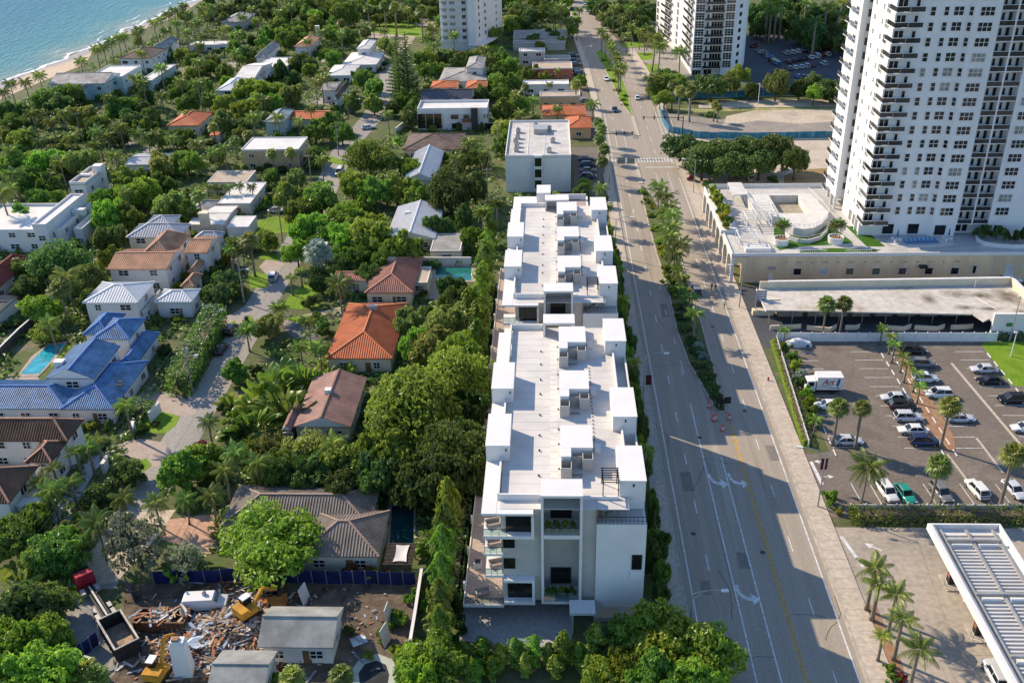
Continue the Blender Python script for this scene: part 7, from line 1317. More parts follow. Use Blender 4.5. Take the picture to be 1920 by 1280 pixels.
for i in range(11): plant(('shrub2','shrub','shruby')[i%3], at=(DECKPL[0]+1.0+0.8*(i%2), DECKPL[1]+1+(DECKPL[3]-DECKPL[1]-2)*i/10), h=2.0+(i%4)*0.5, r=1.4, z0=DECKPL[4]-0.1, label='#shrub in the long deck planter above the arcade')
for i in range(7): a = CWPTS[1].lerp(CWPTS[-1], i/6); plant('shrub1', at=(a.x+0.8,a.y+1.8+1.2*(i%2)), h=2.2+0.6*(i%3), r=1.7, z0=PZ+0.4, label='#dark shrub in the curved planter at the tower foot')
hedge('long dense green hedge between the parking lot fence and the station', [(43.5,111.6),(95,111.9)], 2.6, 1.6, 'mid', ls=0.2); hedge('low bright climbing hedge on the picket fence by the sidewalk', [(41.2,130.2),(43.2,165)], 0.8, 0.9, 'bright', ls=0.18); hedge('tall clipped hedge along the residential street with parked cars', gl([(338,742),(372,680),(408,606)]), 4.2, 4.2, 'mid', ls=0.3, dens=30); hedge('low clipped hedge in the townhouse front bed', [(5.6,88.4),(11.6,88.4)], 1.4, 0.9, 'dark'); hedge('leafy hedge along the front wall of the blue tile house', gl([(150,778),(215,776),(284,780)]), 3.4, 2.6, 'mid', ls=0.26); hedge('dark hedge along the left side of the townhouse row', [(-12.6,92),(-12.9,150),(-13.2,190)], 1.6, 3.2, 'dark', ls=0.28, dens=24); hedge('bushy hedge on the lawn side behind the motel end wall', [(85,166.2),(98,166.2)], 1.2, 1.3, 'dark')
hedge('light green hedge in front of the rust roof house', gl([(600,690),(640,684),(672,690)]), 2.0, 1.8, 'bright', ls=0.24); hedge('dark hedge behind the garden lawn below the shore palms', gl([(60,275),(120,270),(165,262)]), 2.0, 2.0, 'dark', ls=0.3)
# ------------------------------------------------------------------ fill the gardens between what has been placed
STREETS = [(-69,-56,84,452)]
CLEAR = [(-12.5,16,84,205), (-14,6,248,290)]
def boxpx(f):
    x0,y0,x1,y1,z = f; P = [PXY((x,y,zz)) for x in (x0,x1) for y in (y0,y1) for zz in (0,z+1)]
    return (min(p[0] for p in P),min(p[1] for p in P),max(p[0] for p in P),max(p[1] for p in P))
BP = [(boxpx(f), f) for f in FOOT]
OPEN = [(480,560,560,640),(530,530,610,600),(470,470,530,560),(430,590,470,640),(240,820,330,930),(270,770,345,815),(30,640,140,710),(300,960,400,1040),(470,405,560,440),(60,1040,800,1290),(722,930,785,1070),(690,180,760,245),(610,285,650,330),(725,60,770,100),(690,45,800,75),(890,20,945,90),(150,860,210,1000),(800,495,890,560),(1020,60,1090,130)]
placed = [(t.location.x,t.location.y,max(t.children[-1].scale[0],1.0) if t.children else 1.5) for t in TREES]
fr2 = random.Random(17); nfill = 0
def okfill(x, y, r, h, tight=1.0):
    if any(a-r*0.5 < x < b+r*0.5 and c < y < d for a, b, c, d in STREETS): return False
    if any(a-r < x < b+r and c-r < y < d+r for a, b, c, d in CLEAR): return False
    px_, py_ = PXY((x,y,h*0.62)); qx, qy = PXY((x,y,0.0)); sc = FPX/(math.sqrt(x*x+y*y+8100)); rp = r*sc
    if any(a-rp*0.3 < px_ < c+rp*0.3 and b-rp*0.3 < py_ < d+rp*0.3 for a, b, c, d in OPEN): return False
    for (a,b,c,d), f in BP:
        if f[0]-r*0.7 < x < f[2]+r*0.7 and f[1]-r*0.7 < y < f[3]+r*0.7: return False
        if y < f[3] and a-rp*0.7 < px_ < c+rp*0.7 and b-rp*0.75 < py_ < d+rp*0.35: return False
    return all((x-a)**2+(y-b)**2 > ((r+c)*0.62*tight)**2 for a, b, c in placed)
for k in range(14000):
    y = 84+(600-84)*fr2.random()**1.05; lo = max(-205+12, -0.62*y-12); x = lo+(12-lo)*fr2.random()
    if y > 205 and x > -8+0*y and x > 14: continue
    if y < 205 and x > -16: continue
    if y > 290 and x > 12: continue
    if x < shore(y)+24: continue
    shorey = x < shore(y)+70; c = fr2.random()
    if c < (0.5 if shorey else 0.22): kd, h, r = 'coco', fr2.uniform(7,11), fr2.uniform(2.8,3.8)
    elif c < 0.6: kd, h, r = 'bmid', fr2.uniform(5,9), fr2.uniform(2.8,5)
    elif c < 0.78: kd, h, r = 'bdark', fr2.uniform(5,8), fr2.uniform(2.8,4.6)
    elif c < 0.88: kd, h, r = 'bolive', fr2.uniform(4,7), fr2.uniform(2.4,4)
    else: kd, h, r = 'bbright', fr2.uniform(4,7), fr2.uniform(2.2,3.8)
    if y < 250: h *= 0.8; r *= 0.8
    if okfill(x, y, r, h):
        plant(kd, at=(x,y), h=h, r=r); placed.append((x,y,r)); nfill += 1
    if nfill > 330: break
print('fill', nfill, 'trees', len(TREES))
# foundation planting along the walls that face the lens
nf2 = 0
for f in FOOT:
    x0,y0,x1,y1,z = f
    if x1 > -13 or y0 < 112 or nf2 > 230: continue
    pts = []; u = x0+1
    while u < x1: pts.append((u,y0-fr2.uniform(1.0,2.2))); u += fr2.uniform(2.6,5.0)
    u = y0+1
    while u < y1: pts.append((x1+fr2.uniform(1.0,2.0),u)); u += fr2.uniform(3.0,6.0)
    for x, y in pts:
        if fr2.random() < 0.3 or any(a < x < b and c < y < d for a, b, c, d in STREETS) or any(g[0] < x < g[2] and g[1] < y < g[3] for g in FOOT): continue
        px_, py_ = PXY((x,y,0.8))
        if any(a < px_ < c and b < py_ < d for a, b, c, d in OPEN) or px_ < -20: continue
        plant(fr2.choice(('shrub0','shrub1','shrub2','shrub0','blob1','blob4')), at=(x,y), h=fr2.uniform(1.4,3.4 if y > 240 else 2.2), r=fr2.uniform(1.1,2.2)); nf2 += 1
print('foundation', nf2)
# uncountable undergrowth on the garden soil
ub = MB(); ur = random.Random(8); nu = 0
for k in range(30000):
    y = 84+(590-84)*ur.random()**1.15; lo = max(-200, -0.62*y-10); x = lo+(6-lo)*ur.random()
    if y < 205 and x > -13.5: continue
    if x < shore(y)+20 or any(a-0.5 < x < b+0.5 and c < y < d for a, b, c, d in STREETS) or any(a < x < b and c < y < d for a, b, c, d in CLEAR): continue
    px_, py_ = PXY((x,y,0.3))
    if any(a < px_ < c and b < py_ < d for a, b, c, d in OPEN) or any(f[0] < x < f[2] and f[1] < y < f[3] for f in FOOT): continue
    R = ur.uniform(0.5,1.3); H_ = ur.uniform(0.4,1.3); ub.k = ur.randrange(3)
    for j in range(9):
        n = Vector((ur.gauss(0,1),ur.gauss(0,1),abs(ur.gauss(0.6,0.7)))).normalized(); leafquad(ub, Vector((x+n.x*R,y+n.y*R,0.05+n.z*H_)), (n+Vector((0,0,0.5))).normalized(), ur.uniform(0.3,0.6), ur)
    nu += 1
    if nu > 12000: break
o = ub.build('undergrowth', [M_LEAF['mid'], M_LEAF['dark'], M_LEAF['olive']]); tag(o, 'low mixed undergrowth covering the garden soil', 'undergrowth', kind='stuff')
# ------------------------------------------------------------------ labels for the planting
LMK = [('the blue tile house',170,690),('the white metal roof house',255,560),('the tan tile house',290,490),('the grey metal roof house',300,430),('the white cubist house',90,420),('the flat roofed villa',165,335),('the red roof at the frame edge',20,515),('the dark brown tile villa',60,860),('the rust tile gable',620,750),('the orange tile bungalow',690,620),('the pink tile house',740,520),('the white ribbed gable',780,420),('the grey tile house',600,980),('the half demolished house',560,1180),('the flat white building',1005,280),('the orange roofed shops',1060,215),('the angled parked cars',1070,125),('the modern white house',850,215),('the brown shingle roof',815,265),('the small pale gable',795,310),('the beige flat house',515,280),('the pale teal house',525,220),('the brown gabled white house',640,175),('the white cottage',680,110),('the pinkish hip roof',575,80),('the low white rooftops',480,135),('the pale green house',437,165),('the shingled beachfront house',160,155),('the long white beach house',215,140),('the brown roofed beach house',265,105),('the far beach pavilion',445,35),('the orange-red hips',360,225),('the long carport roof',285,300),('the shady lawn carport',420,400),('the tan flat roofed house',450,355),('the pale tower',880,60),('the townhouse court',960,1180),('the nearer townhouse block',905,800),('the farther townhouse block',930,450),('the grid windowed tower',1340,120),('the shaded far lot',1500,110),('the junction corner',1262,260),('the far drive circle',740,60),('the street verge',560,540),('the lower street end',270,920),('the upper street',700,230)]
LMW = [(n, G(x, y)) for n, x, y in LMK]
NUM = ['leftmost','second from left','third from left','fourth from left','fifth from left','sixth from left','seventh from left','eighth from left','ninth from left','tenth from left','eleventh from left','twelfth from left','13th from left','14th from left','15th from left','16th from left','17th from left','18th from left','19th from left','20th from left']+['%dth from left' % i for i in range(21, 80)]
HUE = {'blob0': 'green', 'blob4': 'green', 'blob7': 'green', 'blob1': 'dark', 'blob5': 'dark', 'blob2': 'bright', 'blob6': 'bright', 'blob3': 'dull', 'bigmid': 'green', 'bigdark': 'dark', 'bigbright': 'bright green', 'wispy': 'grey-green', 'wispyolive': 'olive', 'shrub0': 'green', 'shrub1': 'dark', 'shrub2': 'bright', 'shruby': 'yellow', 'shrubr': 'reddish', 'shrubg': 'silvery', 'umbrella': 'green'}
sets = {}
for t in TREES:
    k = t['_k']; lb = t.get('label', ''); del t['_k']; x, y, z = t.location
    if lb and not lb.startswith('#'): continue
    if lb.startswith('#'): base = lb[1:]; grp = base
    else:
        n, q = min(LMW, key=lambda a: (a[1].x-x)**2+(a[1].y-y)**2); dx, dy = x-q.x, y-q.y
        rel = ('behind' if dy > 0 else 'in front of') if abs(dy) > abs(dx) else ('left of' if dx < 0 else 'right of'); kp = kind_of(k)
        base = ('%s %s %s %s' % (HUE[k], kp, rel, n)) if k in HUE else '%s %s %s' % (kp, rel, n); grp = 'planting around '+n.replace('the ', '', 1)
    t['group'] = grp; sets.setdefault(base, []).append((PXY((x,y,z+3))[0], t))
for base, L in sets.items():
    L.sort(key=lambda a: a[0])
    for i, (p, t) in enumerate(L):
        t['label'] = base if len(L) == 1 else ('left of two: ' if i == 0 else 'right of two: ')+base if len(L) == 2 else base+', '+(NUM[i] if i < len(L)-1 else 'rightmost')
# ================================================================== demolition site
flat('demolition_ground', [(230,1100),(300,1085),(480,1080),(790,1085),(770,1300),(150,1300),(160,1240),(235,1180)], 0.01, m_dirt)
flat('site_drive', [(60,1110),(140,1095),(215,1160),(235,1240),(180,1300),(70,1300)], 0.014, mat('old_concrete',(0.30,0.285,0.265),var=0.2,scale=0.4))
flat('dirt_drive', [(140,1060),(250,960),(330,955),(300,1000),(220,1090),(165,1100)], 0.016, m_sand)
tarp('navy tarpaulin fence along the back of the demolition site', gl([(290,1094),(480,1090),(640,1094),(780,1096)]), 2.3, m_tarp2, 6); tarp('short sagging navy tarpaulin at the demolition site corner', gl([(238,1100),(255,1132)]), 2.2, m_tarp2, 3)
tarp('tilted navy tarpaulin hoarding near the portable toilet', gl([(144,1240),(187,1208)]), 2.2, m_tarp2, 3)
m_steel = mat('dark_steel', (0.035,0.035,0.035), rough=0.6, var=0.3); m_rust = mat('rusty_steel', (0.20,0.10,0.055), var=0.4, scale=1.2); m_wood = mat('broken_timber', (0.42,0.27,0.15), var=0.4, scale=2); m_yel = mat('digger_yellow', (0.55,0.27,0.03), var=0.2)
def bin_(parent, L, W, H, z, m, inner):
    b = MB(); t = 0.12; b.box(0,-W/2,z,L,W/2,z+0.12); b.box(0,-W/2,z+0.12,L,-W/2+t,z+H); b.box(0,W/2-t,z+0.12,L,W/2,z+H); b.box(0,-W/2+t,z+0.12,t,W/2-t,z+H); b.box(L-t,-W/2+t,z+0.12,L,W/2-t,z+H); o = b.build('container', m, parent)
    f = MB(); f.box(t,-W/2+t,z+0.121,L-t,W/2-t,z+0.16); f.build('floor', inner, o)
    for i in range(6): r = MB(); x = 0.4+i*(L-0.8)/5; r.box(x-0.08,-W/2-0.1,z,x+0.08,-W/2-0.001,z+H); r.box(x-0.08,W/2+0.001,z,x+0.08,W/2+0.1,z+H); q = r.build('stiffener', m, o)
    e = MB(); e.box(-0.06,-W/2-0.06,z+H+0.001,L+0.06,-W/2+t+0.06,z+H+0.1); e.box(-0.06,W/2-t-0.06,z+H+0.001,L+0.06,W/2+0.06,z+H+0.1); e.box(-0.06,-W/2+t+0.06,z+H+0.001,t,W/2-t-0.06,z+H+0.1); e.box(L-t,-W/2+t+0.06,z+H+0.001,L+0.06,W/2-t-0.06,z+H+0.1); e.build('rim', m_rust if m is m_rust else mat('worn_rim',(0.5,0.46,0.40),var=0.3), o); return o
c0 = G(158,1082,2.0); c1 = G(204,1160,1.0); d = (c1-c0).to_2d(); rt = thing('roll_off_truck', 'roll-off truck with red cab lowering an empty open container', 'truck', (c0.x,c0.y,0.02), math.atan2(d.y, d.x)); L = d.length
def RB(name, m, *qs):
    b = MB()
    for q in qs: b.box(*q)
    return b.build(name, m, rt)
b = MB(); loft(b, [(x,[(-1.2,0.6),(-1.22,1.6),(-1.1,zz),(1.1,zz),(1.22,1.6),(1.2,0.6)]) for x, zz in ((-1.9,1.7),(-1.75,2.0),(-0.6,2.75),(0.5,2.8))]); b.build('cab', mat('truck_red',(0.40,0.02,0.035),rough=0.3,spec=0.5), rt); RB('windshield', m_cglass, (-1.6,-1.0,1.95,-0.9,1.0,2.45)); RB('frame_rail', m_steel, (0.5,-0.5,0.9,L+0.5,-0.3,1.2)); RB('frame_rail', m_steel, (0.5,0.3,0.9,L+0.5,0.5,1.2)); RB('hoist', m_metal, (1.5,-0.12,1.21,L,0.12,1.5)); RB('fuel_tank', m_metal, (1.0,-1.2,0.6,2.2,-0.6,1.1)); RB('fuel_tank', m_metal, (1.0,0.6,0.6,2.2,1.2,1.1))
for x in (-1.1,L-2.6,L-1.2):
    for y in (-1.0,1.0): w3 = MB(); w3.tube([(x,y-0.18,0.52),(x,y+0.18,0.52)],0.52,14); w3.build('wheel', m_tyre, rt); RB('mudguard', m_metal if x > 0 else m_steel, (x-0.5,y-0.25,1.06,x+0.5,y+0.25,1.12))
e0 = G(204,1153,2.2); e1 = G(238,1208,2.2); d2_ = (e1-e0).to_2d(); bt = thing('open_container', 'empty open roll-off container lowered behind the red truck', 'container', (e0.x,e0.y,0.05), math.atan2(d2_.y, d2_.x)); bin_(bt, d2_.length, 3.0, 2.1, 0.1, m_steel, mat('bin_floor',(0.45,0.33,0.22),var=0.3,scale=1.5))
q = G(248,1168,1.5); b2_ = thing('debris_container', 'dark container heaped with broken timber beside the truck', 'container', (q.x,q.y+1.3,0.02), 0.0); bin_(b2_, 6.6, 2.6, 1.5, 0.05, m_rust, m_wood)
dr = random.Random(31)
def planks(b, n, cx, cy, sx, sy, zf, lmin, lmax, tilt=0.35, wmax=0.35):
    for i in range(n):
        x = cx+dr.gauss(0,sx); y = cy+dr.gauss(0,sy); a = dr.uniform(0,6.28); L_ = dr.uniform(lmin,lmax); z = zf(x,y)+dr.uniform(0.0,0.25); dz = dr.uniform(-tilt,tilt)*L_; b.k = dr.randrange(7)
        b.bar((x-math.cos(a)*L_/2,y-math.sin(a)*L_/2,max(0.05,z-dz/2)),(x+math.cos(a)*L_/2,y+math.sin(a)*L_/2,max(0.05,z+dz/2)),dr.uniform(0.08,wmax),dr.uniform(0.04,0.12))
RM = [m_wood, mat('plaster_bits',(0.62,0.58,0.52),var=0.2), mat('rust_bits',(0.42,0.17,0.07),var=0.3), mat('grey_bits',(0.33,0.33,0.34),var=0.3), mat('bluish_bits',(0.35,0.42,0.52),var=0.2), mat('pale_timber',(0.55,0.42,0.28),var=0.3), mat('dark_bits',(0.07,0.06,0.055),var=0.3)]
b = MB(); planks(b, 70, 3.3, 0, 1.5, 0.6, lambda x, y: 1.5, 0.6, 2.4, 0.1); o = b.build('debris_load', RM, b2_); o['kind'] = 'stuff'
pc = G(440,1190); 
def moundz(x, y): return 1.9*math.exp(-((x-pc.x)/5.5)**2-((y-pc.y)/4.0)**2)+0.25*math.sin(x*1.3)*math.cos(y*1.7)*math.exp(-((x-pc.x)/8)**2-((y-pc.y)/6)**2)
V = []; F = []; NX, NY = 46, 34
for i in range(NX):
    for j in range(NY): x = pc.x-14+28*i/(NX-1); y = pc.y-9+18*j/(NY-1); V.append((x,y,max(0.0,moundz(x,y)-0.06)+dr.uniform(0,0.12)*(moundz(x,y) > 0.1)-0.02*(moundz(x,y) < 0.05)))
for i in range(NX-1):
    for j in range(NY-1): F.append((i*NY+j,(i+1)*NY+j,(i+1)*NY+j+1,i*NY+j+1))
rp = MB(); rp.add(V, F); ro = rp.build('rubble_mound', mat('rubble_soil',(0.24,0.17,0.115),var=0.45,scale=1.3,bump=0.8,bscale=3)); tag(ro, 'mound of soil and rubble in the middle of the demolition site', 'rubble', kind='stuff')
b = MB(); planks(b, 900, pc.x, pc.y, 4.6, 3.2, moundz, 0.35, 2.2); planks(b, 160, G(330,1240).x, G(330,1240).y, 3.5, 2.2, lambda x, y: moundz(x,y)+0.05, 0.3, 1.6); planks(b, 120, G(610,1160).x, G(610,1160).y, 6, 3.5, lambda x, y: 0.03, 0.15, 0.7, 0.05, 0.25); planks(b, 90, G(440,1120).x, G(440,1120).y, 5, 1.2, lambda x, y: 0.1, 0.4, 1.8); planks(b, 60, pc.x-1, pc.y-1, 3.5, 2.4, moundz, 1.6, 3.6, 0.3, 0.5)
o = b.build('demolition_debris', RM); tag(o, 'splintered timber, plaster and tile debris strewn over the rubble mound', 'debris', kind='stuff')
for px_, py_, sx, sy, rz, c, lb in ((505,1132,4.6,2.6,0.2,(0.55,0.20,0.05),'crumpled orange sheet on top of the rubble'),(378,1205,2.4,3.4,-0.5,(0.45,0.52,0.62),'broken pale blue ceiling sheet leaning in the rubble'),(672,1197,1.9,1.6,0.5,(0.62,0.66,0.70),'white panel lying flat on the dirt near the drained pool')):
    q = G(px_, py_, 0.3); zz = moundz(q.x,q.y) if px_ < 600 else 0.03; t = thing('sheet', lb, 'sheet', (q.x,q.y,zz+0.25 if px_ < 600 else 0.05), rz); b = MB(); P = [[(x,y,dr.uniform(-0.25,0.25) if px_ < 600 else 0.02) for y in (-sy/2,-sy/6,sy/6,sy/2)] for x in (-sx/2,-sx/5,sx/5,sx/2)]
    for i in range(3):
        for j in range(3): b.face(P[i][j],P[i+1][j],P[i+1][j+1],P[i][j+1])
    b.build('panel', mat('sheet_'+str(px_), c, var=0.2), t)
q = G(348,1262); t = thing('chimney_stack', 'tall white masonry stack left standing in the rubble', 'chimney', (q.x,q.y,0), 0.05); b = MB(); b.add([(-1.1,-0.7,0),(1.1,-0.7,0),(1.1,0.7,0),(-1.1,0.7,0),(-0.9,-0.55,5.2),(0.9,-0.55,5.2),(0.9,0.55,5.2),(-0.9,0.55,5.2)],[(4,5,6,7),(0,1,5,4),(1,2,6,5),(2,3,7,6),(3,0,4,7)]); b.build('shaft', m_white, t); b = MB(); b.box(-0.8,-0.5,5.21,0.8,0.5,5.6); b.build('cap', m_white, t); b = MB(); b.box(-0.6,-0.35,5.61,0.2,0.3,5.9); b.build('brick_rim', m_mulch, t)
q = G(385,1128,1.0); t = thing('site_van', 'white flat-fronted van parked behind the rubble', 'van', (q.x,q.y,0.02), 0.1); b = MB(); loft(b, [(x,[(-1.0,0.4),(-1.05,1.1),(-0.92,zz),(0.92,zz),(1.05,1.1),(1.0,0.4)]) for x, zz in ((-2.7,2.0),(-2.5,2.15),(1.2,2.1),(2.0,1.4),(2.8,1.15))]); b.build('body', m_white, t); b = MB(); b.box(1.35,-0.85,1.5,1.75,0.85,1.95); b.build('windshield', m_cglass, t)
for x in (-1.7,1.8):
    for y in (-0.95,0.95): ob('wheel', wm2, t, (x,y,0.42))
b = MB(); b.lathe([(0.3,2.15),(0.3,2.5),(0.1,2.7)],8,(0,0.2)); b.build('roof_fan', m_metal, t)
def digger(label, px_, py_, rz, reach):
    q = G(px_, py_, 0.8); t = thing('excavator', label, 'excavator', (q.x,q.y,moundz(q.x,q.y)), rz, 'excavators'); 
    for y in (-0.85,0.85):
        b = MB(); b.tube([(-1.2,y-0.25,0.4),(-1.2,y+0.25,0.4)],0.4,10); b.tube([(1.2,y-0.25,0.4),(1.2,y+0.25,0.4)],0.4,10); b.box(-1.2,y-0.25,0.0,1.2,y+0.25,0.8); b.build('track', m_steel, t)
    b = MB(); b.box(-1.5,-1.1,0.95,0.9,1.1,1.7); b.box(-1.5,-1.1,1.7,-0.4,1.1,2.1); b.build('body', m_yel, t); b = MB(); b.box(-0.3,0.2,1.72,0.9,1.05,2.7); b.build('cab', m_cglass, t); b = MB(); b.box(-0.35,0.15,2.71,0.95,1.1,2.8); b.build('cab_roof', m_frame, t)
    b = MB(); b.bar((0.7,-0.3,1.6),(2.4,-0.3,reach),0.35,0.45); b.build('boom', m_yel, t); b = MB(); b.bar((2.4,-0.3,reach),(4.4,-0.3,reach-1.6),0.28,0.35); b.build('stick', m_yel, t); b = MB(); b.add([(4.2,-0.8,reach-1.6),(4.9,-0.8,reach-1.9),(4.6,-0.8,reach-2.6),(3.9,-0.8,reach-2.3),(4.2,0.2,reach-1.6),(4.9,0.2,reach-1.9),(4.6,0.2,reach-2.6),(3.9,0.2,reach-2.3)],[(0,1,2,3),(7,6,5,4),(1,0,4,5),(2,1,5,6),(3,2,6,7)]); b.build('bucket', m_steel, t)
digger('yellow excavator with raised boom at the lower edge of the rubble', 296,1262,1.45,4.4); digger('second yellow excavator half sunk in the rubble by the orange sheet', 468,1162,0.9,3.2)
q = G(168,1262); t = thing('portable_toilet', 'white and green portable toilet beside the navy hoarding', 'toilet', (q.x,q.y,0), -0.3); b = MB(); b.box(-0.75,-0.7,0,0.75,0.7,2.1); b.build('cabin', mat('toilet_green',(0.22,0.42,0.06)), t); b = MB(); b.add([(-0.8,-0.75,2.1),(0.8,-0.75,2.1),(0.8,0.75,2.1),(-0.8,0.75,2.1),(-0.5,-0.4,2.45),(0.5,-0.4,2.45),(0.5,0.4,2.45),(-0.5,0.4,2.45)],[(4,5,6,7),(0,1,5,4),(1,2,6,5),(2,3,7,6),(3,0,4,7)]); b.build('roof', m_frame, t); b = MB(); b.box(-0.5,-0.74,0.1,0.5,-0.705,2.0); b.build('door', m_frame, t)
for px_, py_, rz, lb in ((728,1205,1.25,'white door panel leaning upright near the drained pool'),(734,1165,1.45,'tall white board leaning beside the leaning door'),(576,1128,1.3,'white and yellow board standing behind the half demolished house')):
    q = G(px_, py_); t = thing('board', lb, 'board', (q.x,q.y,0), rz); b = MB(); b.add([(-0.9,0,0),(0.9,0,0),(0.9,0.5,2.6),(-0.9,0.5,2.6),(-0.9,0.08,0),(0.9,0.08,0),(0.9,0.58,2.6),(-0.9,0.58,2.6)],[(3,2,1,0),(4,5,6,7),(0,1,5,4),(1,2,6,5),(2,3,7,6),(3,0,4,7)]); b.build('panel', m_frame, t); b = MB(); b.bar((0,0.25,0.9),(0,1.1,0),0.06); b.build('prop', m_wood, t)
# ================================================================== utility poles and wires
UP = []
for px_, py_, h, lb in ((362,738,10.5,'leaning wooden utility pole by the clipped street hedge'),(458,568,10.5,'wooden utility pole with street light at the driveway corner'),(530,455,9.5,'wooden utility pole on the shady lawn verge'),(585,352,9.5,'wooden utility pole beside the white van'),(635,292,9.5,'wooden utility pole left of the big rounded tree'),(914,380,9.5,'utility pole with double crossarms behind the farther townhouses'),(933,285,9.5,'utility pole with double crossarms beside the flat white building'),(153,262,9.0,'thin utility pole among the upper left palms')):
    q = G(px_, py_); t = thing('utility_pole', lb, 'utility pole', (q.x,q.y,0), 0.1, 'utility poles'); b = MB(); b.tube([(0,0,0),(0.1,0,h*0.5),(0.15,0,h)],[0.17,0.15,0.11],8); b.build('pole', mat('pole_wood',(0.33,0.29,0.24),var=0.25,streak=(1,1,0.1)), t)
    for z in ((h-0.4,h-1.4) if 'double' in lb else (h-0.4,)): b = MB(); b.bar((-1.1,0,z),(1.3,0,z),0.12,0.14); b.build('crossarm', m_wood, t)
    if 'light' in lb or 'leaning' in lb: b = MB(); b.tube([(0.1,0,h*0.72),(0.9,0,h*0.76),(1.8,0,h*0.75)],0.05,6); b.build('lamp_arm', m_metal, t); b = MB(); b.box(1.6,-0.15,h*0.73,2.2,0.15,h*0.76); b.build('lamp_head', m_frame, t)
    if 'leaning' in lb: b = MB(); b.lathe([(0.28,h*0.8),(0.28,h*0.9)],10,(0.45,0)); b.build('transformer', m_metal, t)
    for x in (-1.0,0.0,1.2): b = MB(); b.lathe([(0.06,h-0.33),(0.09,h-0.2),(0.03,h-0.1)],6,(x,0)); b.build('insulator', m_frame, t)
    UP.append((q.x,q.y,h))
runs = [(UP[0],UP[1]),(UP[1],UP[2]),(UP[2],UP[3]),(UP[3],UP[4]),(UP[5],UP[6]),((UP[0][0]-1.5,74.0,10.5),UP[0]),(UP[4],(-64,345,9.5))]
for i, (a, c) in enumerate(runs):
    for j, dx in enumerate((-1.0,0.0,1.2)):
        b = MB(); P = []
        for k in range(13): u = k/12; P.append((a[0]+dx+(c[0]-a[0])*u, a[1]+(c[1]-a[1])*u, a[2]-0.15+(c[2]-a[2])*u-1.1*4*u*(1-u)*0.6))
        b.tube(P, 0.028, 4); o = b.build('power_line', mat('cable',(0.10,0.10,0.10)))
        tag(o, '%s strand of the power line, span %s' % (('left','middle','right')[j], ('by the tall clipped hedge','from driveway corner to lawn verge','from lawn verge to the white van','from white van to rounded tree','behind the farther townhouses','over the villa drive at lower left','past the big rounded tree')[i]), 'power line', 'power line strands')
q = G(463,602); t = thing('wheelie_bin', 'dark wheelie bin standing at the driveway corner', 'bin', (q.x,q.y,0)); b = MB(); b.add([(-0.28,-0.3,0.05),(0.28,-0.3,0.05),(0.28,0.3,0.05),(-0.28,0.3,0.05),(-0.35,-0.38,1.0),(0.35,-0.38,1.0),(0.35,0.38,1.0),(-0.35,0.38,1.0)],[(3,2,1,0),(4,5,6,7),(0,1,5,4),(1,2,6,5),(2,3,7,6),(3,0,4,7)]); b.build('body', m_black, t); b = MB(); b.box(-0.38,-0.42,1.001,0.38,0.4,1.08); b.build('lid', m_steel, t)
# ================================================================== people
def person(label, px_, py_, rz, shirt, legs, walk=0.3, at=None):
    q = G(px_, py_); J = {'pel': (0,0,0.95), 'chest': (0,0.02,1.28), 'neck': (0,0,1.48), 'head': (0,0.03,1.62), 'top': (0,0.01,1.74)}
    vs = [J['pel'],J['chest'],J['neck'],J['head'],J['top']]; rs = [(0.15,0.12),(0.17,0.12),(0.06,0.06),(0.095,0.105),(0.06,0.07)]; es = [(0,1),(1,2),(2,3),(3,4)]
    for s in (-1,1):
        w = walk*s; k = len(vs); vs += [(0.1*s,w*0.25,0.84),(0.11*s,w*0.55+0.05,0.48),(0.11*s,w*0.9,0.08),(0.11*s,w*0.9+0.16,0.04)]; rs += [(0.095,0.1),(0.065,0.07),(0.045,0.05),(0.045,0.035)]; es += [(0,k),(k,k+1),(k+1,k+2),(k+2,k+3)]
        k = len(vs); vs += [(0.2*s,0,1.4),(0.25*s,-w*0.3,1.14),(0.25*s,-w*0.5+0.1,0.9),(0.25*s,-w*0.55+0.14,0.82)]; rs += [(0.06,0.06),(0.045,0.045),(0.033,0.033),(0.045,0.022)]; es += [(1,k),(k,k+1),(k+1,k+2),(k+2,k+3)]
    me = bpy.data.meshes.new('person_skeleton'); me.from_pydata(vs, es, []); tmp = bpy.data.objects.new('tmp', me); COL.objects.link(tmp); md = tmp.modifiers.new('s', 'SKIN')
    for v, r in zip(me.skin_vertices[0].data, rs): v.radius = r
    me.skin_vertices[0].data[0].use_root = True; tmp.modifiers.new('d', 'SUBSURF').levels = 2; dg = bpy.context.evaluated_depsgraph_get(); m2 = bpy.data.meshes.new_from_object(tmp.evaluated_get(dg)); bpy.data.objects.remove(tmp)
    sk_ = mat('skin',(0.45,0.27,0.18)); hr = mat('hair',(0.03,0.02,0.015)); m2.materials.clear()
    for mm in (mat('cloth_'+str(shirt), shirt), mat('cloth_'+str(legs), legs), sk_, hr, m_black): m2.materials.append(mm)
    for p in m2.polygons:
        z = p.center.z; ax = abs(p.center.x); p.use_smooth = True
        p.material_index = 4 if z < 0.1 else 3 if (z > 1.69 or (z > 1.58 and p.center.y < -0.02)) else 2 if z > 1.46 else (2 if ax > 0.19 and z < 1.22 else 0) if z > 0.9 or ax > 0.19 else 1
    t = thing('person', label, 'person', (q.x,q.y,0.14 if q.x > 37.5 else 0.01), rz); ob('body', m2, t); b = MB(); b.box(-0.02,0.12,1.615,0.02,0.15,1.65); b.build('nose', sk_, t); return t
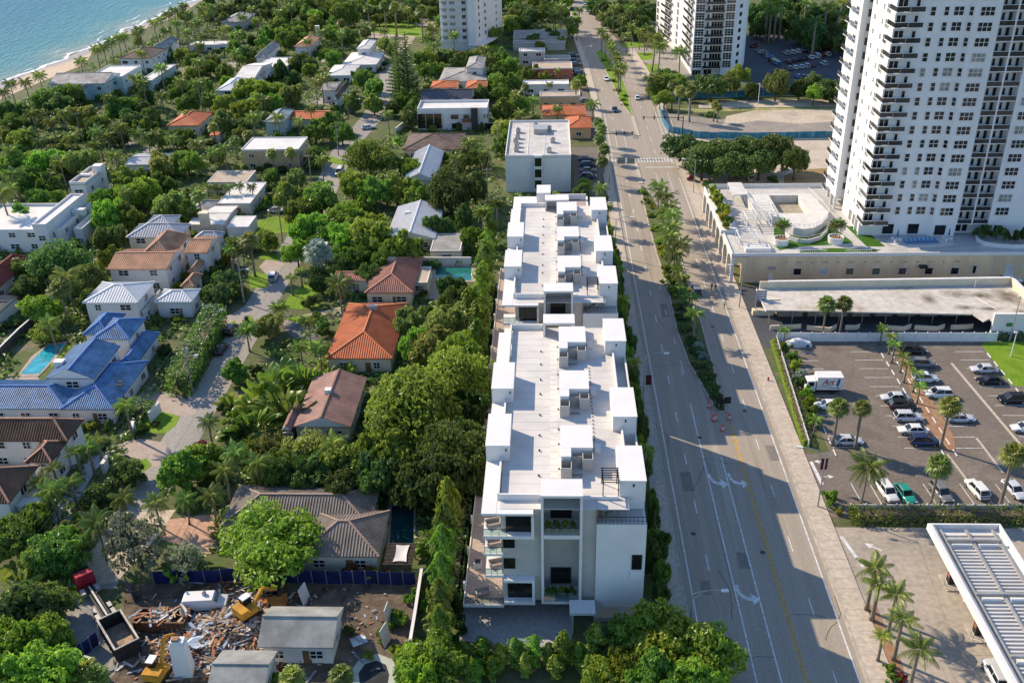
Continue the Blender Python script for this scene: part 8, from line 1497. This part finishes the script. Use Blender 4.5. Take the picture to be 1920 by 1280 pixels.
person('person in dark clothes walking at the lane edge, left of a pair', 1334,545,0.4,(0.03,0.03,0.035),(0.02,0.02,0.03)); person('person in dark clothes walking beside the first, nearer the sidewalk', 1341,545,0.2,(0.04,0.03,0.03),(0.03,0.03,0.04)); person('person in a white top walking beside the shaded right lane', 1358,577,3.2,(0.65,0.65,0.65),(0.06,0.05,0.05)); person('worker in an orange vest standing on the site drive', 100,1146,1.0,(0.60,0.14,0.03),(0.05,0.05,0.09),0.1)
# ================================================================== planters and furniture on the near balconies
for z, n in ((14.0,4),(3.4,5)):
    for i in range(n):
        x = -0.4+i*3.0/(n-1); t = thing('potted_plant', 'bushy pot plant on the %s portal balcony, %s' % ('upper' if z > 9 else 'lower', ('leftmost','second from left','third from left','fourth from left','fifth from left')[i] if i < n-1 else 'rightmost'), 'pot plant', (x,91.9,z), 0, 'portal balcony plants'); b = MB(); b.lathe([(0.22,0),(0.32,0.55),(0.27,0.56),(0.25,0.45)],10); b.build('pot', m_greyst, t); ob('foliage', PROTO['shrub%d' % (i%2)][1], t, (0,0,0.4), i, (0.55,0.55,1.1))
for x, y, z, lb in ((-7.2,92.6,14.1,'grey lounge sofa on the top framed balcony'),(-7.2,93.0,10.8,'tan lounge chair on the third floor balcony'),(-7.0,93.0,7.36,'tan lounge chair on the second floor balcony'),(-8.8,92.5,3.06,'patio sofa on the lowest corner terrace')):
    t = thing('outdoor_sofa', lb, 'sofa', (x,y,z), 0.3, 'balcony seating'); b = MB(); b.box(-0.9,-0.4,0.1,0.9,0.4,0.42); b.build('seat', m_tanpave, t); b = MB(); b.box(-0.9,0.3,0.421,0.9,0.45,0.85); b.build('backrest', m_tanpave, t); b = MB(); b.box(-0.95,-0.4,0.421,-0.8,0.29,0.6); b.box(0.8,-0.4,0.421,0.95,0.29,0.6); b.build('armrest', m_greyst, t)
t = thing('patio_grill', 'white patio grill station on the side terrace', 'grill', (-9.8,97.5,3.06)); b = MB(); b.box(-0.5,-0.4,0,0.5,0.4,0.9); b.build('cabinet', m_frame, t); b = MB(); b.box(-0.4,-0.3,0.901,0.4,0.3,1.1); b.build('hood', m_steel, t)
